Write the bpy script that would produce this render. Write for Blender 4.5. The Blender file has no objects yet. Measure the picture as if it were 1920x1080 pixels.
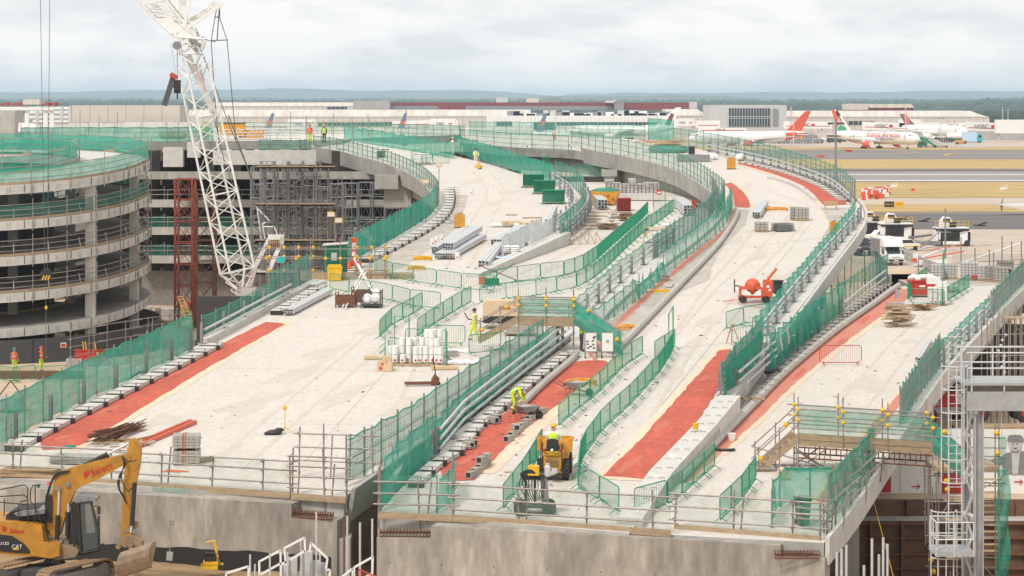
import bpy,bmesh,math,random
from mathutils import Vector,Matrix
V=Vector
from mathutils.geometry import tessellate_polygon
R=math.radians
rnd=random.Random(7)
sc=bpy.context.scene
col=sc.collection
# camera
HC,FP,HY=18.5,5000.0,193.0
cam=bpy.data.cameras.new('camera');cam.sensor_width=36.0;cam.lens=FP/1920*36
cam.shift_y=-(540-HY)/1920;cam.clip_start=1;cam.clip_end=90000
co=bpy.data.objects.new('camera',cam);col.objects.link(co)
co.location=(0,0,HC);co.rotation_euler=(R(90),0,0);sc.camera=co
# sky and sun
SUN_EL,SUN_AZ=R(52),R(215)
w=bpy.data.worlds.new('World');sc.world=w;w.use_nodes=True
nt=w.node_tree;nt.nodes.clear()
def N(t,**k):
 n=nt.nodes.new(t)
 for a,b in k.items():setattr(n,a,b)
 return n
sky=N('ShaderNodeTexSky',sky_type='NISHITA',sun_disc=False,sun_elevation=SUN_EL,sun_rotation=SUN_AZ,air_density=1.2,dust_density=3.0)
bg1=N('ShaderNodeBackground');bg1.inputs[1].default_value=0.12
nt.links.new(sky.outputs[0],bg1.inputs[0])
tc=N('ShaderNodeTexCoord');mp=N('ShaderNodeMapping');mp.inputs['Scale'].default_value=(7,7,25)
nt.links.new(tc.outputs['Generated'],mp.inputs[0])
n1=N('ShaderNodeTexNoise');n1.inputs['Scale'].default_value=2.3;n1.inputs['Detail'].default_value=7;n1.inputs['Roughness'].default_value=0.56;n1.inputs['Distortion'].default_value=0.15
nt.links.new(mp.outputs[0],n1.inputs[0])
rp=N('ShaderNodeValToRGB');e=rp.color_ramp.elements
e[0].position=0.40;e[0].color=(0.85,0.865,0.87,1);e[1].position=0.57;e[1].color=(1.12,1.09,1.04,1)
x=rp.color_ramp.elements.new(0.47);x.color=(0.97,0.965,0.95,1)
nt.links.new(n1.outputs[0],rp.inputs[0])
sp=N('ShaderNodeSeparateXYZ');nt.links.new(tc.outputs['Generated'],sp.inputs[0])
mr=N('ShaderNodeMapRange');mr.inputs[1].default_value=0.0;mr.inputs[2].default_value=0.05;nt.links.new(sp.outputs[2],mr.inputs[0])
mx=N('ShaderNodeMix',data_type='RGBA',blend_type='MIX');nt.links.new(mr.outputs[0],mx.inputs[0])
mm=N('ShaderNodeMix',data_type='RGBA',blend_type='MIX');mm.inputs[0].default_value=0.3
nt.links.new(rp.outputs[0],mm.inputs[6]);mm.inputs[7].default_value=(0.94,0.935,0.92,1)
nt.links.new(rp.outputs[0],mx.inputs[6]);nt.links.new(mm.outputs[2],mx.inputs[7])
bg2=N('ShaderNodeBackground');bg2.inputs[1].default_value=1.0
nt.links.new(mx.outputs[2],bg2.inputs[0])
ms=N('ShaderNodeMixShader');ms.inputs[0].default_value=0.93
nt.links.new(bg1.outputs[0],ms.inputs[1]);nt.links.new(bg2.outputs[0],ms.inputs[2])
wo=N('ShaderNodeOutputWorld');nt.links.new(ms.outputs[0],wo.inputs[0])
sl=bpy.data.lights.new('sun','SUN');sl.energy=2.6;sl.angle=R(10);sl.color=(1.0,0.955,0.89)
so=bpy.data.objects.new('sun',sl);col.objects.link(so)
so.rotation_euler=(R(90)-SUN_EL,0,R(-35))
sc.view_settings.view_transform='Standard';sc.view_settings.look='None'
sc.view_settings.exposure=0.04;sc.view_settings.gamma=1.0
sc.cycles.max_bounces=6;sc.cycles.transparent_max_bounces=24;sc.cycles.volume_bounces=1
# materials
MATS={}
def mat(name,c,rough=.7,metal=0.,var=.12,scale=1.5,c2=None,bump=0.,stretch=(1,1,1),grime=0.,detail=6,alpha=None,emit=None,wob=.0):
 """procedural: base colour c varied by two noises (towards c2), optional streaks, bump"""
 if name in MATS:return MATS[name]
 m=bpy.data.materials.new(name);m.use_nodes=True
 t=m.node_tree;L=t.links;b=t.nodes['Principled BSDF']
 def n(ty,**k):
  q=t.nodes.new(ty)
  for a,v in k.items():setattr(q,a,v)
  return q
 tcd=n('ShaderNodeTexCoord');mpg=n('ShaderNodeMapping');mpg.inputs['Scale'].default_value=stretch
 oi=n('ShaderNodeObjectInfo')
 L.new(tcd.outputs['Object'],mpg.inputs[0])
 a1=n('ShaderNodeTexNoise');a1.inputs['Scale'].default_value=scale;a1.inputs['Detail'].default_value=detail;a1.inputs['Roughness'].default_value=.62
 L.new(mpg.outputs[0],a1.inputs[0])
 c2=c2 or tuple(v*.6 for v in c[:3])
 r=n('ShaderNodeValToRGB');L.new(a1.outputs[0],r.inputs[0])
 el=r.color_ramp.elements
 lo=tuple(c[i]*(1-var)+c2[i]*var for i in range(3));hi=tuple(min(1,v*(1+var*.5))for v in c[:3])
 el[0].position=.3;el[0].color=(*lo,1);el[1].position=.68;el[1].color=(*hi,1)
 out=r.outputs[0]
 if grime:
  a2=n('ShaderNodeTexNoise');a2.inputs['Scale'].default_value=scale*.17;a2.inputs['Detail'].default_value=8;a2.inputs['Roughness'].default_value=.7
  L.new(mpg.outputs[0],a2.inputs[0])
  r2=n('ShaderNodeValToRGB');L.new(a2.outputs[0],r2.inputs[0]);q=r2.color_ramp.elements
  q[0].position=.35;q[0].color=(1,1,1,1);q[1].position=.62;q[1].color=(0,0,0,1)
  mu=n('ShaderNodeMath',operation='MULTIPLY');mu.inputs[1].default_value=grime;L.new(r2.outputs[0],mu.inputs[0])
  mi=n('ShaderNodeMix',data_type='RGBA');L.new(mu.outputs[0],mi.inputs[0]);L.new(out,mi.inputs[6]);mi.inputs[7].default_value=(*c2,1)
  out=mi.outputs[2]
 if wob:
  hs=n('ShaderNodeHueSaturation');ma=n('ShaderNodeMapRange');ma.inputs[3].default_value=1-wob;ma.inputs[4].default_value=1+wob
  L.new(oi.outputs['Random'],ma.inputs[0]);L.new(ma.outputs[0],hs.inputs['Value']);L.new(out,hs.inputs['Color']);out=hs.outputs[0]
 L.new(out,b.inputs['Base Color'])
 b.inputs['Roughness'].default_value=rough;b.inputs['Metallic'].default_value=metal
 if bump:
  bp=n('ShaderNodeBump');bp.inputs['Strength'].default_value=bump;bp.inputs['Distance'].default_value=.05
  L.new(a1.outputs[0],bp.inputs['Height']);L.new(bp.outputs[0],b.inputs['Normal'])
 if emit:
  b.inputs['Emission Color'].default_value=(*emit,1);b.inputs['Emission Strength'].default_value=1
 if alpha is not None:
  vo=n('ShaderNodeTexNoise');vo.inputs['Scale'].default_value=1.6;vo.inputs['Detail'].default_value=5
  L.new(tcd.outputs['Object'],vo.inputs[0])
  mr_=n('ShaderNodeMapRange');mr_.inputs[1].default_value=.3;mr_.inputs[2].default_value=.7;mr_.inputs[3].default_value=alpha-.11;mr_.inputs[4].default_value=min(1,alpha+.11)
  L.new(vo.outputs[0],mr_.inputs[0]);L.new(mr_.outputs[0],b.inputs['Alpha'])
  tr=n('ShaderNodeBsdfTranslucent');L.new(out,tr.inputs[0]);tp=n('ShaderNodeBsdfTransparent')
  m1=n('ShaderNodeMixShader');L.new(mr_.outputs[0],m1.inputs[0]);L.new(tp.outputs[0],m1.inputs[1]);L.new(tr.outputs[0],m1.inputs[2])
  m2=n('ShaderNodeMixShader');m2.inputs[0].default_value=.4
  L.new(b.outputs[0],m2.inputs[1]);L.new(m1.outputs[0],m2.inputs[2]);L.new(m2.outputs[0],t.nodes['Material Output'].inputs[0])
 MATS[name]=m
 return m
M={}
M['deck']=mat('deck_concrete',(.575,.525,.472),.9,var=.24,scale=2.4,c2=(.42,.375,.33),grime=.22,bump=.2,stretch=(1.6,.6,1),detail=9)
M['deck_wet']=mat('stained_concrete',(.47,.42,.37),.85,var=.4,scale=1.6,c2=(.27,.235,.2),grime=.5,bump=.15)
M['kerb']=mat('precast_concrete',(.56,.54,.50),.85,var=.3,scale=2,c2=(.36,.34,.31),grime=.3)
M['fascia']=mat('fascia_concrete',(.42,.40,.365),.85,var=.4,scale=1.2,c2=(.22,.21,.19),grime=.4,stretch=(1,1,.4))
M['wall']=mat('cast_wall_concrete',(.43,.38,.32),.9,var=.6,scale=1.3,c2=(.16,.145,.13),grime=.8,stretch=(1.6,1.6,.5),bump=.3)
M['floor_shade']=mat('shade_dark_floor',(.27,.245,.215),.95,var=.4,scale=1.5,c2=(.11,.1,.09),grime=.4)  # interior ring concrete, darkened in colour to stand in for shade
M['under']=mat('shade_dark_concrete',(.06,.054,.048),.95,var=.4,scale=1,c2=(.03,.028,.026),grime=.4)  # concrete darkened so its colour carries the shade beneath decks and indoors
M['red']=mat('red_surfacing',(.50,.10,.055),.88,var=.5,scale=3,c2=(.30,.06,.045),grime=.5,stretch=(1,.6,1),bump=.15)
M['pink']=mat('dusty_red_surfacing',(.53,.14,.09),.9,var=.45,scale=1.3,c2=(.48,.27,.2),grime=.45,bump=.1)
M['cream']=mat('cream_primer',(.68,.52,.38),.8,var=.3,scale=3,c2=(.6,.45,.32),grime=.2)
M['net']=mat('bright_debris_net',(.05,.42,.30),.8,var=.35,scale=3.5,c2=(.015,.25,.17),alpha=.68)
M['net_thin']=mat('thin_debris_net',(.11,.38,.28),.8,var=.4,scale=3,c2=(.03,.17,.12),alpha=.36)
M['net_mid']=mat('faded_debris_net',(.08,.38,.28),.8,var=.45,scale=3,c2=(.02,.16,.10),alpha=.44)
M['galv']=mat('galvanised_steel',(.56,.57,.575),.5,.25,var=.25,scale=5,c2=(.3,.32,.34))
M['galv_dk']=mat('dull_galvanised_steel',(.27,.27,.275),.6,.5,var=.3,scale=6,c2=(.14,.14,.14))
M['tube']=mat('scaffold_tube',(.30,.27,.25),.6,.4,var=.5,scale=4,c2=(.16,.09,.06),wob=.1)
M['rust']=mat('rusted_steel',(.17,.075,.04),.9,.1,var=.5,scale=6,c2=(.07,.03,.02))
M['green']=mat('green_paint',(.01,.24,.13),.5,0,var=.2,scale=6,c2=(.02,.14,.09))
M['green_dk']=mat('dark_green_paint',(.004,.13,.065),.5,0,var=.2,scale=3)
M['tower_grey']=mat('tower_grey',(.37,.375,.38),.5,.2,var=.3,scale=3,c2=(.22,.22,.22))
M['tower_red']=mat('tower_red',(.26,.055,.03),.8,0,var=.6,scale=2,c2=(.10,.04,.03))
M['stain']=mat('dusty_patch',(.52,.465,.405),.9,var=.3,scale=3,c2=(.45,.40,.34),grime=.4)
M['scuff']=mat('scuffed_red',(.49,.13,.085),.9,var=.3,scale=3,c2=(.36,.1,.07))
M['joint']=mat('joint_line',(.40,.36,.31),.9,var=.3,scale=3)
M['red_p']=mat('red_paint',(.46,.03,.018),.5,0,var=.3,scale=3,wob=.05)
M['orange']=mat('orange_paint',(.66,.10,.03),.45,0,var=.3,scale=4,c2=(.35,.07,.04),grime=.15)
M['yellow']=mat('yellow_paint',(.72,.42,.01),.5,0,var=.2,scale=4,c2=(.4,.22,.02))
M['yellow_m']=mat('machine_yellow',(.66,.29,.01),.5,0,var=.4,scale=3,c2=(.36,.19,.06),grime=.45)
M['exc']=mat('excavator_yellow',(.50,.225,.01),.5,0,var=.45,scale=2.6,c2=(.24,.13,.04),grime=.5)
M['white']=mat('white_paint',(.78,.77,.74),.5,0,var=.12,scale=2.5,c2=(.5,.48,.44),grime=.08)
M['white_m']=mat('crane_white',(.80,.79,.75),.4,0,var=.15,scale=2.5,c2=(.45,.43,.4),grime=.12)
M['steel_wt']=mat('pale_steel',(.62,.62,.6),.5,.1,var=.15,scale=2)
M['black']=mat('black_rubber',(.022,.021,.02),.8,0,var=.4,scale=6,c2=(.06,.055,.05))
M['membrane']=mat('black_membrane',(.018,.018,.019),.45,0,var=.4,scale=2,c2=(.04,.04,.04),bump=.4)
M['dark']=mat('dark_grey',(.06,.06,.062),.7,0,var=.3,scale=3)
M['glass']=mat('dark_glass',(.025,.035,.035),.12,0,var=.2,scale=.5)
M['timber']=mat('timber',(.42,.29,.17),.85,0,var=.5,scale=4,c2=(.2,.13,.08),wob=.12,stretch=(1,4,4))
M['board']=mat('toe_board',(.37,.27,.17),.85,0,var=.5,scale=2.5,c2=(.2,.15,.1),stretch=(1,1,3),grime=.3)
M['ply']=mat('plywood',(.60,.42,.25),.8,0,var=.3,scale=4,c2=(.4,.27,.15))
M['block']=mat('concrete_block',(.36,.335,.30),.95,0,var=.35,scale=5,c2=(.2,.18,.16),wob=.1)
M['dirt']=mat('site_dirt',(.34,.225,.12),.98,0,var=.5,scale=.9,c2=(.19,.125,.07),grime=.4,bump=.8)
M['sand']=mat('sandy_ground',(.50,.38,.27),.98,0,var=.4,scale=.5,c2=(.33,.24,.16),grime=.4,bump=.4)
M['apron']=mat('apron_concrete',(.47,.385,.31),.9,0,var=.3,scale=.05,c2=(.34,.27,.21),grime=.3)
M['asphalt']=mat('runway_asphalt',(.20,.175,.16),.9,0,var=.35,scale=.06,c2=(.12,.105,.10),stretch=(.15,1,1),grime=.3)
M['asphalt_dk']=mat('dark_asphalt',(.115,.105,.10),.9,0,var=.3,scale=.08,c2=(.08,.075,.07),stretch=(.1,1,1))
M['runway']=mat('worn_runway',(.30,.265,.245),.9,0,var=.45,scale=.08,c2=(.13,.12,.115),stretch=(.04,1.2,1),grime=.4)
M['grass']=mat('dry_grass',(.42,.285,.11),.98,0,var=.7,scale=.12,c2=(.30,.21,.07),stretch=(.25,1,1),grime=.35)
M['far']=mat('far_fields',(.10,.13,.06),.98,0,var=.5,scale=.004,c2=(.05,.08,.04))
M['hill']=mat('wooded_hill',(.06,.085,.05),.98,0,var=.6,scale=.006,c2=(.16,.16,.09))
M['tree']=mat('tree_leaves',(.035,.055,.03),.95,0,var=.6,scale=.2,c2=(.02,.035,.015),wob=.2)
M['maroon']=mat('maroon_cladding',(.20,.03,.03),.7,0,var=.15,scale=.2)
M['panel']=mat('cladding_panel',(.55,.50,.44),.8,0,var=.15,scale=.15,c2=(.4,.36,.32),stretch=(.3,1,3))
M['roofm']=mat('ribbed_roof',(.60,.54,.47),.7,0,var=.45,scale=.25,c2=(.38,.33,.28),stretch=(1.2,.2,.2),grime=.3)
M['lt_grey']=mat('light_grey',(.50,.49,.47),.7,0,var=.15,scale=.6)
M['skin']=mat('skin',(.52,.30,.21),.6,0,var=.1,scale=9)
M['hiviz']=mat('hi_vis_yellow',(.50,.66,.02),.7,0,var=.5,scale=9,c2=(.4,.6,.02))
M['hiviz_o']=mat('hi_vis_orange',(.75,.13,.04),.7,0,var=.4,scale=9)
M['cloth_w']=mat('white_cloth',(.75,.73,.70),.85,0,var=.2,scale=6)
M['cloth_d']=mat('dark_cloth',(.05,.05,.055),.9,0,var=.2,scale=8)
M['cloth_g']=mat('grey_cloth',(.26,.26,.26),.9,0,var=.2,scale=8)
M['beige']=mat('beige_plastic',(.62,.46,.30),.5,0,var=.12,scale=3)
M['blue_lt']=mat('pale_blue_plastic',(.45,.62,.78),.35,0,var=.2,scale=5)
M['teal']=mat('teal_paint',(.03,.42,.42),.5,0,var=.1,scale=3)
M['pipe']=mat('plastic_duct',(.47,.44,.40),.7,0,var=.3,scale=4,grime=.3)
M['logo_red']=mat('logo_red',(.55,.02,.02),.6,0,var=.02)
M['ink']=mat('ink_black',(.02,.02,.02),.6,0,var=.02)
M['ink_grey']=mat('ink_grey',(.12,.11,.11),.7,0,var=.02)
M['plane_red']=mat('aircraft_red',(.70,.10,.045),.35,0,var=.06,scale=.5)
M['plane_green']=mat('aircraft_green',(.03,.33,.18),.4,0,var=.06,scale=.5)
M['plane_w']=mat('aircraft_white',(.80,.79,.77),.3,0,var=.06,scale=.3)
M['rope']=mat('orange_hose',(.75,.38,.08),.7,0,var=.1,scale=5)
M['poly']=mat('polythene',(.78,.78,.76),.3,0,var=.3,scale=5,c2=(.5,.5,.5))
M['muck']=mat('muddy_steel',(.30,.20,.12),.8,.2,var=.4,scale=3,c2=(.15,.1,.07))
M['bucketm']=mat('worn_bucket_steel',(.36,.27,.18),.6,.3,var=.4,scale=2.5,c2=(.2,.13,.08))
M['formply']=mat('brown_formwork',(.16,.085,.045),.7,0,var=.5,scale=1.5,c2=(.06,.03,.02),grime=.4)
M['brick']=mat('grey_blockwork',(.22,.20,.175),.95,0,var=.4,scale=3,c2=(.12,.11,.1))
M['dkgreen_net']=mat('heavy_net',(.012,.28,.19),.8,var=.35,scale=3,c2=(.01,.15,.1),alpha=.9)
# mesh kit
class MB:
 def __init__(s):s.v=[];s.f=[];s.m=[];s.ms=[None];s.cur=0;s.T=None
 def use(s,m):
  if s.ms==[None]:s.ms=[m];s.cur=0
  elif m in s.ms:s.cur=s.ms.index(m)
  else:s.ms.append(m);s.cur=len(s.ms)-1
  return s
 def add(s,vs,fs):
  o=len(s.v)
  for p in vs:
   p=V(p)
   s.v.append(s.T@p if s.T is not None else p)
  for f in fs:s.f.append([o+i for i in f]);s.m.append(s.cur)
  return s
 def box(s,c,d,rz=0,rx=0,ry=0):
  x,y,z=d[0]/2,d[1]/2,d[2]/2
  vs=[V((a*x,b*y,e*z))for e in(-1,1)for b in(-1,1)for a in(-1,1)]
  if rz or rx or ry:
   m=Matrix.Rotation(rz,3,'Z')@Matrix.Rotation(ry,3,'Y')@Matrix.Rotation(rx,3,'X');vs=[m@q for q in vs]
  c=V(c)
  return s.add([c+q for q in vs],[(0,2,3,1),(4,5,7,6),(0,1,5,4),(2,6,7,3),(0,4,6,2),(1,3,7,5)])
 def b0(s,x,y,z,dx,dy,dz):
  return s.box((x+dx/2,y+dy/2,z+dz/2),(dx,dy,dz))
 def bar(s,p,q,wd,ht,up=(0,0,1)):
  p,q=V(p),V(q);d=q-p
  if d.length<1e-6:return s
  d.normalize();u=V(up)
  if abs(d.dot(u))>.98:u=V((0,1,0))
  sx=d.cross(u).normalized();uz=sx.cross(d).normalized()
  vs=[e+sx*a*wd/2+uz*b*ht/2 for e in(p,q)for b in(-1,1)for a in(-1,1)]
  return s.add(vs,[(0,2,3,1),(4,5,7,6),(0,1,5,4),(2,6,7,3),(0,4,6,2),(1,3,7,5)])
 def tube(s,p,q,r,n=6,r2=None,cap=True):
  p,q=V(p),V(q);d=q-p
  if d.length<1e-6:return s
  d.normalize();u=V((0,0,1))if abs(d.z)<.95 else V((1,0,0))
  a=d.cross(u).normalized();b=d.cross(a);r2=r if r2 is None else r2
  vs=[]
  for e,rr in((p,r),(q,r2)):
   for i in range(n):
    t=2*math.pi*i/n;vs.append(e+(a*math.cos(t)+b*math.sin(t))*rr)
  fs=[(i,(i+1)%n,n+(i+1)%n,n+i)for i in range(n)]
  if cap:fs+=[tuple(range(n-1,-1,-1)),tuple(range(n,2*n))]
  return s.add(vs,fs)
 def path(s,pts,r,n=6,closed=False):
  pts=[V(p)for p in pts]
  k=len(pts);rings=[]
  for i in range(k):
   a=pts[i-1]if(i or closed)else pts[0];b=pts[(i+1)%k]if(i<k-1 or closed)else pts[-1]
   d=(b-a).normalized()if(b-a).length>1e-9 else V((0,0,1))
   u=V((0,0,1))if abs(d.z)<.97 else V((1,0,0))
   x=d.cross(u).normalized();y=d.cross(x)
   rings.append([pts[i]+(x*math.cos(2*math.pi*j/n)+y*math.sin(2*math.pi*j/n))*r for j in range(n)])
  vs=[q for g in rings for q in g];fs=[]
  for i in range(k if closed else k-1):
   i2=(i+1)%k
   for j in range(n):fs.append((i*n+j,i*n+(j+1)%n,i2*n+(j+1)%n,i2*n+j))
  if not closed:fs+=[tuple(range(n-1,-1,-1)),tuple(range((k-1)*n,k*n))]
  return s.add(vs,fs)
 def lathe(s,prof,c=(0,0,0),n=12,axis='Z'):
  c=V(c);vs=[]
  for r,h in prof:
   for i in range(n):
    t=2*math.pi*i/n;a,b=r*math.cos(t),r*math.sin(t)
    vs.append(c+(V((a,b,h))if axis=='Z' else V((h,a,b))if axis=='X' else V((b,h,a))))
  k=len(prof)
  fs=[(j*n+i,j*n+(i+1)%n,(j+1)*n+(i+1)%n,(j+1)*n+i)for j in range(k-1)for i in range(n)]
  fs+=[tuple(range(n-1,-1,-1)),tuple(range((k-1)*n,k*n))]
  return s.add(vs,fs)
 def ball(s,c,r,n=8,k=5):
  rx,ry,rz=(r,r,r)if not isinstance(r,tuple)else r
  c=V(c);vs=[c+V((0,0,-rz))]
  for j in range(1,k):
   t=math.pi*j/k-math.pi/2
   for i in range(n):
    a=2*math.pi*i/n;vs.append(c+V((rx*math.cos(t)*math.cos(a),ry*math.cos(t)*math.sin(a),rz*math.sin(t))))
  vs.append(c+V((0,0,rz)));fs=[]
  for i in range(n):
   fs.append((0,1+(i+1)%n,1+i));fs.append((len(vs)-1,1+(k-2)*n+i,1+(k-2)*n+(i+1)%n))
   for j in range(k-2):fs.append((1+j*n+i,1+j*n+(i+1)%n,1+(j+1)*n+(i+1)%n,1+(j+1)*n+i))
  return s.add(vs,fs)
 def prism(s,poly,d,axis='Y',c=(0,0,0)):
  """poly in 2D extruded by d, centred; axis Y: poly is (x,z); X: (y,z); Z: (x,y)"""
  c=V(c);n=len(poly);vs=[]
  for t in(-d/2,d/2):
   for a,b in poly:
    vs.append(c+(V((a,t,b))if axis=='Y' else V((t,a,b))if axis=='X' else V((a,b,t))))
  fs=[(i,(i+1)%n,n+(i+1)%n,n+i)for i in range(n)]
  tri=tessellate_polygon([[V((a,b,0))for a,b in poly]])
  for t in tri:fs.append((t[0],t[2],t[1]));fs.append((n+t[0],n+t[1],n+t[2]))
  return s.add(vs,fs)
 def quad(s,a,b,c,d):return s.add([a,b,c,d],[(0,1,2,3)])
 def build(s,name,m=None,parent=None,smooth=False,world=False):
  me=bpy.data.meshes.new(name)
  vs=s.v
  if world and parent is not None:o_=parent.location;vs=[q-o_ for q in vs]
  me.from_pydata([tuple(q)for q in vs],[],s.f)
  if m is not None and s.ms==[None]:me.materials.append(m)
  else:
   for q in s.ms:me.materials.append(q)
   me.polygons.foreach_set('material_index',s.m)
  if smooth:me.polygons.foreach_set('use_smooth',[True]*len(me.polygons))
  me.update()
  b=bmesh.new();b.from_mesh(me);bmesh.ops.recalc_face_normals(b,faces=b.faces[:]);b.to_mesh(me);b.free()
  o=bpy.data.objects.new(name,me);col.objects.link(o)
  if parent is not None:o.parent=parent
  return o
def thing(name,label,cat,loc=(0,0,0),rz=0,group=None):
 o=bpy.data.objects.new(name,None);col.objects.link(o);o.empty_display_size=.3
 o.location=loc;o.rotation_euler=(0,0,rz);o['label']=label;o['category']=cat
 if group:o['group']=group
 return o
def tag(o,label,cat,group=None):
 o['label']=label;o['category']=cat
 if group:o['group']=group
 return o
def struct(o):o['kind']='structure';return o
def stuff(o):o['kind']='stuff';return o
def dup(root,loc,rz=0,label=None,group=None):
 r=root.copy();col.objects.link(r);r.location=loc;r.rotation_euler=(0,0,rz)
 if label:r['label']=label
 if group:r['group']=group
 for ch in list(root.children):
  c=ch.copy();col.objects.link(c);c.parent=r
  for g in ch.children:
   d=g.copy();col.objects.link(d);d.parent=c
 return r
def text(s,size,m,parent,loc,rot,name='lettering',ext=.004,sx=1.0,italic=0):
 cu=bpy.data.curves.new(name,'FONT');cu.body=s;cu.size=size;cu.extrude=ext;cu.align_x='CENTER';cu.align_y='CENTER';cu.shear=italic
 cu.materials.append(m)
 o=bpy.data.objects.new(name,cu);col.objects.link(o)
 dg=bpy.context.evaluated_depsgraph_get();me=bpy.data.meshes.new_from_object(o.evaluated_get(dg));bpy.data.objects.remove(o)
 o=bpy.data.objects.new(name,me);col.objects.link(o)
 o.location=loc;o.rotation_euler=rot;o.scale=(sx,1,1)
 if parent is not None:o.parent=parent
 return o
 # picture rows and columns -> places on a known surface
CAP=14.6
class Pl:
 def __init__(s,a,b,cap=1e9):s.a,s.b,s.cap=a,b,cap
 def z(s,Y):return min(s.a+s.b*Y,s.cap)
 def at(s,px,py,lift=0):
  k=(py-HY)/FP
  Y=(HC-s.a)/(k+s.b)
  if s.a+s.b*Y>s.cap:Y=(HC-s.cap)/max(k,1e-4)
  return V(((px-960)*Y/FP,Y,s.z(Y)+lift))
PA=Pl(-3.472,.062,CAP)
PB=Pl(1.17,.035)
PD=Pl(-.37,.03)
PT=Pl(CAP-.01,0)
PG=Pl(0,0)
PL=Pl(-1.5,0)
def at(px,py,Y):return V(((px-960)*Y/FP,Y,HC-(py-HY)*Y/FP))
def smooth(pts,k=4):
 out=[]
 n=len(pts)
 for i in range(n-1):
  p0,p1,p2,p3=pts[max(i-1,0)],pts[i],pts[i+1],pts[min(i+2,n-1)]
  for j in range(k):
   t=j/k
   out.append(tuple(.5*((2*p1[a])+(-p0[a]+p2[a])*t+(2*p0[a]-5*p1[a]+4*p2[a]-p3[a])*t*t+(-p0[a]+3*p1[a]-3*p2[a]+p3[a])*t**3)for a in range(len(p1))))
 out.append(tuple(pts[-1]));return out
def W(pts,pl,lift=0):return[pl.at(x,y,lift)for x,y in pts]
def resample(pts,step):
 """points every step metres along a polyline (world)"""
 out=[pts[0].copy()];acc=0
 for a,b in zip(pts,pts[1:]):
  d=(b-a).length
  while acc+d>=step:
   t=(step-acc)/d;a=a.lerp(b,t);out.append(a.copy());d=(b-a).length;acc=0
  acc+=d
 if(pts[-1]-out[-1]).length>step*.3:out.append(pts[-1].copy())
 return out
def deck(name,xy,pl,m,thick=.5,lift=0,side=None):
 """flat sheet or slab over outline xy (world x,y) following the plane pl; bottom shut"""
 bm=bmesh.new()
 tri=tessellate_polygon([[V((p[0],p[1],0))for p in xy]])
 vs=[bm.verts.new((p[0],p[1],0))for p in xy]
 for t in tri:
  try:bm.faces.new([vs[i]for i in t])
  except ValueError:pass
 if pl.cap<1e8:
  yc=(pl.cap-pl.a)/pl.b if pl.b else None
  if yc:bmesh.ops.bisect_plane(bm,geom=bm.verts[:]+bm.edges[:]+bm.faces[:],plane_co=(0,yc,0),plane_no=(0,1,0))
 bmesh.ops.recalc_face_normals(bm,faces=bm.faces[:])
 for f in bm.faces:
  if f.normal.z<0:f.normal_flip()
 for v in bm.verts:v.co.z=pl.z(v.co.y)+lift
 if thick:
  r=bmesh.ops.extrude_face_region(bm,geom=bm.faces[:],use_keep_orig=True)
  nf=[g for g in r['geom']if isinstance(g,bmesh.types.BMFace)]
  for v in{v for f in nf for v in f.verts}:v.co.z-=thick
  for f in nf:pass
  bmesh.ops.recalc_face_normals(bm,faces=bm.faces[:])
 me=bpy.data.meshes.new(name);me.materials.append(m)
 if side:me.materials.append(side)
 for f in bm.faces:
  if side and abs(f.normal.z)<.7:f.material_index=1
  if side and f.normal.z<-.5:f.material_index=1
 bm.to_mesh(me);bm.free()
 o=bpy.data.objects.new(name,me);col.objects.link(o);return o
ORD=['first','second','third','fourth','fifth','sixth','seventh','eighth','ninth','tenth','eleventh','twelfth','thirteenth','fourteenth','fifteenth','sixteenth','seventeenth','eighteenth','nineteenth','twentieth']
ORD+=['twenty-'+q for q in ORD[:9]]+['thirtieth']+['thirty-'+q for q in ORD[:9]]
# ground, airfield, hills, air
def ground():
 m=MB()
 m.use(M['sand'])
 X0,X1=-400,400
 hx0,hx1,hy1=11.0,60.0,134.4
 for a,b,c,d in((X0,-60,hx0,290),(hx1,-60,X1,290),(hx0,hy1,hx1,290)):
  m.quad((a,b,-1.5),(c,b,-1.5),(c,d,-1.5),(a,d,-1.5))
 m.quad((X0,290,-1.5),(X1,290,-1.5),(X1,297,0),(X0,297,0))
 m.use(M['dirt'])
 m.quad((hx0,-60,-5.5),(hx1,-60,-5.5),(hx1,hy1,-5.5),(hx0,hy1,-5.5))
 for a,b in(((hx0,-60),(hx0,hy1)),((hx0,hy1),(hx1,hy1)),((hx1,hy1),(hx1,-60))):
  m.quad((*a,-5.5),(*b,-5.5),(*b,-1.5),(*a,-1.5))
 m.use(M['apron']);m.quad((X0,297,0),(X1,297,0),(X1,2400,0),(X0,2400,0))
 m.use(M['far'])
 m.quad((-9000,297,0),(X0,297,0),(X0,2400,0),(-9000,2400,0));m.quad((X1,297,0),(9000,297,0),(9000,2400,0),(X1,2400,0))
 m.quad((-9000,2400,0),(9000,2400,0),(9000,26000,0),(-9000,26000,0))
 return m.build('ground')
struct(ground())
def band(name,py0,py1,m,x0=-260,x1=380,lift=.03,wav=0):
 Y0,Y1=HC*FP/(py1-HY),HC*FP/(py0-HY)
 q=MB();n=24
 top=[];bot=[]
 for i in range(n+1):
  x=x0+(x1-x0)*i/n
  bot.append((x,Y0+(rnd.uniform(-wav,wav)),lift));top.append((x,Y1+rnd.uniform(-wav,wav),lift))
 q.add(bot+top,[(i,i+1,n+2+i,n+1+i)for i in range(n)])
 return struct(q.build(name,m))
band('taxiway',399.5,430,M['asphalt_dk'],20,380)
band('taxiway_shoulder',396,403,M['asphalt'],60,380,.06)
band('grass_verge',384,398,M['grass'],20,88,.09,.8)
band('grass_strip',341,371,M['grass'],20,380,.05,.5)
band('runway',317,341.5,M['runway'],40,420)
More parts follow.
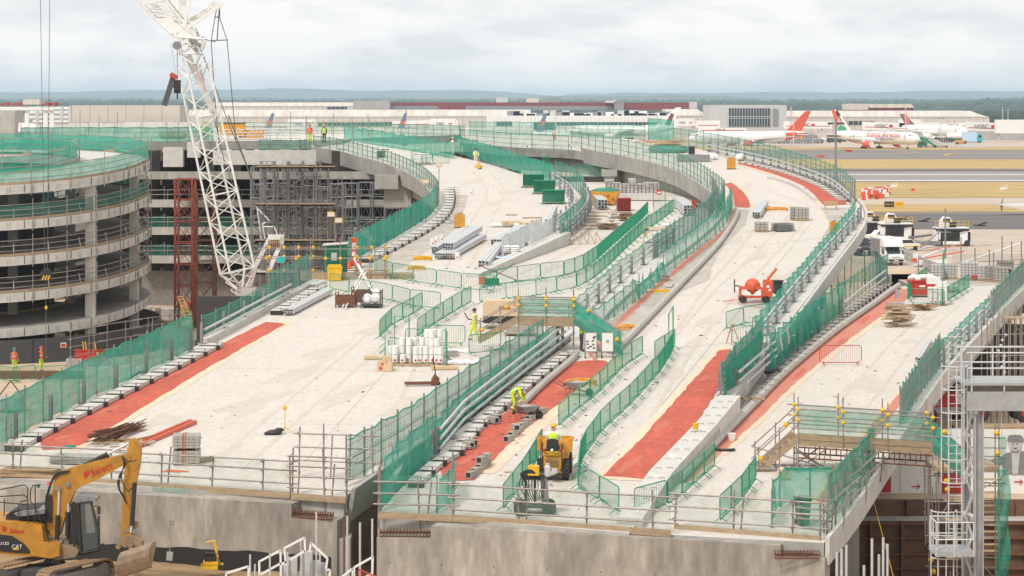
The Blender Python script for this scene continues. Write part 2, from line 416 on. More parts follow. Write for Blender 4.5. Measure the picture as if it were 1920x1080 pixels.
for k,(a,b,mm_)in enumerate(((317.5,321.5,'asphalt_dk'),(327.3,328.1,'white'),(338.3,339.4,'white'),(340.6,341.8,'asphalt_dk'))):
 band('runway_marking' if mm_=='white' else 'runway_tyre_wear',a,b,M[mm_],40,420,.06)
band('grass_strip',299,316.5,M['grass'],40,480,.05,1.5)
band('far_taxiway',281,299,M['asphalt'],40,600)
band('grass_verge',276.5,281,M['grass'],40,600,.06,2)
def pline(name,pts,m,wd=.25,lift=.05,pl=PG):
 q=MB();P=W(pts,pl,lift)
 for a,b in zip(P,P[1:]):
  d=(b-a);d.z=0;d.normalize();s_=V((-d.y,d.x,0))*wd/2
  q.quad(a-s_,b-s_,b+s_,a+s_)
 return struct(q.build(name,m))
pline('apron_line',[(1725,484),(1808,452)],M['white'],.35)
pline('apron_line',[(1808,492),(1915,456)],M['white'],.35)
pline('apron_line',[(1700,475),(1745,462)],M['white'],.3)
pline('apron_line',[(1770,452),(1900,454)],M['white'],.4)
pline('taxiway_centreline',[(1620,413),(1760,415),(1930,417.5)],M['yellow'],.5,.07)
pline('taxiway_centreline',[(1620,402.5),(1700,401.5),(1760,400.5)],M['yellow'],.5,.1)
pline('taxiway_centreline',smooth([(1575,288),(1640,289),(1700,287),(1720,285.5)]),M['yellow'],1.2,.08)
pline('taxiway_centreline',smooth([(1770,292),(1790,288),(1850,286.5),(1930,286)]),M['yellow'],1.2,.08)
pline('apron_line',[(1828,433),(1864,433)],M['white'],1.2)
for a,b in((1440,1500),(1775,1800),(1848,1930)):
 pline('red_stand_line',[(a,275.4),(b,275.6)],M['red_p'],3.0,.08)
def hill(name,Y,prof,depth,seed,m,amp):
 r=random.Random(seed);q=MB();n=240;xs=[-1100+4120*i/n for i in range(n+1)]
 def top(px):
  for(a,ya),(b,yb)in zip(prof,prof[1:]):
   if a<=px<=b:return ya+(yb-ya)*(px-a)/(b-a)
  return prof[-1][1]
 rows=[[],[],[],[]]
 ph=[r.uniform(0,9)for _ in range(6)]
 for i,px in enumerate(xs):
  py=top(px)+amp*(math.sin(px*.021+ph[0])*.5+math.sin(px*.057+ph[1])*.3+math.sin(px*.15+ph[2])*.2)+r.uniform(-.25,.25)*amp
  p=at(px,py,Y);
  for k,(dy,f)in enumerate(((-depth,0.0),(-depth*.45,.62),(0,1),(depth*1.2,0))):
   rows[k].append((p.x,Y+dy+r.uniform(-.04,.04)*depth,p.z*f if f else-1))
 vs=[v for rr in rows for v in rr];k=n+1
 q.add(vs,[(j*k+i,j*k+i+1,(j+1)*k+i+1,(j+1)*k+i)for j in range(3)for i in range(n)])
 return struct(q.build(name,m,smooth=True))
hill('far_hills',15500,[(-1100,173),(0,173),(100,172),(400,168),(560,166),(620,169),(900,170),(1020,176),(1040,181),(1060,177),(1200,174),(1400,173.5),(1600,172.5),(1900,170),(3100,171)],3000,5,M['hill'],1.6)
hill('middle_hills',9000,[(-1100,184),(500,183),(900,184),(1050,181),(1250,178),(1500,186),(1900,184),(3100,184)],1500,8,M['hill'],1.8)
def woods():
 q=MB();r=random.Random(3)
 for i in range(2600):
  Y=r.uniform(4200,8200);px=r.uniform(-150,2080)
  h=r.uniform(9,17)+max(0,(Y-4000)/380);rr=r.uniform(8,20)
  if px>1830:h+=r.uniform(0,5)
  q.ball(((px-960)*Y/FP,Y,h*.45),(rr,rr*.8,h*.75),6,4)
 return stuff(q.build('woodland',M['tree']))
woods()
def fieldtrees():
 q=MB();r=random.Random(13)
 for i in range(500):
  Y=r.uniform(1850,2300);px=r.uniform(1845,2060)
  h=r.uniform(6,11)
  for k in range(4):
   q.ball(((px-960)*Y/FP+r.uniform(-4,4),Y+r.uniform(-4,4),h*.5+r.uniform(-1,1)),(r.uniform(2,5),r.uniform(2,5),h*.5),6,4)
 return stuff(q.build('tree_belt',M['tree']))
fieldtrees()
def haze():
 q=MB();q.b0(-7000,-300,-9,14000,25000,117)
 m=bpy.data.materials.new('haze');m.use_nodes=True;t=m.node_tree;t.nodes.clear()
 v=t.nodes.new('ShaderNodeVolumePrincipled');v.inputs['Color'].default_value=(.60,.79,1.0,1);v.inputs['Density'].default_value=HAZE
 v.inputs['Anisotropy'].default_value=.0
 o=t.nodes.new('ShaderNodeOutputMaterial');t.links.new(v.outputs[0],o.inputs[1])
 return stuff(q.build('haze',m))
HAZE=8e-5
haze()
# the ramps
A_front=[(-80,890),(560,931),(645,937)]
A_right=[(648,930),(800,824),(960,708),(1065,632),(1095,603),(1130,575),(1194,520)]
kerbline=[(872,520),(960,480),(1048,440)]
A_nose=smooth([(1048,440),(1075,415),(1098,390),(1100,368),(1080,346),(1040,335),(987,329),(920,309),(847,291),(780,276),(700,266),(640,260)])
A_leftfar=smooth([(587,281),(640,289),(680,300),(730,314),(780,336),(806,357),(821,378),(812,397),(795,412),(740,446),(672,482)])
A_left=[(672,482),(640,498),(584,530),(480,585),(360,653),(160,752),(0,838),(-80,880)]
C_left_low=[(708,962),(745,922),(813,862),(859,806),(903,770),(981,708),(1016,681),(1062,646),(1098,616),(1140,566),(1202,510),(1225,492),(1290,446),(1330,410),(1354,393)]
C_left_up=smooth([(1354,393),(1357,384),(1342,370),(1310,347),(1260,322),(1185,302),(1120,290),(1070,281),(960,276),(868,268)])
C_right=smooth([(1370,752),(1402,706),(1446,648),(1475,618),(1520,557),(1565,497),(1608,440),(1621,412),(1617,390),(1600,373),(1570,353),(1520,332),(1440,308),(1350,288),(1250,270),(1150,258),(1050,252),(960,250),(860,249)])
C_split=[(1180,999),(1262,899),(1345,808),(1372,757)]
D_front=[(1165,998),(1545,1018)]
D_right=[(1545,1018),(1600,950),(1680,830),(1760,712),(1810,655),(1925,538),(1960,536)]
D_left=[(1165,998),(1240,905),(1320,818),(1378,750),(1436,690),(1510,640),(1600,580),(1660,538),(1690,537)]
def xy(p):return[(q.x,q.y)for q in p]
Apts=W(A_front,PA)+W(A_right,PA)+W(kerbline,PA)+W(A_nose[1:],PA)+W(A_leftfar,PA)+W(A_left[1:],PA)
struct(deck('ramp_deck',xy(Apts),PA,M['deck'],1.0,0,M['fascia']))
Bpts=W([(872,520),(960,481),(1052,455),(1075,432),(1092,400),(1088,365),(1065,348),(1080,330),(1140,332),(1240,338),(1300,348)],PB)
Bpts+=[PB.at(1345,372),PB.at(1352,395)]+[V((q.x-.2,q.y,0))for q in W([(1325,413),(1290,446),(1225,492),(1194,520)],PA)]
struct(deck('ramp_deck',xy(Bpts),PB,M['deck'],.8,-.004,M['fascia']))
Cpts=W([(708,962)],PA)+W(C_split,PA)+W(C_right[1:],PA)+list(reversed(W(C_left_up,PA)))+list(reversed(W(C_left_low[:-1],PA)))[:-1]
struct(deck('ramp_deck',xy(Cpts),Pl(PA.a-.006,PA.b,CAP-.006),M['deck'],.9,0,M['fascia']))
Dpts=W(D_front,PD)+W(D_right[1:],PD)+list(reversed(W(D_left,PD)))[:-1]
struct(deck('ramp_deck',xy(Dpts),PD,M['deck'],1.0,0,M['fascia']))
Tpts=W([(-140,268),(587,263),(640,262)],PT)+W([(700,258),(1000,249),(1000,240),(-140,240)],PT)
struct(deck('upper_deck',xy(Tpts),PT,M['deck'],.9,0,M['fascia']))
def strip(name,outline,pl,m,lift,jit=.05):
 P=W(outline,pl);P=resample(P+[P[0]],.9)[:-1];r=random.Random(len(P))
 return struct(deck(name,[(q.x+r.uniform(-jit,jit),q.y+r.uniform(-jit*2,jit*2))for q in P],pl,m,0,lift))
def patches():
 r=random.Random(77);k=0
 for pl,cs in((PA,[(300,790),(420,850),(560,700),(470,760),(650,740),(700,620),(610,660),(820,600),(760,760),(560,880),(930,380),(890,340),(740,500),(900,460),(960,360),(1420,480),(1380,450),(1470,520),(1330,600),(1250,700),(1440,380),(1120,840),(1060,900),(1010,940),(1400,350),(1300,640)]),(PB,[(1040,500),(1120,450),(1200,420)]),(PD,[(1700,640),(1620,720),(1560,780),(1740,600),(1480,880),(1400,940)])):
  for c in cs:
   p=pl.at(*c);a=r.uniform(.25,1.0);b=r.uniform(1.0,3.6);n=22;ph=r.uniform(0,6)
   pts=[]
   for i in range(n):
    t=2*math.pi*i/n;rr=1+.28*math.sin(3*t+ph)+.18*math.sin(5*t+2*ph)+r.uniform(-.12,.12)
    pts.append((p.x+a*rr*math.cos(t)+.25*b*rr*math.sin(t),p.y+b*rr*math.sin(t)))
   struct(deck('dust_patch',pts,pl,M['stain'],0,.0035));k+=1
 for pl,a,b in((PA,(215,790),(900,800)),(PA,(400,690),(1000,700)),(PA,(560,590),(880,596)),(PA,(850,430),(1040,440)),(PA,(860,350),(1020,362)),(PA,(1130,560),(1520,540)),(PA,(1260,480),(1590,440)),(PA,(1180,660),(1400,640)),(PA,(1390,340),(1560,400)),(PD,(1480,745),(1740,730)),(PD,(1600,640),(1800,640)),(PA,(540,900),(900,500)),(PA,(1240,760),(1520,420))):
  P=W([a,b],pl);d=(P[1]-P[0]);d.z=0;d.normalize();s_=V((-d.y,d.x,0))*.022
  struct(deck('pour_joint',[(v.x,v.y)for v in(P[0]-s_,P[1]-s_,P[1]+s_,P[0]+s_)],pl,M['joint'],0,.0028))
patches()
def tracks():
 r=random.Random(12)
 for pl,pts in((PA,[(700,900),(760,800),(800,700),(850,600),(880,560)]),(PA,[(420,880),(560,760),(700,640),(780,560)]),(PA,[(1010,930),(1080,830),(1150,730),(1240,620),(1300,540),(1380,450),(1420,380)]),(PA,[(1190,780),(1270,660),(1350,560),(1450,460),(1500,400)]),(PA,[(860,500),(900,420),(930,360),(900,320)]),(PD,[(1480,900),(1600,760),(1700,640),(1780,570)]),(PB,[(980,520),(1090,470),(1160,420)])):
  L_=resample(W(smooth(pts),pl),1.2)
  for off in(-.75,.75):
   l,rr=[],[]
   for i,p in enumerate(L_):
    d=L_[min(i+1,len(L_)-1)]-L_[max(i-1,0)];d.z=0;d.normalize();s_=V((-d.y,d.x,0));c=p+s_*off;w_=r.uniform(.06,.15)
    l.append((c.x-s_.x*w_,c.y-s_.y*w_));rr.append((c.x+s_.x*w_,c.y+s_.y*w_))
   struct(deck('tyre_track',l+rr[::-1],pl,M['stain'],0,.0042))
 for pl,c in((PA,(120,820)),(PA,(200,770)),(PA,(330,700)),(PA,(440,640)),(PA,(880,860)),(PA,(960,800)),(PA,(1060,720)),(PA,(1180,870)),(PA,(1240,800)),(PA,(1320,710)),(PA,(1505,355)),(PD,(1500,700)),(PD,(1620,600)),(PD,(1580,640))):
  p=pl.at(*c);a,b=r.uniform(.15,.35),r.uniform(.6,2.4);n=16
  struct(deck('dust_patch',[(p.x+(a*math.cos(2*math.pi*i/n)+.25*b*math.sin(2*math.pi*i/n))*r.uniform(.7,1.2),p.y+b*math.sin(2*math.pi*i/n)*r.uniform(.7,1.2))for i in range(n)],pl,M['scuff'],0,.017))
tracks()
strip('cream_margin',[(60,858),(300,865)]+[(552,606),(545,598),(486,600),(240,722)],PA,M['cream'],.006)if False else None
strip('cream_margin',[(148,846),(215,805),(380,706),(552,602),(530,598),(390,675),(230,765),(120,840)],PA,M['cream'],.010)
strip('red_strip',[(74,824),(76,845),(142,841),(212,799),(372,700),(538,606),(496,604),(372,668),(240,738),(130,795)],PA,M['red'],.014)
strip('cream_margin',[(868,884),(925,890),(985,835),(1085,745),(1168,690),(1176,674),(1096,672),(1095,680)],PA,M['cream'],.006)
strip('red_strip',[(824,873),(830,899),(884,903),(900,890),(960,826),(1060,748),(1140,686),(1142,676),(1085,676),(1020,716),(947,775),(885,824)],PA,M['red'],.014)
strip('cream_margin',[(1120,897),(1226,903),(1240,880),(1380,662),(1386,650),(1346,650),(1290,710),(1200,805)],PA,M['cream'],.010)
strip('red_strip',[(1131,893),(1210,899),(1300,802),(1342,738),(1384,658),(1352,654),(1300,712),(1210,815)],PA,M['red'],.014)
strip('pink_strip',smooth([(1382,308),(1430,320),(1480,337),(1515,355),(1545,386)])+smooth([(1590,384),(1572,362),(1530,343),(1470,326),(1400,308),(1382,306)]),PA,M['red'],.010)
strip('cream_margin',smooth([(1372,307),(1430,323),(1475,341),(1508,360),(1538,388)])+smooth([(1545,388),(1515,357),(1478,338),(1428,320),(1380,307)]),PA,M['cream'],.014)
strip('pink_strip',smooth([(1358,345),(1372,362),(1378,388)])+[(1407,390),(1406,380),(1396,362),(1372,342)],PA,M['red'],.010)
strip('cream_margin',smooth([(1372,342),(1396,362),(1406,380),(1407,390)])+[(1411,388),(1409,376),(1398,356),(1374,338)],PA,M['cream'],.014)
strip('pink_strip',[(1262,905),(1290,908),(1420,790),(1470,738),(1560,660),(1656,590),(1700,560),(1702,541),(1672,543),(1560,620),(1460,700),(1345,818)],PD,M['pink'],.010)
strip('cream_margin',[(1290,908),(1298,908),(1428,793),(1478,742),(1568,664),(1662,595),(1656,590),(1560,660),(1470,738),(1420,790)],PD,M['cream'],.014)
strip('pink_strip',[(1527,945),(1559,893),(1590,855),(1630,801),(1672,753),(1720,700),(1756,664),(1800,618),(1812,618),(1770,664),(1738,700),(1692,753),(1657,801),(1627,855),(1600,893),(1570,945)],PD,M['pink'],.010)
strip('cream_margin',[(1517,945),(1528,945),(1560,893),(1591,855),(1631,801),(1673,753),(1721,700),(1757,664),(1751,664),(1713,700),(1664,753),(1621,801),(1580,855),(1549,893)],PD,M['cream'],.014)
strip('concrete_stain',smooth([(656,512),(740,462),(800,420),(832,390),(842,366)])+[(878,366),(862,424),(800,470),(760,500),(700,520)],PA,M['deck_wet'],.008)
strip('concrete_stain',[(1090,640),(1180,560),(1300,468),(1362,424),(1385,392),(1405,392),(1398,420),(1350,470),(1335,500),(1330,525),(1240,560),(1225,590),(1150,650),(1110,672)],PA,M['deck_wet'],.006)
strip('concrete_stain',[(1395,555),(1480,560),(1495,575),(1440,580),(1380,572)],PA,M['deck_wet'],.008)
strip('concrete_stain',[(1455,540),(1530,470),(1556,418),(1590,420),(1560,470),(1500,540),(1450,600),(1430,600)],PA,M['deck_wet'],.005)
strip('steel_road_joint',[(1540,390),(1592,389),(1600,420),(1575,440),(1556,418)],PA,M['deck_wet'],.009)
strip('asphalt_seam',smooth([(1372,392),(1362,425),(1310,468),(1240,525),(1160,600),(1100,665)],3)+smooth([(1107,668),(1168,604),(1248,529),(1318,471),(1368,427),(1378,392)],3),PA,M['pink'],.012)
def bandline(name,line,pl,off,wd,z0,z1,m,step=None,parent=None):
 """extruded strip along a world line: offset sideways, width wd, between heights z0..z1 above plane"""
 q=MB();n=len(line);L_=[]
 for i in range(n):
  d=(line[min(i+1,n-1)]-line[max(i-1,0)]);d.z=0;d.normalize();s_=V((-d.y,d.x,0))
  a=line[i]+s_*off;b=a+s_*wd
  za=pl.z(line[i].y)
  L_+=[(a.x,a.y,za+z0),(b.x,b.y,za+z0),(b.x,b.y,za+z1),(a.x,a.y,za+z1)]
 fs=[]
 for i in range(n-1):
  for j in range(4):fs.append((i*4+j,i*4+(j+1)%4,i*4+4+(j+1)%4,i*4+4+j))
 fs+=[(0,1,2,3),((n-1)*4+3,(n-1)*4+2,(n-1)*4+1,(n-1)*4)]
 q.add(L_,fs);return q.build(name,m,parent,world=parent is not None)
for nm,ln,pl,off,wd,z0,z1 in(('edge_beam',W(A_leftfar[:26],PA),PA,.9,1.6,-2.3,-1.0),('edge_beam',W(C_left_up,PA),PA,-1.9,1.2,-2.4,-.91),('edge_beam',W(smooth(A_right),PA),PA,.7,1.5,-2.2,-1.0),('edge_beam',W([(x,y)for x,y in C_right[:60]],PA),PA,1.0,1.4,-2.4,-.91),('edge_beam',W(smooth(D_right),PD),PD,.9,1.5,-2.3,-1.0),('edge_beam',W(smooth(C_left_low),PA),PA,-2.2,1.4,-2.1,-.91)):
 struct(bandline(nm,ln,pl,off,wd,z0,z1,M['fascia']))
def fascia(label,line,pl,off,z0,z1,step=2.0):
 P=resample(line,step);t=thing('edge_fascia',label,'parapet',(P[0].x,P[0].y,pl.z(P[0].y)),group='precast edge fascias')
 q=MB()
 for a,b in zip(P,P[1:]):
  d=b-a;d.z=0
  if d.length<.2:continue
  d.normalize();s_=V((-d.y,d.x,0));e=d*.02
  pa,pb=a+e,b-e;za,zb=pl.z(a.y),pl.z(b.y)
  o1,o2=s_*off,s_*(off+.16*(1 if off>0 else-1));lean=s_*((.03 if 'pale' in label else .22)*(1 if off>0 else-1))
  v=[]
  for p,z in((pa,za),(pb,zb)):
   v+=[V((p.x,p.y,z+z1))+o1+lean,V((p.x,p.y,z+z1))+o2+lean,V((p.x,p.y,z+z0))+o2,V((p.x,p.y,z+z0))+o1]
  q.add(v,[(0,1,2,3),(7,6,5,4),(0,4,5,1),(1,5,6,2),(2,6,7,3),(3,7,4,0)])
 q.build('slab',M['kerb']if 'pale' in label else M['fascia'],t,world=1)
fascia('sloping precast fascia slabs under the curved netted edge left of centre',W(A_leftfar[:26],PA),PA,-.02,-1.15,.35)
fascia('long sweep of sloping fascia slabs below the crossing ramp',W(C_left_up[::-1][10:],PA),PA,-.02,-1.15,.4,2.4)
fascia('pale precast fascia running up the outer edge of the middle ramp',W(C_right[9:52],PA),PA,-.02,-.75,.22)
fascia('pale precast fascia on the outer edge of the right hand ramp',W(smooth(D_right),PD),PD,-.02,-.8,.22)
fascia('short fascia slabs beside the gap between the two front decks',W(smooth(A_right[:4]),PA),PA,-.02,-1.0,.3)
def pier(p,wd,dp,z0,z1,label):
 q=MB();q.box((p.x,p.y,(z0+z1)/2),(wd,dp,z1-z0));q.box((p.x,p.y,z1-.35),(wd*1.5,dp*1.2,.7))
 tag(q.build('bridge_pier',M['fascia']),label,'pier','piers under the ramps')
for px,py,lab in((1560,530,'concrete pier under the outer edge of the middle ramp near the van'),(1497,606,'concrete pier in shadow beneath the middle ramp'),(1455,668,'nearest pier under the middle ramp')):
 p=PA.at(px,py);pier(V((p.x-1.2,p.y+.6,0)),.9,1.6,-1.5,PA.z(p.y)-.95,lab)
for px,py,lab in((1790,700,'pier under the right hand ramp behind the steel tower'),(1660,880,'pier under the right hand ramp beside the white hoarding')):
 p=PD.at(px,py);pier(V((p.x-1.6,p.y+1.0,0)),1.0,2.0,-5.4,PD.z(p.y)-1.0,lab)
p=at(1145,330,262);pier(V((p.x,266,0)),1.0,1.6,9.2,PA.z(264)-1.0,'short pier under the crossing ramp above the stacked pavers')
p=at(738,345,250)
q=MB();q.box((p.x+.4,p.y,PA.z(250)-2.0),(2.6,1.6,2.6));q.box((p.x-.6,p.y-1.0,PA.z(250)-.9),(2.2,1.2,1.3))
tag(q.build('crosshead',M['fascia']),'concrete crosshead block under the curved netted edge','crosshead')
# kerbs
kb=[V((q.x,q.y,0))for q in resample(W(kerbline,PA),.5)]
o=bandline('kerb_wall',kb,PA,-.9,.9,-1.1,.22,M['kerb']);tag(o,'low precast wall stepping down between the two ramp arms, below the steel posts','kerb wall')
q=MB()
for i,p_ in enumerate(resample(W([(900,511),(1046,441)],PA,.24),1.1)):q.box((p_.x+.25,p_.y+.3,p_.z-.005),(.4,.12,.02),rz=R(-60))
for ch in[q.build('slot',M['dark'],o)]:pass
up_l=W([(1202,952),(1270,880),(1345,790),(1378,748)],PA);
o=tag(bandline('concrete_upstand',resample(W([(1205,985),(1262,896),(1345,805),(1388,752)],PA),1),PA,.0,.98,-.9,.26,M['kerb']),'wide concrete upstand with reinforcing loops between the nearest two red strips','upstand')
q=MB()
for i,p_ in enumerate(resample(W([(1222,950),(1262,896),(1345,805),(1378,765)],PA,.26),2.05)):
 for dx in(-.22,-.68):
  c_=p_+V((dx,.0,0));q.path([c_+V((-.12,0,-.05)),c_+V((-.12,0,.06)),c_+V((.1,.0,.06)),c_+V((.1,0,-.05))],.011,4)
q.build('reinforcing_loop',M['rust'],o)
bk=lambda nm,pts,pl,off,wd,z0,z1,m,lab:tag(bandline(nm,resample(W(pts,pl),1),pl,off,wd,z0,z1,m),lab,'kerb')
bk('edge_kerb',[(584,532),(480,587),(376,645)],PA,.05,.5,0,.30,M['kerb'],'precast edge kerb along the upper end of the left red strip')
bk('edge_kerb',[(1100,640),(1140,590),(1202,533),(1225,516),(1290,468),(1335,430),(1360,400)],PA,-.1,1.35,0,.24,M['kerb'],'raised concrete kerb between the guardrail and the netting along the central curve')
bk('edge_kerb',[(1443,655),(1475,615),(1520,556),(1565,496),(1608,438)],PA,.05,.85,0,.1,M['kerb'],'concrete edge kerb under the steel posts of the middle ramp')
bk('edge_kerb',smooth([(1360,285),(1440,305),(1520,328),(1575,352),(1606,378)]),PA,-.95,.8,0,.16,M['kerb'],'edge kerb under the curved guardrail beyond the far red strip')
bk('edge_kerb',[(1680,835),(1760,716),(1812,657),(1925,543)],PD,.05,1.0,0,.1,M['kerb'],'concrete edge kerb along the right hand ramp')
q=MB();r=random.Random(55)
for i in range(420):
 pl,x0,x1,y0,y1=r.choice(((PA,200,900,560,880),(PA,700,1000,330,520),(PA,950,1240,700,960),(PA,1200,1560,420,640),(PD,1480,1780,560,900),(PA,870,1100,700,900)))
 p_=pl.at(r.uniform(x0,x1),r.uniform(y0,y1));s_=r.uniform(.02,.075);q.use(M[r.choice(('dark','timber','block','rust','timber'))]if 'timber' in M else None).box(p_+V((0,0,s_*.3)),(s_*r.uniform(1,4),s_,s_*.6),rz=r.uniform(0,3))
stuff(q.build('deck_litter'))
def duct(name,label,pts,pl,r,m,seg=0,cat='pipe',lift=0):
 P=resample(W(smooth(pts),pl,r+lift),1.0);q=MB();q.path(P,r,8)
 if seg:
  for p_ in resample(P,seg):q.box((p_.x,p_.y,p_.z+r*.72),(r*.9,.05,r*.6),rz=.5)
 return tag(q.build(name,m),label,cat)
duct('drain_channel','slotted white drain channel lying beside the nearest red strip left of the dumper',[(978,765),(1020,724),(1065,686),(1082,668)],PA,.17,M['pipe'],.45)
duct('drain_pipe','pale drain pipe sweeping up the inside of the central curve',[(1160,655),(1180,637),(1240,575),(1290,523),(1340,470),(1368,432),(1382,405),(1380,396)],PA,.19,M['pipe'])
duct('drain_channel','slotted drain channel beside the concrete upstand on the right',[(1275,905),(1340,838),(1395,782),(1420,757)],PD,.2,M['pipe'],.45)
duct('drain_pipe','long pale drain pipe along the left edge of the right hand ramp',[(1420,757),(1470,706),(1560,630),(1640,573),(1685,540)],PD,.2,M['pipe'])
# abutment walls in the foreground
def front_wall(label,line,pl,tops,bottom,th):
 P=W(line,pl);a,b=P[0],P[-1]
 t=thing('abutment_wall',label,'wall',(b.x,b.y,bottom),group='concrete abutment walls')
 q=MB();d=(b-a);d.z=0;d.normalize();n_=V((d.y,-d.x,0))
 for f0,f1,top in tops:
  v=[];c0_,c1_=a.lerp(b,f0),a.lerp(b,f1)
  for p_,z_ in((c0_,pl.z(c0_.y)-top),(c1_,pl.z(c1_.y)-top)):
   f=p_+n_*.25;r_=p_-n_*th
   v+=[(f.x,f.y,z_),(r_.x,r_.y,z_),(r_.x,r_.y,bottom),(f.x,f.y,bottom)]
  q.add(v,[(0,1,2,3),(7,6,5,4),(0,4,5,1),(1,5,6,2),(2,6,7,3),(3,7,4,0)])
 q.build('wall_face',M['wall'],t,world=1)
 return t,a+n_*.25,b+n_*.25,n_
tl,la,lb,ln_=front_wall('grey board-marked concrete wall carrying the left deck behind the excavator',[(-80,900),(636,944)],PA,((0,.885,.1),(.885,1,.62)),-1.5,1.3)
tr,ra,rb,rn_=front_wall('tall weathered concrete wall carrying the right decks in the foreground',[(710,974),(1548,1020)],PA,((0,.125,.62),(.125,.905,.1),(.905,1,.5)),-6,1.3)
q=MB();L_=(lb-la);n=60;top=[];bot=[]
for i in range(n+1):
 p_=la.lerp(lb,i/n*.985);k=.18*math.sin(i*.7)*.4+rnd.uniform(-.05,.05)
 top.append(V((p_.x,p_.y-.03,1.05-.12*(i/n)+k*.4)));bot.append(V((p_.x,p_.y-.05,-.4)))
q.add(top+bot+[p_+V((0,.02,0))for p_ in top],[(i,i+1,n+2+i,n+1+i)for i in range(n)]+[(i,i+1,2*n+3+i,2*n+2+i)for i in range(n)])
q.build('membrane',M['membrane'],tl,world=1)
q=MB()
for i in range(7):
 p_=la.lerp(lb,.02+i*.16);q.box((p_.x,p_.y-.004,2.0),(.02,.012,2.6))
q.build('board_joint',M['fascia'],tl,world=1)
q=MB()
for i in range(9):
 for j in range(4):
  p_=ra.lerp(rb,.03+i*.12);q.box((p_.x,p_.y-.004,1.2-j*1.2),(.05,.014,.05))
q.build('tie_hole',M['ink_grey'],tr,world=1)
def starters(label,a,b,z,par=None):
 q=MB();n=16
 for i in range(n):
  p_=a.lerp(b,i/(n-1));
  q.path([p_+V((0,.05,0)),p_+V((.02,.02,.16)),p_+V((.02,.25,.24)),p_+V((.02,.6,.16)),p_+V((0,.65,0))],.022,5)
 for k in range(3):q.tube(a+V((0,.1+.2*k,.1)),b+V((0,.1+.2*k,.1)),.02,5)
 q.tube(a+V((0,0,0)),b+V((0,0,0)),.03,4)
 tag(q.build('rebar_cage',M['rust']),label,'rebar','starter bars on the wall heads')
starters('rusty starter bar loops on the head of the left wall at its right end',la.lerp(lb,.89)+V((0,0,-.58)),lb.copy()+V((-.2,0,-.58)),0)
starters('rusty starter bar loops on the left end of the right hand wall',V((ra.x+.1,ra.y,PA.z(ra.y)-.58)),V((ra.x+2.0,ra.y,PA.z(ra.y)-.58)),0)
starters('rusty starter bar loops on the right end of the right hand wall',V((rb.x-1.8,rb.y,PA.z(rb.y)-.46)),V((rb.x-.2,rb.y,PA.z(rb.y)-.46)),0)
q=MB();b_=MB()
p_=lb+V((.02,.4,0));q.b0(lb.x-.02,lb.y+.15,-1.5,.30,1.1,3.1);q.b0(lb.x+.28,lb.y+.15,-1.5,.22,1.3,3.1)
tag(q.build('concrete_pillar',M['fascia']),'ribbed concrete pillar under the right end of the left wall','pillar')
def dirt():
 q=MB();n=60;k=26;r=random.Random(4);x0,x1,y0,y1=-26,-4.5,70,la.y+1.5
 vs=[]
 for j in range(k+1):
  for i in range(n+1):
   x=x0+(x1-x0)*i/n;y=y0+(y1-y0)*j/k
   z=.26+max(0,105-y)*.02+.08*math.sin(x*1.1+y*.4)+.07*math.sin(y*.9)+r.uniform(-.05,.05)
   hx,hy=x+15.2,y-101.2
   z+=.75*math.exp(-(hx*hx/2.2+hy*hy/3))
   if x>-7:z-=(x+7)*.7
   vs.append((x,y,z))
 q.add(vs,[(j*(n+1)+i,j*(n+1)+i+1,(j+1)*(n+1)+i+1,(j+1)*(n+1)+i)for j in range(k)for i in range(n)])
 return struct(q.build('dirt_ground',M['dirt'],smooth=True))
dirt()
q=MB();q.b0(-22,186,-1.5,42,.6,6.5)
tag(q.build('retaining_wall',M['under']),'shade-dark concrete retaining wall far back under the ramps','wall')
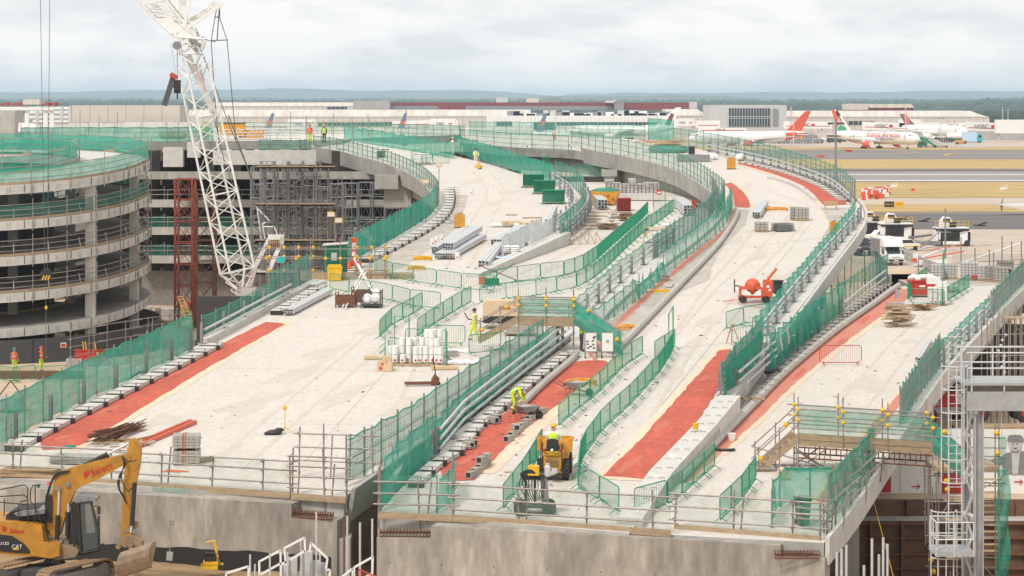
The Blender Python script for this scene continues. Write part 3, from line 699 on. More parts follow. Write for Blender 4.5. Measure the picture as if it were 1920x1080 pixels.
# fences, guardrails, barriers
def side(line,i):
 d=line[min(i+1,len(line)-1)]-line[max(i-1,0)];d.z=0;d.normalize();return V((-d.y,d.x,0)),d
def netfence(label,line,pl,h=1.8,m='net',z0=0.0,step=2.4,pr=.035,rails=(),mesh=False,grp='netted edge fences',off=0,sag=.05,postm='tube',name='netted_fence',signs=0,ext=.12,fold=.09):
 line=resample(line,.4);
 if off:line=[line[i]+side(line,i)[0]*off for i in range(len(line))]
 line=[V((p.x,p.y,pl.z(p.y)+z0))for p in line]
 t=thing(name,label,'fence',line[0],group=grp)
 n=len(line);q=MB();K=5;vs=[];r=random.Random(n)
 ph=r.uniform(0,6)
 for i,p in enumerate(line):
  s_,d=side(line,i);top=h-sag*abs(math.sin(i*.52+ph))+r.uniform(-.02,.02)
  for k in range(K+1):
   f=k/K;off_=fold*math.sin(i*.9+k*.8+ph)*(1-f*.4)+r.uniform(-.3,.3)*fold
   vs.append(p+s_*off_+V((0,0,.03+(top-.03)*f)))
 q.add(vs,[(i*(K+1)+k,(i+1)*(K+1)+k,(i+1)*(K+1)+k+1,i*(K+1)+k+1)for i in range(n-1)for k in range(K)])
 q.build('net',M[m],t,world=1,smooth=True)
 q=MB()
 hem=[vs[i*(K+1)+K]+V((0,0,.0))for i in range(n)]
 q.path(hem,.035,5);q.build('net_hem',M['net' if m!='dkgreen_net' else m],t,world=1)
 P=resample(line,step)[:99]
 for i,p in enumerate(P):
  s_,d=side(P,i);q=MB();q.tube(p+s_*.06+V((0,0,-.35)),p+s_*.06+V((0,0,h+ext)),pr,6)
  if pr<.05:q.box(p+s_*.06+V((0,0,.1)),(.12,.12,.1))
  q.build('post',M[postm],t,world=1)
 if rails:
  q=MB()
  for hh in rails:q.path([p+side(line,i)[0]*.1+V((0,0,hh))for i,p in enumerate(line)],.024,5)
  q.build('rail',M[postm],t,world=1)
 if mesh:
  q=MB()
  for i in range(n-1):
   s_,d=side(line,i);a,b=line[i]+s_*.03,line[i+1]+s_*.03
   for e in(0,.5):
    c=a.lerp(b,e);q.bar(c+V((0,0,.12)),c+V((0,0,h-.05)),.014,.014)
   for hh in(.15,.6,1.05,1.5):
    if hh<h:q.bar(a+V((0,0,hh)),b+V((0,0,hh)),.014,.014)
  q.build('mesh_panel',M['galv_dk'],t,world=1)
 if signs:
  q=MB();g=MB()
  for p in resample(line,signs)[:-1]:
   s_,d=side(line,0);i=min(range(n),key=lambda j:(line[j]-p).length);s_,d=side(line,i)
   sg=-1 if((p+s_).y>p.y)else 1
   c=p+s_*sg*.11+V((0,0,.28));q.bar(c-d*.33,c+d*.33,.02,.34);c2=c+s_*sg*.015;g.bar(c2-d*.18,c2+d*.02,.012,.16)
  so_=q.build('sign_board',M['white'],t,world=1)
  g2=g.build('sign_mark',M['logo_red'],t,world=1)
 return t
def guardrail(label,line,pl,h=1.05,step=2.0,rails=((.42,.09),(.78,.09)),sgn=1,z0=.1,name='guardrail',fat=.0):
 line=resample(line,.5);line=[V((p.x,p.y,pl.z(p.y)+z0))for p in line]
 t=thing(name,label,'guardrail',line[0],group='steel vehicle guardrails')
 if rails:
  for hh,sz in rails:
   q=MB()
   P=[p+side(line,i)[0]*sgn*.2+V((0,0,hh))for i,p in enumerate(line)]
   for a,b in zip(P,P[1:]):q.bar(a,b+(b-a)*.02,.08,.10)
   q.build('rail',M['galv'],t,world=1)
 for i,p in enumerate(resample(line,step)[:90]):
  s_,d=side(line,min(int(i*step/.5),len(line)-1));q=MB()
  q.use(M['galv_dk']);rz=math.atan2(d.y,d.x)
  q.box(p+V((0,0,h/2)),(.12,.03,h),rz=rz);q.box(p+d*.06+V((0,0,h/2)),(.015,.14,h),rz=rz);q.box(p-d*.06+V((0,0,h/2)),(.015,.14,h),rz=rz);q.box(p+V((0,0,.02)),(.42,.42,.05),rz=rz)
  for hh,sz in rails:q.box(p+s_*sgn*.1+V((0,0,hh)),(.12,.16,.1),rz=rz)
  q.build('post',None,t,world=1)
 return t
def slabs(name,label,line,pl,w_=1.0,step=2.0,sgn=-1,brk=True,z=.12,off=.15):
 """row of loose precast kerb slabs with black brackets between them"""
 P=resample(line,step)
 for i,(a,b)in enumerate(zip(P,P[1:])):
  d=b-a;d.normalize();s_=V((-d.y,d.x,0)).normalized()*sgn
  t=thing(name,label.format(ORD[i%len(ORD)]),'kerb slab',a,group='loose precast kerb slabs')
  q=MB();c=a.lerp(b,.45)+s_*(off+w_/2);m_=V((0,0,z))
  q.bar(a+d*.22+s_*(off+w_/2)+m_,b-d*.18+s_*(off+w_/2)+m_,w_,z*1.5);q.build('slab',M['kerb'],t,world=1)
  if brk:
   q=MB();c=a+s_*(off+w_)+V((0,0,z*.9));q.bar(a+s_*(off+.1)+V((0,0,.1)),c+s_*.1,.3,.25);q.build('bracket',M['black'],t,world=1)
   q=MB();q.tube(c-s_*.5+V((0,0,.28)),c+s_*.45+V((0,0,.28)),.022,5);q.tube(c+V((0,0,.0)),c+V((0,0,.3)),.03,5);q.build('tube_arm',M['tube'],t,world=1)
   # left ramp, left edge
L1=W([(-60,868),(0,836),(60,803),(160,752),(270,700),(362,655)],PA)
netfence('tall green netted fence down the left edge beside the long red strip',L1,PA,1.95,'net',step=2.4,mesh=True)
guardrail('row of bare grey guardrail posts behind the netting along the left red strip',W([(30,826),(90,795),(155,762),(205,738),(260,712),(312,684),(358,660)],PA),PA,1.15,4.4,rails=(),sgn=-1,z0=.1)
slabs('kerb_slab','{} loose kerb slab from the front along the left red strip',W([(0,845),(60,812),(160,762),(270,708),(390,648)],PA),PA,.8,2.2)
netfence('green netted fence with rails leading up past the end of the left red strip',W([(380,640),(430,615),(484,586),(520,566)],PA),PA,1.35,'net_mid',step=2.6,mesh=False)
guardrail('twin rail guardrail behind thin netting at the upper end of the left red strip',W([(378,648),(430,620),(484,590),(540,560)],PA),PA,1.15,4.4,sgn=-1)
netfence('short taller netted fence beside the grey tube stack',W([(505,574),(545,552),(585,531)],PA),PA,1.9,'net_mid',step=2.4,mesh=True)
guardrail('lone steel posts beside the grey tube stack',W([(540,555),(560,545)],PA),PA,1.25,3.0,rails=(),sgn=-1)
slabs('kerb_slab','{} kerb slab uphill of the left red strip',W([(500,590),(540,567),(590,538)],PA),PA,.7,2.4)
FB=[(648,503),(672,482),(740,446),(795,412),(812,397),(820,385)]
netfence('long green netted fence curving round the open well left of centre',W(smooth(FB),PA),PA,1.75,'net',step=2.4,fold=.06)
slabs('kerb_slab','{} kerb slab from the green cabin round the open well',W(smooth([(668,492),(742,455),(800,421),(822,398),(829,376),(828,358)]),PA),PA,.9,2.3)
netfence('curved netted fence with dark posts on the far lip of the open well',W(A_leftfar[:27],PA),PA,1.5,'net_thin',step=1.7,rails=(.5,1.0,1.45),signs=4.5,pr=.045,fold=.05)
netfence('netted fence round the scaffold platform left of the open well',[at(485,292,270),at(520,297,268),at(560,294,266),at(584,292,270)],Pl(13.3,0),1.5,'net_mid',step=1.6,rails=(.5,1.0),signs=2.5)
q=MB();P_=[at(478,296,271),at(520,302,268),at(570,300,265),at(590,290,274)]
for z_ in(-.1,):q.add([V((p.x,p.y,13.2))for p in P_]+[V((p.x,p.y,12.95))for p in P_],[(0,1,2,3),(7,6,5,4),(0,4,5,1),(1,5,6,2),(2,6,7,3),(3,7,4,0)])
tag(q.build('scaffold_platform',M['rust']),'rust edged working platform propped on scaffold left of the open well','platform')
# far fences
netfence('long green net sagging across the far side of the upper deck',W([(645,262),(700,272),(780,285),(850,298)],PA),PA,1.7,'net',step=2.6,sag=.25)
netfence('green netted fence curving down towards the stacked green barriers',W(smooth([(852,286),(920,306),(990,330),(1040,346)]),PA),PA,1.75,'net',step=2.2,rails=(.6,))
netfence('distant netted fence left of the crane on the upper deck',W([(40,268),(100,267),(317,267),(400,264)],PT),PT,1.5,'net',step=2.6,rails=(.5,1.0,1.45),ext=.5)
netfence('netted fence behind the white pipes and the yellow plant on the upper deck',W([(380,252),(480,252),(640,252),(720,253)],PT),PT,1.5,'net_thin',step=3.2,rails=(.5,1.0,1.45),ext=.6)
netfence('far thin netted fence in front of the terminal pier',W([(722,256),(870,262)],PT),PT,1.5,'net_mid',step=3,rails=(.5,1.0))
netfence('far netted fence on the upper deck edge above the storage bay',W([(862,270),(960,278),(1066,283)],Pl(PA.a,PA.b,CAP)),PA,1.6,'net_thin',step=2.6,rails=(.5,1.0),signs=5,pr=.045)
netfence('tall net rising at the bend of the crossing ramp near the stored boards',W([(1215,262),(1240,263),(1262,266)],PA),PA,2.3,'net',step=1.5)
netfence('outer netted fence of the crossing ramp in front of the airfield',W(smooth(C_right[::-1][:24][::-1])[::-1]if False else[(880,252),(1000,254),(1100,258),(1210,264)],PA),PA,1.6,'net_mid',step=2.6,rails=(.5,1.0))
netfence('netted fence sweeping round the outer curve above the far red strip',W(smooth([(1262,270),(1350,285),(1440,305),(1520,330),(1572,352),(1602,378)]),PA),PA,1.75,'net_thin',step=1.8,pr=.04,rails=(.6,1.2),fold=.05)
guardrail('silver twin rail guardrail round the outer curve above the far red strip',W(smooth([(1330,288),(1440,312),(1520,337),(1566,358),(1596,384)]),PA),PA,1.1,2.4,sgn=-1,z0=.15)
slabs('kerb_slab','{} loose kerb slab on the outer edge of the far red strip',W(smooth([(1390,306),(1440,316),(1500,335),(1545,354),(1578,377)]),PA),PA,.55,1.5,sgn=1,off=-.3)
netfence('netted fence with white labels along the inner edge of the crossing ramp',W(C_left_up[::-1][8:48],PA),PA,1.75,'net_thin',z0=.2,step=2.0,pr=.045,rails=(.6,1.2),signs=4.5,fold=.05)
netfence('bright net round the inside of the tight bend at the top of the central curve',W([(1356,384),(1358,396),(1340,415)],PA),PA,1.8,'net',step=2)
# central curve between the storage arm and the middle ramp
cg=[(1078,618),(1130,568),(1176,526),(1226,489),(1262,464)]
guardrail('grey twin rail guardrail on the kerb right of the storage arm',W(cg,PA),PA,1.15,4.7,sgn=1,z0=.24)
netfence('thin net draped behind the guardrail right of the storage arm',W(cg,PA),PA,1.2,'net_thin',z0=.2,step=30,off=.3,fold=.12)
netfence('netted panel fence with dark posts along the upper storage arm',W([(1226,492),(1262,465),(1300,440),(1330,414),(1346,392),(1336,372)],PA),PA,1.7,'net_mid',z0=.1,step=1.9,mesh=True,pr=.045)
netfence('drooping green net beside the pale drain pipe on the central curve',W([(1092,640),(1150,600),(1200,562)],PA),PA,1.35,'net_mid',z0=.1,step=3,sag=.2,fold=.16)
netfence('bright bunched green net midway up the central curve',W([(1192,567),(1222,543),(1246,522)],PA),PA,1.15,'net',z0=.1,step=3,sag=.35,fold=.2)
netfence('smooth green net on the upper part of the central curve',W([(1246,520),(1280,492),(1316,465),(1345,440),(1364,420),(1372,395)],PA),PA,1.8,'net_mid',z0=.05,step=5,sag=.12,fold=.14)
netfence('back netted fence of the storage arm under the crossing ramp',W(smooth([(1075,336),(1140,340),(1215,350),(1290,360),(1334,380)]),PB),PB,1.5,'net_mid',step=2.2,fold=.05)
nose1=smooth([(1046,345),(1074,362),(1085,384),(1078,402)])
netfence('green net round the outside of the nose beside the stacked green barriers',W(smooth([(1040,338),(1070,350),(1092,372),(1095,395)]),PA),PA,1.75,'net_mid',step=2,rails=(.6,))
netfence('bright green net running down the nose of the left ramp',W(smooth([(1097,393),(1085,412),(1066,430),(1050,444)]),PA),PA,1.5,'net',step=2)
guardrail('silver guardrail bending round the inner side of the nose',W(smooth([(1030,344),(1062,366),(1074,390),(1064,412),(1040,432)]),PA),PA,1.1,3.2,rails=((.5,.09),(.85,.09)),sgn=1,z0=.1)
guardrail('silver guardrail bending round the storage side of the nose',W(smooth([(1098,372),(1108,392),(1100,412),(1078,436),(1054,452)]),Pl(PA.a-.4,PA.b)),Pl(PA.a-.4,PA.b),1.2,3.2,rails=((.25,.09),(.6,.09),(1.0,.09)),sgn=-1,z0=.1)
# void between the two front decks
netfence('panel fence with dark posts along the right edge of the left deck',W([(652,912),(700,885),(760,850),(850,785),(960,706),(1020,664)],PA),PA,1.8,'net_mid',z0=.1,step=2.1,mesh=True,pr=.045,rails=(.9,))
netfence('bright green netted fence at the front left corner edge of the dumper deck',W([(716,960),(745,919),(780,888),(813,860)],PA),PA,1.85,'net',z0=.0,step=3.2,fold=.1)
netfence('bright green net behind the silver guardrail of the dumper deck',W([(813,860),(859,804),(903,768),(981,705),(1052,650)],PA),PA,1.35,'net',z0=.0,step=3.2,fold=.1,off=.12)
guardrail('silver guardrail with pale rails beside the bending worker',W([(817,858),(862,803),(906,767),(984,704),(1019,677),(1055,648)],PA),PA,1.2,4.3,rails=((.3,.09),(.7,.09),(1.1,.09)),sgn=-1,z0=.1)
slabs('kerb_slab','{} kerb slab from the front beside the nearest red strip',W([(748,912),(790,874),(824,857),(868,804),(912,768),(990,706),(1042,667)],PA),PA,.6,2.2,off=.3)
# middle ramp, right edge
guardrail('grey steel guardrail up the outer edge of the middle ramp',W([(1440,632),(1459,606),(1477,584),(1508,544),(1552,489),(1602,429),(1614,412)],PA),PA,1.1,4.6,sgn=1)
netfence('bright net tied along the guardrail of the middle ramp',W([(1425,642),(1459,600),(1508,538),(1552,484),(1600,426),(1612,405)],PA),PA,1.2,'net',z0=.05,step=60,off=.35,sag=.1,fold=.14)
netfence('folded green net at the foot of the middle ramp guardrail',W([(1354,740),(1380,702),(1412,668),(1430,645)],PA),PA,1.5,'net',step=2,mesh=True)
netfence('bright net closing the gap beyond the concrete upstand',W([(1358,747),(1392,712),(1416,688),(1432,666)],PA),PA,1.4,'dkgreen_net',step=2.5,off=.1)
guardrail('short guardrail with three pale rails beyond the concrete upstand',W([(1378,764),(1412,732),(1450,697)],PD),PD,1.6,3.6,rails=((.6,.09),(1.0,.09),(1.45,.09)),sgn=-1,z0=.3)
guardrail('u-shaped rail ends at the head of the nearest pale red strip',W([(1352,722),(1350,742)],PA),PA,.9,3,rails=((.2,.09),(.5,.09),(.8,.09)),sgn=1,z0=.25)
# right ramp
netfence('rippling green net low along the left edge of the right hand ramp',W([(1440,712),(1464,692),(1518,642),(1580,594)],PD),PD,2.0,'net',z0=.3,step=3,fold=.2,sag=.1)
netfence('straight green netted fence at the top left of the right hand ramp',W([(1580,594),(1622,561),(1652,538),(1666,533)],PD),PD,1.9,'net_mid',z0=.25,step=2,fold=.04)
netfence('netted fence turning round the far end of the gap near the white truck',[at(1560,528,206),at(1600,520,212),at(1640,520,214),at(1662,528,200)],Pl(4.2,0),2.4,'net_mid',step=2)
guardrail('pale twin rail guardrail up the left edge of the right hand ramp',W([(1578,602),(1618,568),(1656,538)],PD),PD,1.2,40,rails=((.5,.09),(1.0,.09)),sgn=-1,z0=.2)
slabs('kerb_slab','{} kerb slab along the left edge of the right hand ramp',W([(1398,754),(1418,734),(1458,694),(1516,643),(1568,601),(1616,562),(1652,536)],PD),PD,.45,1.9,off=.2)
netfence('green mesh fence on the near right edge of the right hand ramp',W([(1690,800),(1720,752),(1750,710),(1764,690)],PD),PD,1.8,'net_mid',step=1.6,mesh=True,pr=.045,rails=(.6,1.2))
guardrail('grey steel guardrail up the right edge of the right hand ramp',W([(1770,695),(1800,660),(1840,617),(1862,594)],PD),PD,1.15,4.4,sgn=1)
netfence('net tied along the guardrail of the right hand ramp',W([(1762,690),(1800,652),(1840,610),(1864,588)],PD),PD,1.1,'net',step=60,off=.3,fold=.12)
netfence('dark mesh fence at the far right end of the right hand ramp',W([(1860,597),(1890,565),(1925,528),(1960,490)],PD),PD,1.7,'net_thin',step=1.7,mesh=True,pr=.045)
netfence('green net under the footbridge on the right hand ramp',W([(1555,968),(1588,930),(1622,893),(1640,868)],PD),PD,1.6,'net',step=2.2,mesh=True,fold=.1)
netfence('green net wrapped round the near corner where the wheelie bin stands',W([(1450,990),(1452,965),(1474,940),(1560,940)],PD),PD,1.35,'net',step=2.2)
netfence('small green net standing at the front left corner of the dumper deck',W([(822,962),(850,942),(852,912)],PA),PA,1.3,'net',step=1.5)
# scaffold handrails along the two front edges
def handrail(label,line,pl,h=1.25,step=2.2,net='net_thin',rails=(.35,.8,1.2),board=True,nets=True,name='scaffold_handrail',jit=.25,caps=False):
 line=[V((p.x,p.y,pl.z(p.y)))for p in resample(line,.5)]
 t=thing(name,label,'handrail',line[0],group='scaffold tube handrails');r=random.Random(len(line)*7)
 for hh in rails:
  q=MB();a,b=line[0],line[-1];L=(b-a).length;k=max(1,int(L/5.5))
  for i in range(k):
   p0=line[int(i*(len(line)-1)/k)];p1=line[min(int((i+1)*(len(line)-1)/k)+1,len(line)-1)]
   dz=r.uniform(-.02,.02);q.tube(p0+V((-.2,-.05-.05*(i%2),hh+dz)),p1+V((.25,-.05-.05*(i%2),hh-dz+.03)),.036,6)
  q.build('rail',M['tube'],t,world=1)
 for i,p in enumerate(resample(line,step)):
  q=MB();ee=r.uniform(-.15,jit)
  q.tube(p+V((0,0,-.5)),p+V((r.uniform(-.1,.1),0,h+ee)),.036,6)
  if i%3==1:q.tube(p+V((.25,-.02,-.3)),p+V((r.uniform(.3,.5),-.06,h+r.uniform(-.4,.2))),.034,6)
  for hh in rails:q.box(p+V((0,-.05,hh)),(.11,.13,.11))
  q.build('post',M['tube'],t,world=1)
 if board:
  q=MB();k=max(1,int((line[-1]-line[0]).length/3.9));
  for i in range(k):
   p0=line[int(i*(len(line)-1)/k)];p1=line[int((i+1)*(len(line)-1)/k)]
   q.bar(p0+V((0,-.16,.03+r.uniform(-.015,.015))),p1+V((-.02,-.16,.03)),.045,.26)
  q.build('toe_board',M['board'],t,world=1)
 if nets:
  q=MB();n=len(line);K=4;vs=[]
  for i,p in enumerate(line):
   for k in range(K+1):
    f=k/K;vs.append(p+V((0,.08+.05*math.sin(i*.8+k),-.05+(h-.08-.05*math.sin(i*1.1))*f)))
  q.add(vs,[(i*(K+1)+k,(i+1)*(K+1)+k,(i+1)*(K+1)+k+1,i*(K+1)+k+1)for i in range(n-1)for k in range(K)])
  q.build('net',M[net],t,world=1,smooth=True)
 return t
M['net_faint']=mat('very_thin_net',(.22,.40,.30),.8,var=.3,scale=3,alpha=.19)
handrail('long tube handrail with timber toe boards along the front of the left deck',W([(-70,889),(100,897),(300,912),(545,929)],PA),PA,1.4,2.2,'net_faint',(.45,.95,1.3))
handrail('handrail closing the notch at the right end of the left deck',W([(548,930),(600,934),(650,938)],PA),PA,1.75,1.4,'net_faint',(.35,.8,1.2,1.6),nets=False)
handrail('inner handrail frame set back behind the notch of the left deck',W([(560,895),(640,900),(700,902)],PA),PA,2.0,1.1,'net_faint',(.7,1.25,1.8),board=False,nets=False)
handrail('tube handrail at the front left of the dumper deck by the green net',W([(710,966),(820,970),(850,972)],PA),PA,1.7,1.6,'net_thin',(.45,.85,1.3),nets=True)
handrail('long tube handrail with thin net along the front of the dumper deck',W([(850,972),(1100,988),(1262,1001)],PA),PA,1.5,2.6,'net_faint',(.35,.8,1.3))
handrail('tube handrail with timber boards at the front of the right hand ramp',W([(1264,990),(1400,1000),(1538,1012)],PD),PD,1.4,2.3,'net_faint',(.35,.85,1.3))
handrail('tube handrail hung on the lower right edge of the right hand ramp',W([(1500,990),(1545,1000)],PD),PD,1.3,1.5,'net_thin',(.4,.8,1.2),board=False)
handrail('tube handrail along the near right edge of the right hand ramp',W([(1550,1008),(1600,945),(1640,890)],PD),PD,1.35,2.2,'net_mid',(.5,1.0),board=False)
q=MB();vs=[];n=14
for i in range(n+1):
 f=i/n;px=288+f*72;p=PA.at(px,912+f*5)
 for k in range(5):
  g=k/4;s_=math.sin(math.pi*f);vs.append(V((p.x+.03*math.sin(i+k),p.y-.32-.05*k,p.z+.05-g*.75*s_**.7)))
q.add(vs,[(i*5+k,(i+1)*5+k,(i+1)*5+k+1,i*5+k+1)for i in range(n)for k in range(4)])
tag(q.build('sagging_net',M['net_thin'],smooth=True),'loose green net sagging over the front wall left of centre','net')
# crowd control barriers
def barrier(label,m='green',grp='green crowd control barriers'):
 t=thing('crowd_barrier',label,'barrier',(0,0,0),group=grp);c=.12;q=MB()
 q.path([(c,0,.16),(0.0,0,.28),(0,0,.98),(.03,0,1.06),(c,0,1.1),(2.3-c,0,1.1),(2.27,0,1.06),(2.3,0,.98),(2.3,0,.28),(2.3-c,0,.16)],.024,6,closed=True)
 q.build('frame',M[m],t)
 q=MB()
 for i in range(1,19):x=2.3*i/19;q.bar((x,0,.16),(x,0,1.1),.011,.011)
 q.build('infill_bars',M[m],t)
 for x in(.22,2.08):
  q=MB();q.path([(x,-.3,.02),(x,-.06,.2),(x,.06,.2),(x,.3,.02)],.02,5);q.build('foot',M[m],t)
 return t
BAR=None
def place_barrier(a,b,label,m='green'):
 global BAR
 d=b-a;rz=math.atan2(d.y,d.x);pit=-math.atan2(d.z,math.hypot(d.x,d.y))
 if BAR is None:BAR=barrier(label);o=BAR;o.location=a
 else:o=dup(BAR,a,0,label)
 o.rotation_euler=(0,pit,rz);return o
def brun(pts,pl,where,step=2.36):
 P=resample(W(pts,pl,.01),step)
 for i,(a,b)in enumerate(zip(P,P[1:])):
  place_barrier(a,b if(b-a).length>2 else a+(b-a).normalized()*2.3,f'{ORD[i]} green barrier {where}')
brun([(944,962),(985,908),(1020,846)],PA,'from the front in the row left of the dumper')
brun([(1048,805),(1075,780),(1120,745),(1172,690),(1207,668)],PA,'from the front in the row between the wheelbarrow and the strip corner')
brun([(1084,920),(1090,868),(1130,812),(1185,762),(1240,700),(1262,662)],PA,'from the front in the row right of the dumper')
brun([(1084,922),(1120,942),(1156,965)],PA,'of the pair angled toward the front handrail')
brun([(1228,680),(1252,664),(1270,652)],PA,'of the cluster beside the tall green posts')
brun([(1190,970),(1262,950),(1300,915),(1338,882)],PD,'in the row standing over the slotted drain channel')
brun([(1350,984),(1390,945),(1418,905)],PD,'in the row near the foot of the timber stair')
brun([(1362,622),(1402,610),(1432,606)],PA,'in the heap behind the orange tripod')
brun([(1372,648),(1420,650)],PA,'lying lowest in the heap behind the orange tripod')
brun([(706,517),(745,527),(770,531),(803,537),(838,541),(880,548),(902,548)],PA,'from the left in the row behind the steel stillages')
brun([(905,545),(940,536),(1010,527),(1060,521),(1092,510),(1120,490),(1150,462),(1180,436),(1200,418),(1215,402)],Pl(PB.a,PB.b),'from the bend in the row along the left of the walkway')
brun([(900,572),(932,566),(990,562),(1040,552),(1086,542),(1118,523),(1150,494),(1180,464),(1206,440),(1235,420),(1262,400)],PA,'from the left in the row along the right of the walkway')
brun([(783,636),(815,612),(850,590),(885,570)],PA,'from the front in the row leading up to the walkway')
brun([(712,638),(735,614),(770,596),(793,582)],PA,'from the left in the row behind the paint drums')
brun([(618,545),(655,553),(690,560),(730,567),(764,577),(792,580)],PA,'from the left in the row right behind the brown stillage')
brun([(792,648),(830,650),(870,649),(890,650)],PA,'from the left just left of the walking worker')
brun([(880,668),(920,665),(958,660)],PA,'in front of the compressor')
brun([(728,672),(800,680)],PA,'caging the front of the paint drums')
brun([(838,692),(836,655)],PA,'closing the right side of the paint drums')
brun([(722,690),(722,655)],PA,'closing the left side of the paint drums')
brun([(760,655),(836,658)],PA,'standing behind the paint drums')
brun([(772,302),(812,300)],PA,'around the far pallet of cement bags, back row')
brun([(772,312),(812,310),(834,308)],PA,'around the far pallet of cement bags, front row')
brun([(1706,572),(1762,574)],PD,'at the front of the cage round the red skip')
brun([(1702,566),(1722,540),(1740,528)],PD,'on the left of the cage round the red skip')
brun([(1766,574),(1790,560),(1812,546)],PD,'on the right of the cage round the red skip')
brun([(1226,402),(1262,400)],PB,'closing the top of the walkway')
o=place_barrier(PD.at(1537,685),PD.at(1617,685),'red barrier standing alone across the dusty red strip')
for ch in list(o.children):
 ch.data=ch.data.copy();ch.data.materials.clear();ch.data.materials.append(M['red_p'])
def bstack(px,py,n,label,w_=1.7):
 p=PA.at(px,py);t=thing('barrier_stack',label,'barriers',p,group='stacks of stored green barriers')
 q=MB()
 for i in range(n):
  y=i*.085;j_=rnd.uniform(-.07,.07)
  q.path([(-w_/2+j_,y,.2),(-w_/2+j_,y,1.15),(w_/2+j_,y,1.15),(w_/2+j_,y,.2)],.03,5,closed=True)
  for k in range(1,14):x=j_-w_/2+w_*k/14;q.bar((x,y,.2),(x,y,1.15),.022,.022)
 q.build('stacked_barriers',M['green'],t)
 for x in(-w_/2+.1,w_/2-.1):
  q=MB()
  for i in range(n):q.path([(x-.3,i*.085-.3,.02),(x,i*.085,.22),(x+.3,i*.085-.3,.02)],.02,4)
  q.build('foot',M['green'],t)
bstack(1000,352,16,'farthest square stack of green barriers by the curved net')
bstack(1021,364,16,'middle square stack of green barriers')
bstack(1038,383,16,'nearest square stack of green barriers by the silver rail')
p=PA.at(1024,332);q=MB()
for i in range(6):
 for k in range(6):q.tube((p.x-.3+i*.12,p.y+k*.1,p.z),(p.x-.3+i*.12,p.y+k*.1,p.z+1.9),.03,4)
 q.tube((p.x-.3+i*.12,p.y,p.z+1.7),(p.x-.3+i*.12,p.y+.5,p.z+1.7),.03,4)
tag(q.build('upended_barriers',M['green']),'green barriers stood on end behind the square stacks','barriers')
def gate(a,b,h,label,sign=None):
 t=thing('gate_frame',label,'gate frame',a,group='tall green gateway frames');q=MB()
 q.path([a,a+V((0,0,h)),b+V((0,0,h)),b],.035,6);q.build('frame',M['green'],t,world=1)
 if sign:
  c=a.lerp(b,.5)+V((0,0,sign));q=MB();q.box(c,(.45,.03,.4));s_=q.build('sign',M['logo_red'],t,world=1)
  q=MB();q.box(c+V((0,-.025,-.02)),(.3,.01,.14));q.build('sign_text_panel',M['white'],s_);s_.children[0].location=(-a.x,-a.y,-a.z)
 return t
gate(PA.at(740,660),PA.at(767,660),1.9,'green gateway frame behind the paint drums')
gate(PA.at(677,504),PA.at(703,520),2.3,'green gateway frame beside the green cabin')
gate(PA.at(1254,672),PA.at(1262,655),2.3,'green gateway frame in the row right of the strip corner')
gate(PB.at(1225,386),PB.at(1247,386),2.5,'green gateway frame at the top of the walkway',1.2)
gate(PD.at(1768,572),PD.at(1770,565),3.4,'green posts standing in the cage round the red skip')
# spiral car park ramp on the left
HX,HYc,RO,RI=-43.7,218.0,14.0,8.0
def tilt(Y):return .125*(min(Y,216)-204.6)+.06*max(0,Y-216)
LEV=[11.8,9.05,6.3,3.5,.8]
tt=thing('spiral_ramp','round concrete car park ramp with five ring decks, far left','car park ramp',(HX,HYc,-1.5))
def ring(r,z0,a0=-180,a1=180,n=96):
 return[V((HX+r*math.cos(R(a0+(a1-a0)*i/n)),HYc+r*math.sin(R(a0+(a1-a0)*i/n)),0))for i in range(n+1)]
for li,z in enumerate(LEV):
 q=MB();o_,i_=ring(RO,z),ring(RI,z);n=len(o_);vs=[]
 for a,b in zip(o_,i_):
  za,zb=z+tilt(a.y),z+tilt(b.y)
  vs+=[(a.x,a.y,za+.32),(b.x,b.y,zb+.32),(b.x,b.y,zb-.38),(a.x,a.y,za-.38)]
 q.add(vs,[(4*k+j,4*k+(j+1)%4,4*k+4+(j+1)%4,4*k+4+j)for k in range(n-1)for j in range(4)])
 q.ms=[M['kerb'],M['floor_shade']];q.m=[1 if(i_%4 in(0,2)and not(li==0 and i_%4==0))else 0 for i_ in range(len(q.f))]  # covered ring faces get the painted-in shade tone, open top deck stays light
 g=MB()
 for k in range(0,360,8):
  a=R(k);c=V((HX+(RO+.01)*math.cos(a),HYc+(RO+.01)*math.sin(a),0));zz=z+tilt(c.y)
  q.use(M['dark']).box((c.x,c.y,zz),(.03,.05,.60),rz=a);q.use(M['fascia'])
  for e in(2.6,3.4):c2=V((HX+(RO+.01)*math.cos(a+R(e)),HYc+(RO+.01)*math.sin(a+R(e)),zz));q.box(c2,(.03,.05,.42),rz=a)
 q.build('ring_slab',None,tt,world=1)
cols=[]
for ang,r,wd in((-76,13.45,.8),(-38,13.4,.75),(-8,13.2,.7),(-112,13.3,.75),(25,13.2,.6),(60,13.2,.6),(100,13.2,.6),(140,13.2,.6),(-150,13.2,.6),(-60,8.6,.7),(-20,8.6,.7),(20,8.6,.7),(-100,8.6,.7),(70,8.6,.7),(130,8.6,.7)):
 a=R(ang);x,y=HX+r*math.cos(a),HYc+r*math.sin(a);q=MB();q.box((x,y,(11.6+tilt(y)-1.5)/2),(wd,wd,11.4+tilt(y)+1.5));q.build('column',M['kerb']if r>10 else M['fascia'],tt,world=1)
q=MB();q.lathe([(6.2,-1.5),(6.2,11.2)],(HX,HYc,0),32);q.build('core_wall',M['under'],tt,world=1)
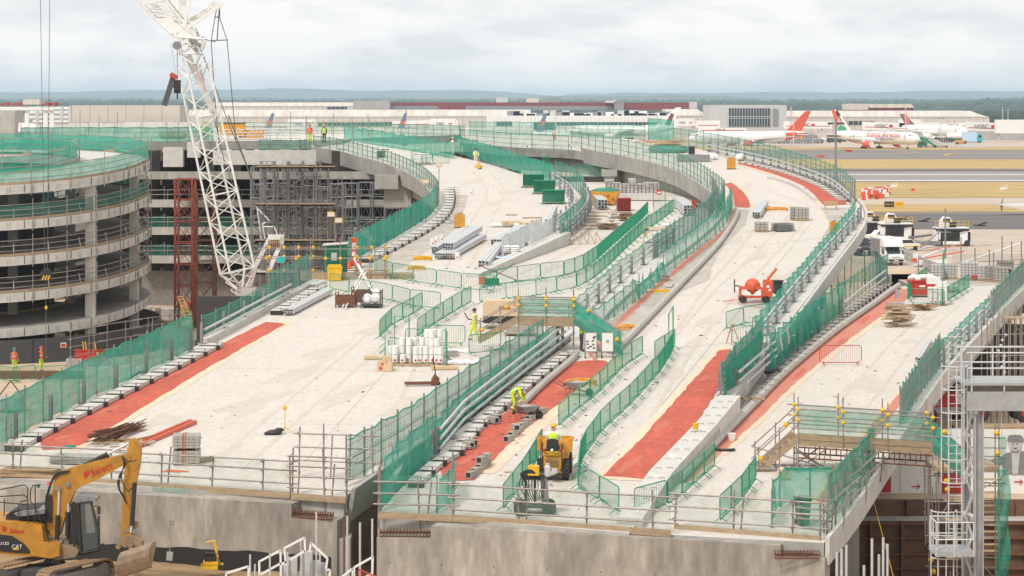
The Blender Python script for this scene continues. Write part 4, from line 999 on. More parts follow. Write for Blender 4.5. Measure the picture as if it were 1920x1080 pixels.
def ringrail(label,z,net=None,r=RO-.12,a0=-120,a1=95,h=1.2,clips=False,hz=.32,nrail=3):
 n=110;L_=ring(r,z,a0,a1,n);L_=[V((p.x,p.y,z+tilt(p.y)+hz))for p in L_]
 t=thing('edge_handrail',label,'handrail',L_[0],group='scaffold handrails round the spiral ramp')
 for k in range(nrail):q=MB();q.path([p+V((0,0,h*(k+1)/nrail))for p in L_],.03,5);q.build('rail',M['tube'],t,world=1)
 for i in range(0,n+1,6):
  p=L_[i];q=MB();d=V((p.x-HX,p.y-HYc,0)).normalized()*.2;q.tube(p+d+V((0,0,-.9)),p+d+V((0,0,h+.45)),.035,5);q.tube(p+d*1.2+V((0,0,-.8)),p+V((0,0,.3)),.03,4);q.build('post',M['tube'],t,world=1)
  if clips:q=MB();p=L_[min(i+3,n)];q.bar(p,p-d*1.6+V((0,0,.0))+V((0,0,.9)),.05,.05);q.build('prop',M['galv'],t,world=1)
 if net:
  q=MB();r_=random.Random(int(z*10));K=3
  vs=[p+V((0,0,.05+(h-.05-.08*math.sin(i*.6)**2)*k/K))-V((p.x-HX,p.y-HYc,0)).normalized()*(.05+.05*math.sin(i*.7+k))for i,p in enumerate(L_)for k in range(K+1)]
  q.add(vs,[(i*4+k,(i+1)*4+k,(i+1)*4+k+1,i*4+k+1)for i in range(n)for k in range(3)]);q.build('net',M[net],t,world=1,smooth=True)
 q=MB()
 for a,b in zip(L_,L_[1:]):q.bar(a+V((0,0,.11)),b+V((0,0,.11)),.04,.2)
 q.build('toe_board',M['board'],t,world=1)
ringrail('bright netted handrail round the top of the spiral ramp',LEV[0],'net',h=1.35,a0=-130,a1=120)
ringrail('dark netted handrail on the second ring of the spiral ramp',LEV[1],'net_mid',clips=True)
ringrail('bare tube handrail on the middle ring of the spiral ramp',LEV[2],None,clips=True)
ringrail('bare tube handrail on the fourth ring of the spiral ramp',LEV[3],None,clips=True)
ringrail('bare tube handrail on the lowest ring of the spiral ramp',LEV[4],None,r=RI+.6,h=1.5)
ringrail('inner netted handrail round the hole at the top of the spiral ramp',LEV[0],'net',r=RI+.1,a0=-150,a1=160,h=1.35)
ringrail('inner netted handrail on the second ring of the spiral ramp',LEV[1],'net_thin',r=RI+.1,a0=-40,a1=160,h=1.2)
q=MB();n=60;vs=[]
for i in range(n+1):
 a=R(-175+250*i/n);x,y=HX+14.9*math.cos(a),HYc+14.9*math.sin(a)
 vs+=[(x,y,-1.5),(x,y,.35+tilt(y)*.35),(x-.1*math.cos(a),y-.1*math.sin(a),.35+tilt(y)*.35),(x-.1*math.cos(a),y-.1*math.sin(a),-1.5)]
q.add(vs,[(4*k+j,4*k+(j+1)%4,4*k+4+(j+1)%4,4*k+4+j)for k in range(n)for j in range(4)])
hd=tag(q.build('hoarding',M['dark']),'dark grey curved hoarding round the foot of the spiral ramp','hoarding')
q=MB();
for i in range(0,60,3):
 a=R(-175+250*i/n);q.box((HX+14.92*math.cos(a),HYc+14.92*math.sin(a),-.5),(.05,.03,1.9),rz=a)
q.build('panel_joint',M['black'],hd)
p=at(119,647,202.6);q=MB();q.box((p.x,p.y,p.z),(.42,.03,.36));sb=tag(q.build('safety_sign',M['white']),'small white and red notice on the dark hoarding','sign')
q=MB();q.box((p.x,p.y-.02,p.z-.01),(.34,.01,.27));q.build('sign_face',M['red_p'],sb)
# main car park block behind
cb=thing('car_park','unfinished multi-storey concrete car park behind the white crane','car park',(-20,262,-1.5))
for z in(11.35,8.6,5.9,3.1):
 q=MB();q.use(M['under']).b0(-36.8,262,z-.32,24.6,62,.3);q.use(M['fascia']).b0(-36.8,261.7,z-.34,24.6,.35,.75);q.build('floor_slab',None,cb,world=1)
for x in(-36,-30.5,-28.9,-23,-18,-13.5):
 for y in(266,276,290,305,320):
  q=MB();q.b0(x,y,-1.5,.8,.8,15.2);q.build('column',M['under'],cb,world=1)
q=MB();q.b0(-36.6,263.5,-1.5,24,.3,3.4);q.build('block_wall',M['brick'],cb,world=1)
q=MB();q.b0(-26.5,262.4,-1.5,3.6,1.4,3.6);q.build('block_pier',M['brick'],cb,world=1)
q=MB();q.b0(-60,300,-1.5,61,.5,14.5);q.build('back_wall',M['under'],cb,world=1)  # backing wall coloured shade-dark to keep the interior dark
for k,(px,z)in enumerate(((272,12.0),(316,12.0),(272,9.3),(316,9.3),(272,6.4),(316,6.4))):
 p=at(px,300,299.4);q=MB();q.use(M['white']).b0(p.x,299.3,z,1.95,.1,1.25);q.use(M['dark'])  # white panes painted in for daylight seen through openings at the back
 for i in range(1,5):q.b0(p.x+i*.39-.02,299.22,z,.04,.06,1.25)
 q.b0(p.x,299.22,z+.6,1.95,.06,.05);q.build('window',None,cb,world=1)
for z,nt_ in((8.6,0),(5.9,1),(3.1,1)):
 L_=[V((-36.5,261.9,z+.4)),V((-12.5,261.9,z+.4))]
 handrail('tube handrail on the car park floor behind the crane, '+{8.6:'upper',5.9:'middle',3.1:'lowest'}[z]+' one',L_,Pl(z+.4,0),1.2,2.4,'net_mid',(.5,.95),board=False,nets=bool(nt_))
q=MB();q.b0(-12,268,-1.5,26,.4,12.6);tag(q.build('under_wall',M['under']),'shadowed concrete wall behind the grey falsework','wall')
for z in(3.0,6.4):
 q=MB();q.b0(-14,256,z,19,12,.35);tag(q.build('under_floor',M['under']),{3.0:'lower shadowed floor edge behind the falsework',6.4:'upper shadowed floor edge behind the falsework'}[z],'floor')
q=MB();q.b0(-31.5,258.5,13.2,1.2+.0,1.2,1.5);q.b0(-33.8,258.3,12.3,1.9,1.2,1.9)
tag(q.build('precast_beam_end',M['kerb']),'square precast beam end under the upper deck left of the crane','beam')
q=MB();q.b0(-29,258.6,12.5,10,.8,1.4);tag(q.build('precast_beam',M['kerb']),'long precast edge beam under the upper deck behind the crane','beam')
# towers and falsework
def lattice_tower(name,label,cat,base,w_,d_,h,bay,leg_r,m,group=None,brace=True,mb=None):
 t=thing(name,label,cat,base,group=group);c4=[(-w_/2,-d_/2),(w_/2,-d_/2),(w_/2,d_/2),(-w_/2,d_/2)]
 for x,y in c4:q=MB();q.bar((x,y,0),(x,y,h),leg_r*2,leg_r*2);q.build('leg',M[m],t)
 k=max(1,int(h/bay));q=MB()
 for i in range(k+1):
  z=min(h-.05,i*bay+.05)
  for j in range(4):a,b=c4[j],c4[(j+1)%4];q.bar((*a,z),(*b,z),.10 if leg_r>.07 else .05,.10 if leg_r>.07 else .05)
  if brace and i<k:
   for j in range(4):
    a,b=c4[j],c4[(j+1)%4];q.tube((*a,z),(*b,z+bay),.03,4)
    if leg_r>.07:q.tube((*b,z),(*a,z+bay),.03,4)
 q.build('bracing',M[mb or m],t);return t
p=at(340,575,236);rt=lattice_tower('red_tower','rust red steel trestle tower left of the crane mast','tower',V((p.x+.35,236,-1.5)),1.5,2.6,13.3,1.9,.085,'tower_red')
p=at(366,575,240);lattice_tower('red_tower','darker steel trestle tower directly behind the crane mast','tower',V((p.x+.9,240,-1.5)),1.7,2.2,12.0,1.9,.085,'rust')
FT=None
def ftower(x,y,z0,h,label):
 fr=random.Random(int(x*91+y*7));x+=fr.uniform(-.22,.22);y+=fr.uniform(-.8,.8);fm=fr.choice(('galv_dk','galv_dk','tube'))
 t=thing('scaffold_tower',label,'scaffold tower',(x,y,z0),group='grey falsework towers under the deck edge');w_=1.35
 c4=[(-w_/2,-.6),(w_/2,-.6),(w_/2,.6),(-w_/2,.6)]
 for c in c4:q=MB();q.tube((*c,0),(*c,h),.055,6);q.build('leg',M[fm],t)
 q=MB();k=int(h/2.1)
 for i in range(k+1):
  z=.3+i*2.1+fr.uniform(-.25,.25)
  if z>h:break
  for zz in(z,z+1.3):
   if zz<h:
    for j in range(4):q.tube((*c4[j],zz),(*c4[(j+1)%4],zz),.03,4)
  if z+1.3<h:
   for f in(-.3,.3):q.tube((f*w_,-.6,z),(f*w_*1.0,-.6,z+1.3),.022,4)
   q.tube((-w_*.3,-.6,z),(0,-.6,z+1.3),.022,4);q.tube((w_*.3,-.6,z),(0,-.6,z+1.3),.022,4)
  if z+2.1<h and fr.random()<.6:q.tube((-w_/2,-.6,z+1.3),(w_/2,-.6,z+2.1),.025,4)
 for _ in range(5):a_=fr.uniform(.5,h-2.2);q.tube((-w_*fr.uniform(.5,1.3),-.62,a_),(w_*fr.uniform(.5,1.3),-.62,a_+fr.choice((0,0,1.2,-1.2))),.028,4)
 q.build('frames',M[fm],t);return t
fidx=0
for r_,(px0,px1,Y,npx)in enumerate(((484,650,262,9),(500,790,257,12),(488,620,251,7))):
 for i in range(npx):
  px=px0+(px1-px0)*i/(npx-1);p=at(px,300,Y)
  if px>690:h=13.0-.0
  else:h=14.4
  if r_==2:h=14.0
  zt=min(h,PA.z(Y)+1.5-1.6)if px>600 else h
  ftower(p.x,Y,-1.5,zt,['far row of grey falsework towers, ','middle row of grey falsework towers, ','nearest row of grey falsework towers, '][r_]+ORD[i]+' from the left')
for z in(12.5,9.0,5.6,2.6):
 p=at(480,300,250);q=MB();q.b0(p.x,249.4,z,7.4,1.4,.08);
 for k in range(7):q.b0(p.x,249.2+k*.0,z-.12,7.4,.08,.12)
 tag(q.build('scaffold_boards',M['board']),{12.5:'topmost',9.0:'upper',5.6:'middle',2.6:'lowest'}[z]+' run of boards in the nearest falsework row','boards')
ys=thing('access_scaffold','tube scaffold with round yellow caps beside the green cabin','scaffold',at(470,600,172))
q=MB();c=MB()
P0=PA.at(596,524);
for i in range(9):
 x=-15.8+i*.95;
 for y in(171.5,173.6):
  q.tube((x,y,3.5),(x,y,9.6+(.3 if i%2 else-.2)),.032,5)
  for z in(7.6,8.5,9.1):
   if(i*3+int(z*2)+int(y))%3:c=MB();c.ball((x+.02,y-.06,z),.12,7,4);c.build('yellow_cap',M['yellow'],ys,world=1)
for y in(171.5,173.6):
 for z in(6.4,7.6,8.5,9.1):q.tube((-16.4,y,z),(-7.9,y,z),.03,5)
for i in range(0,8,2):q.tube((-15.8+i*.95,171.5,4.5),(-14.85+i*.95,171.5,6.6),.03,5)
q.build('tubes',M['tube'],ys,world=1)
q=MB();q.b0(-13.6,171.2,7.1,3.4,2.6,.08);q.b0(-13.6,171.2,7.1,3.4,.05,.5);q.b0(-10.0,171.6,6.9,3.6,1.8,.6);q.build('boards',M['board'],ys,world=1)
q=MB();q.box(at(527,487,171).to_tuple(),(.5,.03,.4));q.build('sign',M['teal'],ys,world=1)
# white lattice crane
CY=214.0
cr=thing('crawler_crane','tall white lattice crane with folded jib head, left of centre','crane',at(468,585,CY))
def lattice(p0,p1,w0,w1,bays,rot,rc,rb,name,par,m='white_m'):
 p0,p1=V(p0),V(p1);d=(p1-p0);L=d.length;d.normalize()
 x=d.cross(V((0,1,0))).normalized();y=d.cross(x)
 x2=x*math.cos(rot)+y*math.sin(rot);y2=-x*math.sin(rot)+y*math.cos(rot)
 def c(j,f):
  ww=w0+(w1-w0)*f;sx,sy=((-1,-1),(1,-1),(1,1),(-1,1))[j]
  return p0+d*L*f+x2*sx*ww/2+y2*sy*ww/2
 for j in range(4):q=MB();q.tube(c(j,0),c(j,1),rc,8);q.build('chord',M[m],par,world=1)
 q=MB()
 for i in range(bays):
  for j in range(4):
   a,b=i/bays,(i+1)/bays
   if(i+j)%2:q.tube(c(j,a),c((j+1)%4,b),rb,5)
   else:q.tube(c((j+1)%4,a),c(j,b),rb,5)
   if i%6==0:q.tube(c(j,a),c((j+1)%4,a),rb,5)
 q.build('lacing',M[m],par,world=1);return c
mb0,mb1=at(445,508,CY),at(362,122,CY)
c=lattice(mb0,mb1,2.15,1.9,16,R(28),.095,.043,'mast',cr)
foot=at(463,588,CY);q=MB()
for j in range(4):q.tube(c(j,0),foot+V(((-.5,.5,.5,-.5)[j],(-.3,-.3,.3,.3)[j],.9)),.095,8)
for k in range(5):
 f=k/5
 for j in range(4):q.tube(c(j,0).lerp(foot,f),c((j+1)%4,0).lerp(foot,f+.2),.04,5)
q.build('mast_foot',M['white_m'],cr,world=1)
q=MB();e=at(462,560,CY)
q.prism([(-.9,.9),(.8,.9),(.35,-1.3),(-.35,-1.3)],.12,'Y',(e.x,CY-.6,e.z));q.prism([(-.9,.9),(.8,.9),(.35,-1.3),(-.35,-1.3)],.12,'Y',(e.x,CY+.6,e.z));q.build('foot_plate',M['lt_grey'],cr,world=1)
hd_=at(358,88,CY);q=MB()
q.prism([(-.3,.9),(.5,.9),(1.0,.5),(.8,.1),(.0,.0),(-.5,.3)],.14,'Y',(hd_.x,CY-.75,hd_.z));q.prism([(-.3,.9),(.5,.9),(1.0,.5),(.8,.1),(.0,.0),(-.5,.3)],.14,'Y',(hd_.x,CY+.75,hd_.z))
for k in range(5):q.tube((hd_.x-1+k*.5,CY-.8,hd_.z+1.2-.5*k),(hd_.x-1+k*.5,CY+.8,hd_.z+1.2-.5*k),.09,8)
q.tube((hd_.x-1.3,CY-.8,hd_.z+.8),(hd_.x+1.2,CY-.8,hd_.z+.6),.08,8);q.tube((hd_.x-1.2,CY-.85,hd_.z-.6),(hd_.x+1.2,CY-.85,hd_.z-.5),.06,8);
for a_,b_ in(((-1.1,1.1),(-.6,-1.5)),((1.2,.6),(.3,-1.5)),((-.9,.2),(1.0,.3)),((-.8,-.6),(.7,-.5)),((-1.0,.9),(.6,-.6)),((1.0,.9),(-.8,-.6)),((-.7,-.7),(.4,-1.5))):
 for yy in(-.8,.8):q.bar((hd_.x+a_[0],CY+yy,hd_.z+a_[1]),(hd_.x+b_[0],CY+yy,hd_.z+b_[1]),.1,.1,(0,1,0))
q.build('head_frame',M['white_m'],cr,world=1)
for dx,dz,r_ in((-1.0,.1,.34),(.45,.4,.2),(.75,.15,.18),(.5,-.2,.18),(.1,.5,.16)):
 q=MB();q.lathe([(r_,-.2),(r_*.85,-.05),(r_*.85,.05),(r_,.2)],(hd_.x+dx,CY-.95,hd_.z+dz),14,'Y');q.lathe([(r_*.3,-.24),(r_*.3,.24)],(hd_.x+dx,CY-.95,hd_.z+dz),8,'Y');q.build('sheave',M['galv_dk'],cr,world=1)
j0,j1=at(338,62,CY),at(222,-70,CY)
q=MB();a,b,c_,d_=at(297,38,CY),at(330,38,CY),at(372,70,CY),at(318,62,CY)
for yy in(-.7,.7):
 P_=[(at(px,py,CY))for px,py in((290,34),(322,36),(371,72),(365,78),(318,60))]
 q.prism([(v.x,v.z)for v in P_],.1,'Y',(0,CY+yy,0))
q.build('jib_root',M['white_m'],cr,world=1)
def chordline(pts,r,name='jib_chord',m='white_m'):
 q=MB();q.path(pts,r,8);return q.build(name,M[m],cr,world=1)
T0,T1=[at(370,66,CY+.7),at(355,45,CY+.7),at(285,-40,CY+.7)],[at(368,66,CY-.7),at(340,38,CY-.7),at(262,-60,CY-.7)]
B0,B1=[at(326,68,CY+.7),at(300,40,CY+.7),at(236,-26,CY+.7)],[at(322,66,CY-.7),at(290,34,CY-.7),at(222,-36,CY-.7)]
for P_ in(T0,T1,B0,B1):chordline(P_,.09)
q=MB()
for i in range(8):
 f=i/8;g=(i+1)/8
 for A_,B_ in((T0,T1),(B0,B1),(T0,B0),(T1,B1)):
  q.tube(A_[1].lerp(A_[2],f),B_[1].lerp(B_[2],g),.035,5);q.tube(A_[1].lerp(A_[2],f),B_[1].lerp(B_[2],f),.035,5)
q.build('jib_lacing',M['white_m'],cr,world=1)
q=MB();q.prism([(v.x,v.z)for v in[at(px,py,CY)for px,py in((278,8),(296,8),(302,18),(290,14))]],.9,'Y',(0,CY,0));q.build('jib_platform',M['steel_wt'],cr,world=1)
for a,b,yy in(((352,52),(418,6),-.7),((348,42),(404,10),.7),((345,52),(360,-30),-.7),((328,40),(342,-20),.7)):
 q=MB();q.bar(at(*a,CY+yy),at(*b,CY+yy),.26,.26,(0,1,0));q.build('strut',M['white_m'],cr,world=1)
q=MB()
for a,b in(((336,25),(352,25)),((350,42),(352,25)),((362,40),(400,12)),((380,30),(380,16)),((392,24),(390,8))):q.tube(at(*a,CY),at(*b,CY),.05,5)
q.build('strut_bracing',M['white_m'],cr,world=1)
q=MB();q.lathe([(.4,-.2),(.3,-.06),(.3,.06),(.4,.2)],at(345,2,CY-.4),12,'Y');q.lathe([(.32,-.2),(.32,.2)],at(402,10,CY-.3),12,'Y');q.build('sheave',M['steel_wt'],cr,world=1)
a,b=at(358,100,CY-1.9),at(402,205,CY-1.9)
q=MB();q.bar(at(352,104,CY+.3),at(403,215,CY+.3),.52,.34,(0,1,0));q.build('hydraulic_strut',M['steel_wt'],cr,world=1)
a,b=at(366,112,CY-1.75),at(387,180,CY-1.75);d=b-a
q=MB();q.bar(at(366,108,CY-1.7),at(389,184,CY-1.7),.02,.44,(0,1,0));q.build('name_board',M['white'],cr,world=1)
mid=a.lerp(b,.5);tx=text('Select PLANT HIRE',.34,M['logo_red'],cr,mid-cr.location+V((0,-.12,0)),(R(90),math.atan2(-d.z,d.x),0),sx=.9)
def rope(pts,r=.03,name='rope',par=cr,m='ink_grey'):q=MB();q.path(pts,r,5);return q.build(name,M[m],par,world=par is not None)
for P_ in([(408,8),(403,34),(396,76),(403,190),(410,262)],[(412,8),(412,34),(426,76),(436,192),(443,268)],[(369,60),(372,84),(395,140),(430,235),(462,310),(500,420)],[(411,18),(407,76)],[(396,76),(427,75)],[(402,32),(412,32)],[(398,205),(420,300),(452,390),(497,450)],[(428,215),(470,330),(530,440)]):
 rope([at(x,y,CY+.1*k)for k,(x,y)in enumerate(P_)],.045 if len(P_)<4 else .035)
rope(smooth([at(x,y,CY)for x,y in((367,52),(375,68),(395,77),(405,78))]),.03);rope([at(332,80,CY-1),at(333,150,CY-1)],.025);rope([at(321,82,CY-.5),at(331,150,CY-1)],.012)
q=MB();h_=at(332.5,163,CY-1);q.b0(h_.x-.26,h_.y-.15,h_.z-.5,.52,.3,1.05);q.lathe([(.3,-.1),(.3,.1)],h_+V((0,-.2,0)),12,'Y');q.tube(h_+V((0,0,-.5)),h_+V((0,0,-1.0)),.06,6);q.build('hook_block',M['black'],cr,world=1)
gt_=[at(488,452,CY-2),at(522,452,CY-2)]
q=MB();A1,A2,B1_,B2_=at(505,448,CY+2),at(530,448,CY+2),at(461,545,CY+2),at(499,510,CY+2)
q.bar(A1,at(476,505,CY+2),.34,.34,(0,1,0));q.bar(at(478,503,CY+2),at(467,540,CY+2),.36,.36,(0,1,0));q.bar(A2,at(504,509,CY+2),.34,.34,(0,1,0));q.bar(A1+V((-.1,0,.15)),A2+V((.15,0,.15)),.4,.4);q.bar(at(478,507,CY+2),at(505,510,CY+2),.2,.2)
q.prism([(v.x,v.z)for v in[at(px,py,CY+2)for px,py in((467,524),(473,530),(470,560),(461,560),(460,535))]],.5,'Y',(0,CY+2,0));q.build('gantry',M['white_m'],cr,world=1)
q=MB();d0=at(507,455,CY+2);
for i in range(6):q.lathe([(.34,-.07),(.34,.05),(.28,.06)],d0+V((-.1+i*.16,0,-.1)),12,'X')
q.build('rope_drum',M['muck'],cr,world=1)
q=MB()
for a,b in(((497,448),(492,420)),((492,420),(500,416)),((522,446),(514,424)),((492,425),(512,425)),((490,448),(482,390)),((505,414),(480,388))):q.tube(at(*a,CY+2),at(*b,CY+2),.05,5)
q.build('gantry_link',M['white_m'],cr,world=1)
q=MB();bd=at(452,610,CY+1);q.b0(bd.x-2,CY-2,-.6,5.5,4.5,2.6);q.build('crane_body',M['red_p'],cr,world=1)
for yy in(-3.4,2.8):
 q=MB();q.b0(bd.x-3.2,CY+yy,-1.5,8,1.0,1.2);q.build('crawler_track',M['black'],cr,world=1)
tb=thing('telescopic_crane','dark telescopic boom with red head leaning behind the beige wall','crane',at(308,196,330))
q=MB();q.bar(at(308,198,330),at(325,144,330),.62,.7,(0,1,0));q.build('boom',M['dark'],tb,world=1)
q=MB();q.bar(at(324,146,329.8),at(328,139,329.8),.9,.9,(0,1,0));q.bar(at(320,138,330),at(332,144,330),.2,.5,(0,1,0));q.build('boom_head',M['red_p'],tb,world=1)
hk=thing('hoist_hook','pair of long hoist ropes with black and yellow striped hook block, far left','crane hook',at(86,520,194))
for a,b in(((75.5,-20),(84,505)),((93.5,-20),(89,505)),((86,540),(86.5,668))):rope([at(*a,194),at(*b,194)],.022,'rope',hk)
q=MB();h_=at(87,513,194);q.lathe([(.36,-.1),(.40,0),(.36,.1)],h_,14,'Y');q.prism([(-.42,.1),(.42,.1),(.3,-.5),(-.3,-.5)],.3,'Y',h_+V((0,-.05,0)));q.build('block',M['black'],hk,world=1)
q=MB()
for k in range(3):q.bar(h_+V((-.26+.2*k,-.22,-.46)),h_+V((-.12+.2*k,-.22,-.12)),.09,.02,(0,1,0))
q.build('warning_stripe',M['yellow'],hk,world=1)
q=MB();q.path([h_+V((0,0,-.5)),h_+V((0,0,-.7)),h_+V((.12,0,-.8)),h_+V((.05,0,-.95)),h_+V((-.1,0,-.88))],.04,6);q.build('hook',M['black'],hk,world=1)
q=MB();q.ball(at(86.5,577,194),(.1,.08,.16),6,4);q.build('link',M['yellow'],hk,world=1)
# upper deck, far left: white portal frame, ducts, beige walls
wf=thing('portal_frame','white painted steel portal frame standing on the upper deck, far left','frame',at(60,268,268))
for px in(50,85,97):
 a=at(px,268,268);q=MB();q.b0(a.x-.2,a.y,14.6,.4,.4,3.5);q.build('column',M['white'],wf,world=1)
q=MB();q.bar(at(-40,203.5,268),at(102,203.5,268),.4,.34);q.build('beam',M['white'],wf,world=1)
for px in(10,33,88,100):
 a=at(px,196,268);q=MB();q.bar(a+V((-.5,0,0)),a+V((.45,0,.12)),.1,.14);q.b0(a.x+.2,a.y,a.z-.2,.18,.2,.4);q.build('clamp',M['red_p'],wf,world=1)
dp=thing('ventilation_ducts','cluster of shiny silver ducts behind the white portal frame','ducts',at(80,232,310))
for i,(x0,x1,y)in enumerate(((56,132,204),(56,128,212),(50,128,221),(62,128,229))):
 q=MB();q.tube(at(x0,y,310+i),at(x1,y,310+i),.26,10);q.build('duct',M['galv'],dp,world=1)
for px in(38,70,116,131):q=MB();q.tube(at(px,230,309),at(px,199,309),.2,8);q.build('duct',M['galv'],dp,world=1)
q=MB();a=at(-60,247,300);b=at(28,207,300);q.b0(a.x,300,a.z-1.5,b.x-a.x,5,b.z-a.z+1.5);tag(q.build('stair_core',M['fascia']),'dark concrete stair core at the far left edge of the upper deck','stair core')
q=MB();a=at(28,243,296);q.box((a.x+1.4,296,a.z+.2),(1.9,.8,1.0),ry=.1);tag(q.build('wrapped_pallet',M['cloth_w']),'white sheeted stack between the portal frame columns','stack')
def wallbox(name,label,cat,px0,px1,py0,py1,Y,dp_,m,joints=0,zb=None):
 a,b=at(px0,py1,Y),at(px1,py0,Y);q=MB();z0=a.z if zb is None else zb
 q.b0(a.x,Y,z0,b.x-a.x,dp_,b.z-z0);o=tag(q.build(name,M[m]),label,cat)
 if joints:
  q=MB()
  for i in range(1,joints):x=a.x+(b.x-a.x)*i/joints;q.b0(x-.04,Y-.03,z0,.08,.035,b.z-z0)
  q.build('panel_joint',M['fascia'],o)
 return o
wallbox('panel_building','beige panelled plant room wall behind the upper deck netting','building',135,337,197.5,231,420,12,'panel',6,13)
wallbox('parapet_wall','low pale concrete parapet in front of the beige plant room','wall',58,352,229,243,400,1,'kerb',7,13.5)
wallbox('roof_plant','small pale block on the roof line above the portal frame','roof plant',43,74,186,196,500,5,'kerb')
# people
def person(label,loc,rz=0,top='hiviz',legs='hiviz',arms='skin',helmet='yellow',J=None,name='person',vest=True,sc_=1.0,band='steel_wt',hood=None):
 """one skinned body (front faces -y), separate vest and headgear"""
 j=dict(pel=(0,0,.96),wst=(0,0,1.12),ch=(0,0,1.36),nk=(0,0,1.50),hb=(0,-.01,1.58),ht=(0,-.01,1.72),sl=(-.19,0,1.43),el=(-.25,.02,1.16),wl=(-.27,-.08,.92),hl=(-.27,-.11,.84),sr=(.19,0,1.43),er=(.25,.02,1.16),wr=(.27,-.08,.92),hr=(.27,-.11,.84),pl=(-.10,0,.90),kl=(-.11,-.02,.49),al=(-.12,.02,.09),tl=(-.13,-.17,.04),pr=(.10,0,.90),kr=(.11,-.02,.49),ar=(.12,.02,.09),tr=(.13,-.17,.04))
 if J:j.update(J)
 rad=dict(pel=.145,wst=.135,ch=.155,nk=.06,hb=.085,ht=.095,sl=.07,el=.047,wl=.033,hl=.036,sr=.07,er=.047,wr=.033,hr=.036,pl=.095,kl=.062,al=.045,tl=.04,pr=.095,kr=.062,ar=.045,tr=.04)
 E=[('pel','wst'),('wst','ch'),('ch','nk'),('nk','hb'),('hb','ht'),('ch','sl'),('sl','el'),('el','wl'),('wl','hl'),('ch','sr'),('sr','er'),('er','wr'),('wr','hr'),('pel','pl'),('pl','kl'),('kl','al'),('al','tl'),('pel','pr'),('pr','kr'),('kr','ar'),('ar','tr')]
 ks=list(j);me=bpy.data.meshes.new('body');me.from_pydata([j[k]for k in ks],[(ks.index(a),ks.index(b))for a,b in E],[])
 o=bpy.data.objects.new('tmp',me);col.objects.link(o);md=o.modifiers.new('s','SKIN');md.use_smooth_shade=True
 for i,k in enumerate(ks):
  v=me.skin_vertices[0].data[i];v.radius=(rad[k]*1.12,rad[k]*1.12*(.8 if k in('ch','wst','pel')else 1));v.use_root=(k=='pel')
 sb=o.modifiers.new('u','SUBSURF');sb.levels=1;sb.render_levels=1
 dg=bpy.context.evaluated_depsgraph_get();me2=bpy.data.meshes.new_from_object(o.evaluated_get(dg));bpy.data.objects.remove(o)
 ml={'skin':0,'top':1,'legs':2,'boot':3,'arms':4}
 def part(a,b):
  s_=a+b
  if 'hb' in(a,b)or 'ht' in(a,b)or a in('wl','wr'):return 'skin'
  if a in('al','ar'):return 'boot'
  if a in('pel','pl','pr','kl','kr')and b!='wst':return 'legs'
  if a in('el','er','sl','sr'):return 'arms'
  return 'top'
 S=[(V(j[a]),V(j[b]),ml[part(a,b)])for a,b in E]
 while len(me2.materials):me2.materials.pop()
 for m_ in(M['skin'],M[top],M[legs],M['black'],M[arms]):me2.materials.append(m_)
 for p in me2.polygons:
  c=p.center;best=min(S,key=lambda s:(c-(s[0]+(s[1]-s[0])*max(0,min(1,(c-s[0]).dot(s[1]-s[0])/((s[1]-s[0]).length_squared+1e-9))))).length)
  p.material_index=best[2];p.use_smooth=True
 bmx=bmesh.new();bmx.from_mesh(me2)
 q=MB()
 for w_,h_ in(('wl','hl'),('wr','hr')):
  a,b=V(j[w_]),V(j[h_]);d=(b-a).normalized();sx=d.cross(V((0,1,0)));sx=sx.normalized()if sx.length>.1 else V((1,0,0))
  for k,ln in enumerate((.062,.075,.07,.055)):
   r0=b+sx*(k-1.5)*.019;mid=r0+d*ln*.6;q.tube(r0,mid,.009,5);q.tube(mid,mid+(d+V((0,-.5,0))).normalized()*ln*.5,.008,5)
  q.tube(a.lerp(b,.6)+sx*.025,a.lerp(b,.6)+sx*.06+d*.04,.010,5)
 hb=V(j['hb']).lerp(V(j['ht']),.35)
 q.ball(hb+V((0,-.10,-.0)),(.014,.02,.02),5,3)
 for f_ in q.f:
  try:f2=bmx.faces.new([bmx.verts.new(tuple(q.v[i]))for i in f_]);f2.material_index=0
  except ValueError:pass
 bmx.to_mesh(me2);bmx.free()
 t=thing(name,label,'person',loc,rz);t.scale=(sc_,)*3
 body=bpy.data.objects.new('body',me2);col.objects.link(body);body.parent=t
 if vest:
  vm=MB();pc,pw,cc=V(j['pel']),V(j['wst']),V(j['ch']);sh=V(j['nk']);ax=(cc-pc).normalized()
  pts=[(pc,.185),(pw,.175),(pw.lerp(cc,.5),.19),(cc,.205),(cc.lerp(sh,.6),.15)]
  nn=12;vs=[];ms_=[]
  for c,r_ in pts:
   x_=V((1,0,0));y_=ax.cross(x_).normalized()
   for i in range(nn):a=2*math.pi*i/nn;vs.append(c+x_*math.cos(a)*r_*1.05+y_*math.sin(a)*r_*.78)
  vm.use(M['hiviz']if top!='hiviz_o' else M['hiviz_o']);vm.add(vs,[(k*nn+i,k*nn+(i+1)%nn,(k+1)*nn+(i+1)%nn,(k+1)*nn+i)for k in range(4)for i in range(nn)])
  vm.use(M[band]);c=pw.lerp(cc,.35)
  v2=[c+ax*dz+V((1,0,0))*math.cos(2*math.pi*i/nn)*.205+ax.cross(V((1,0,0))).normalized()*math.sin(2*math.pi*i/nn)*.155 for dz in(-.03,.03)for i in range(nn)]
  vm.add(v2,[(i,(i+1)%nn,nn+(i+1)%nn,nn+i)for i in range(nn)]);vm.build('hi_vis_vest',None,t,smooth=True)
 hv=MB();hc=V(j['ht']);hb_=V(j['hb']);up=(hc-hb_).normalized()
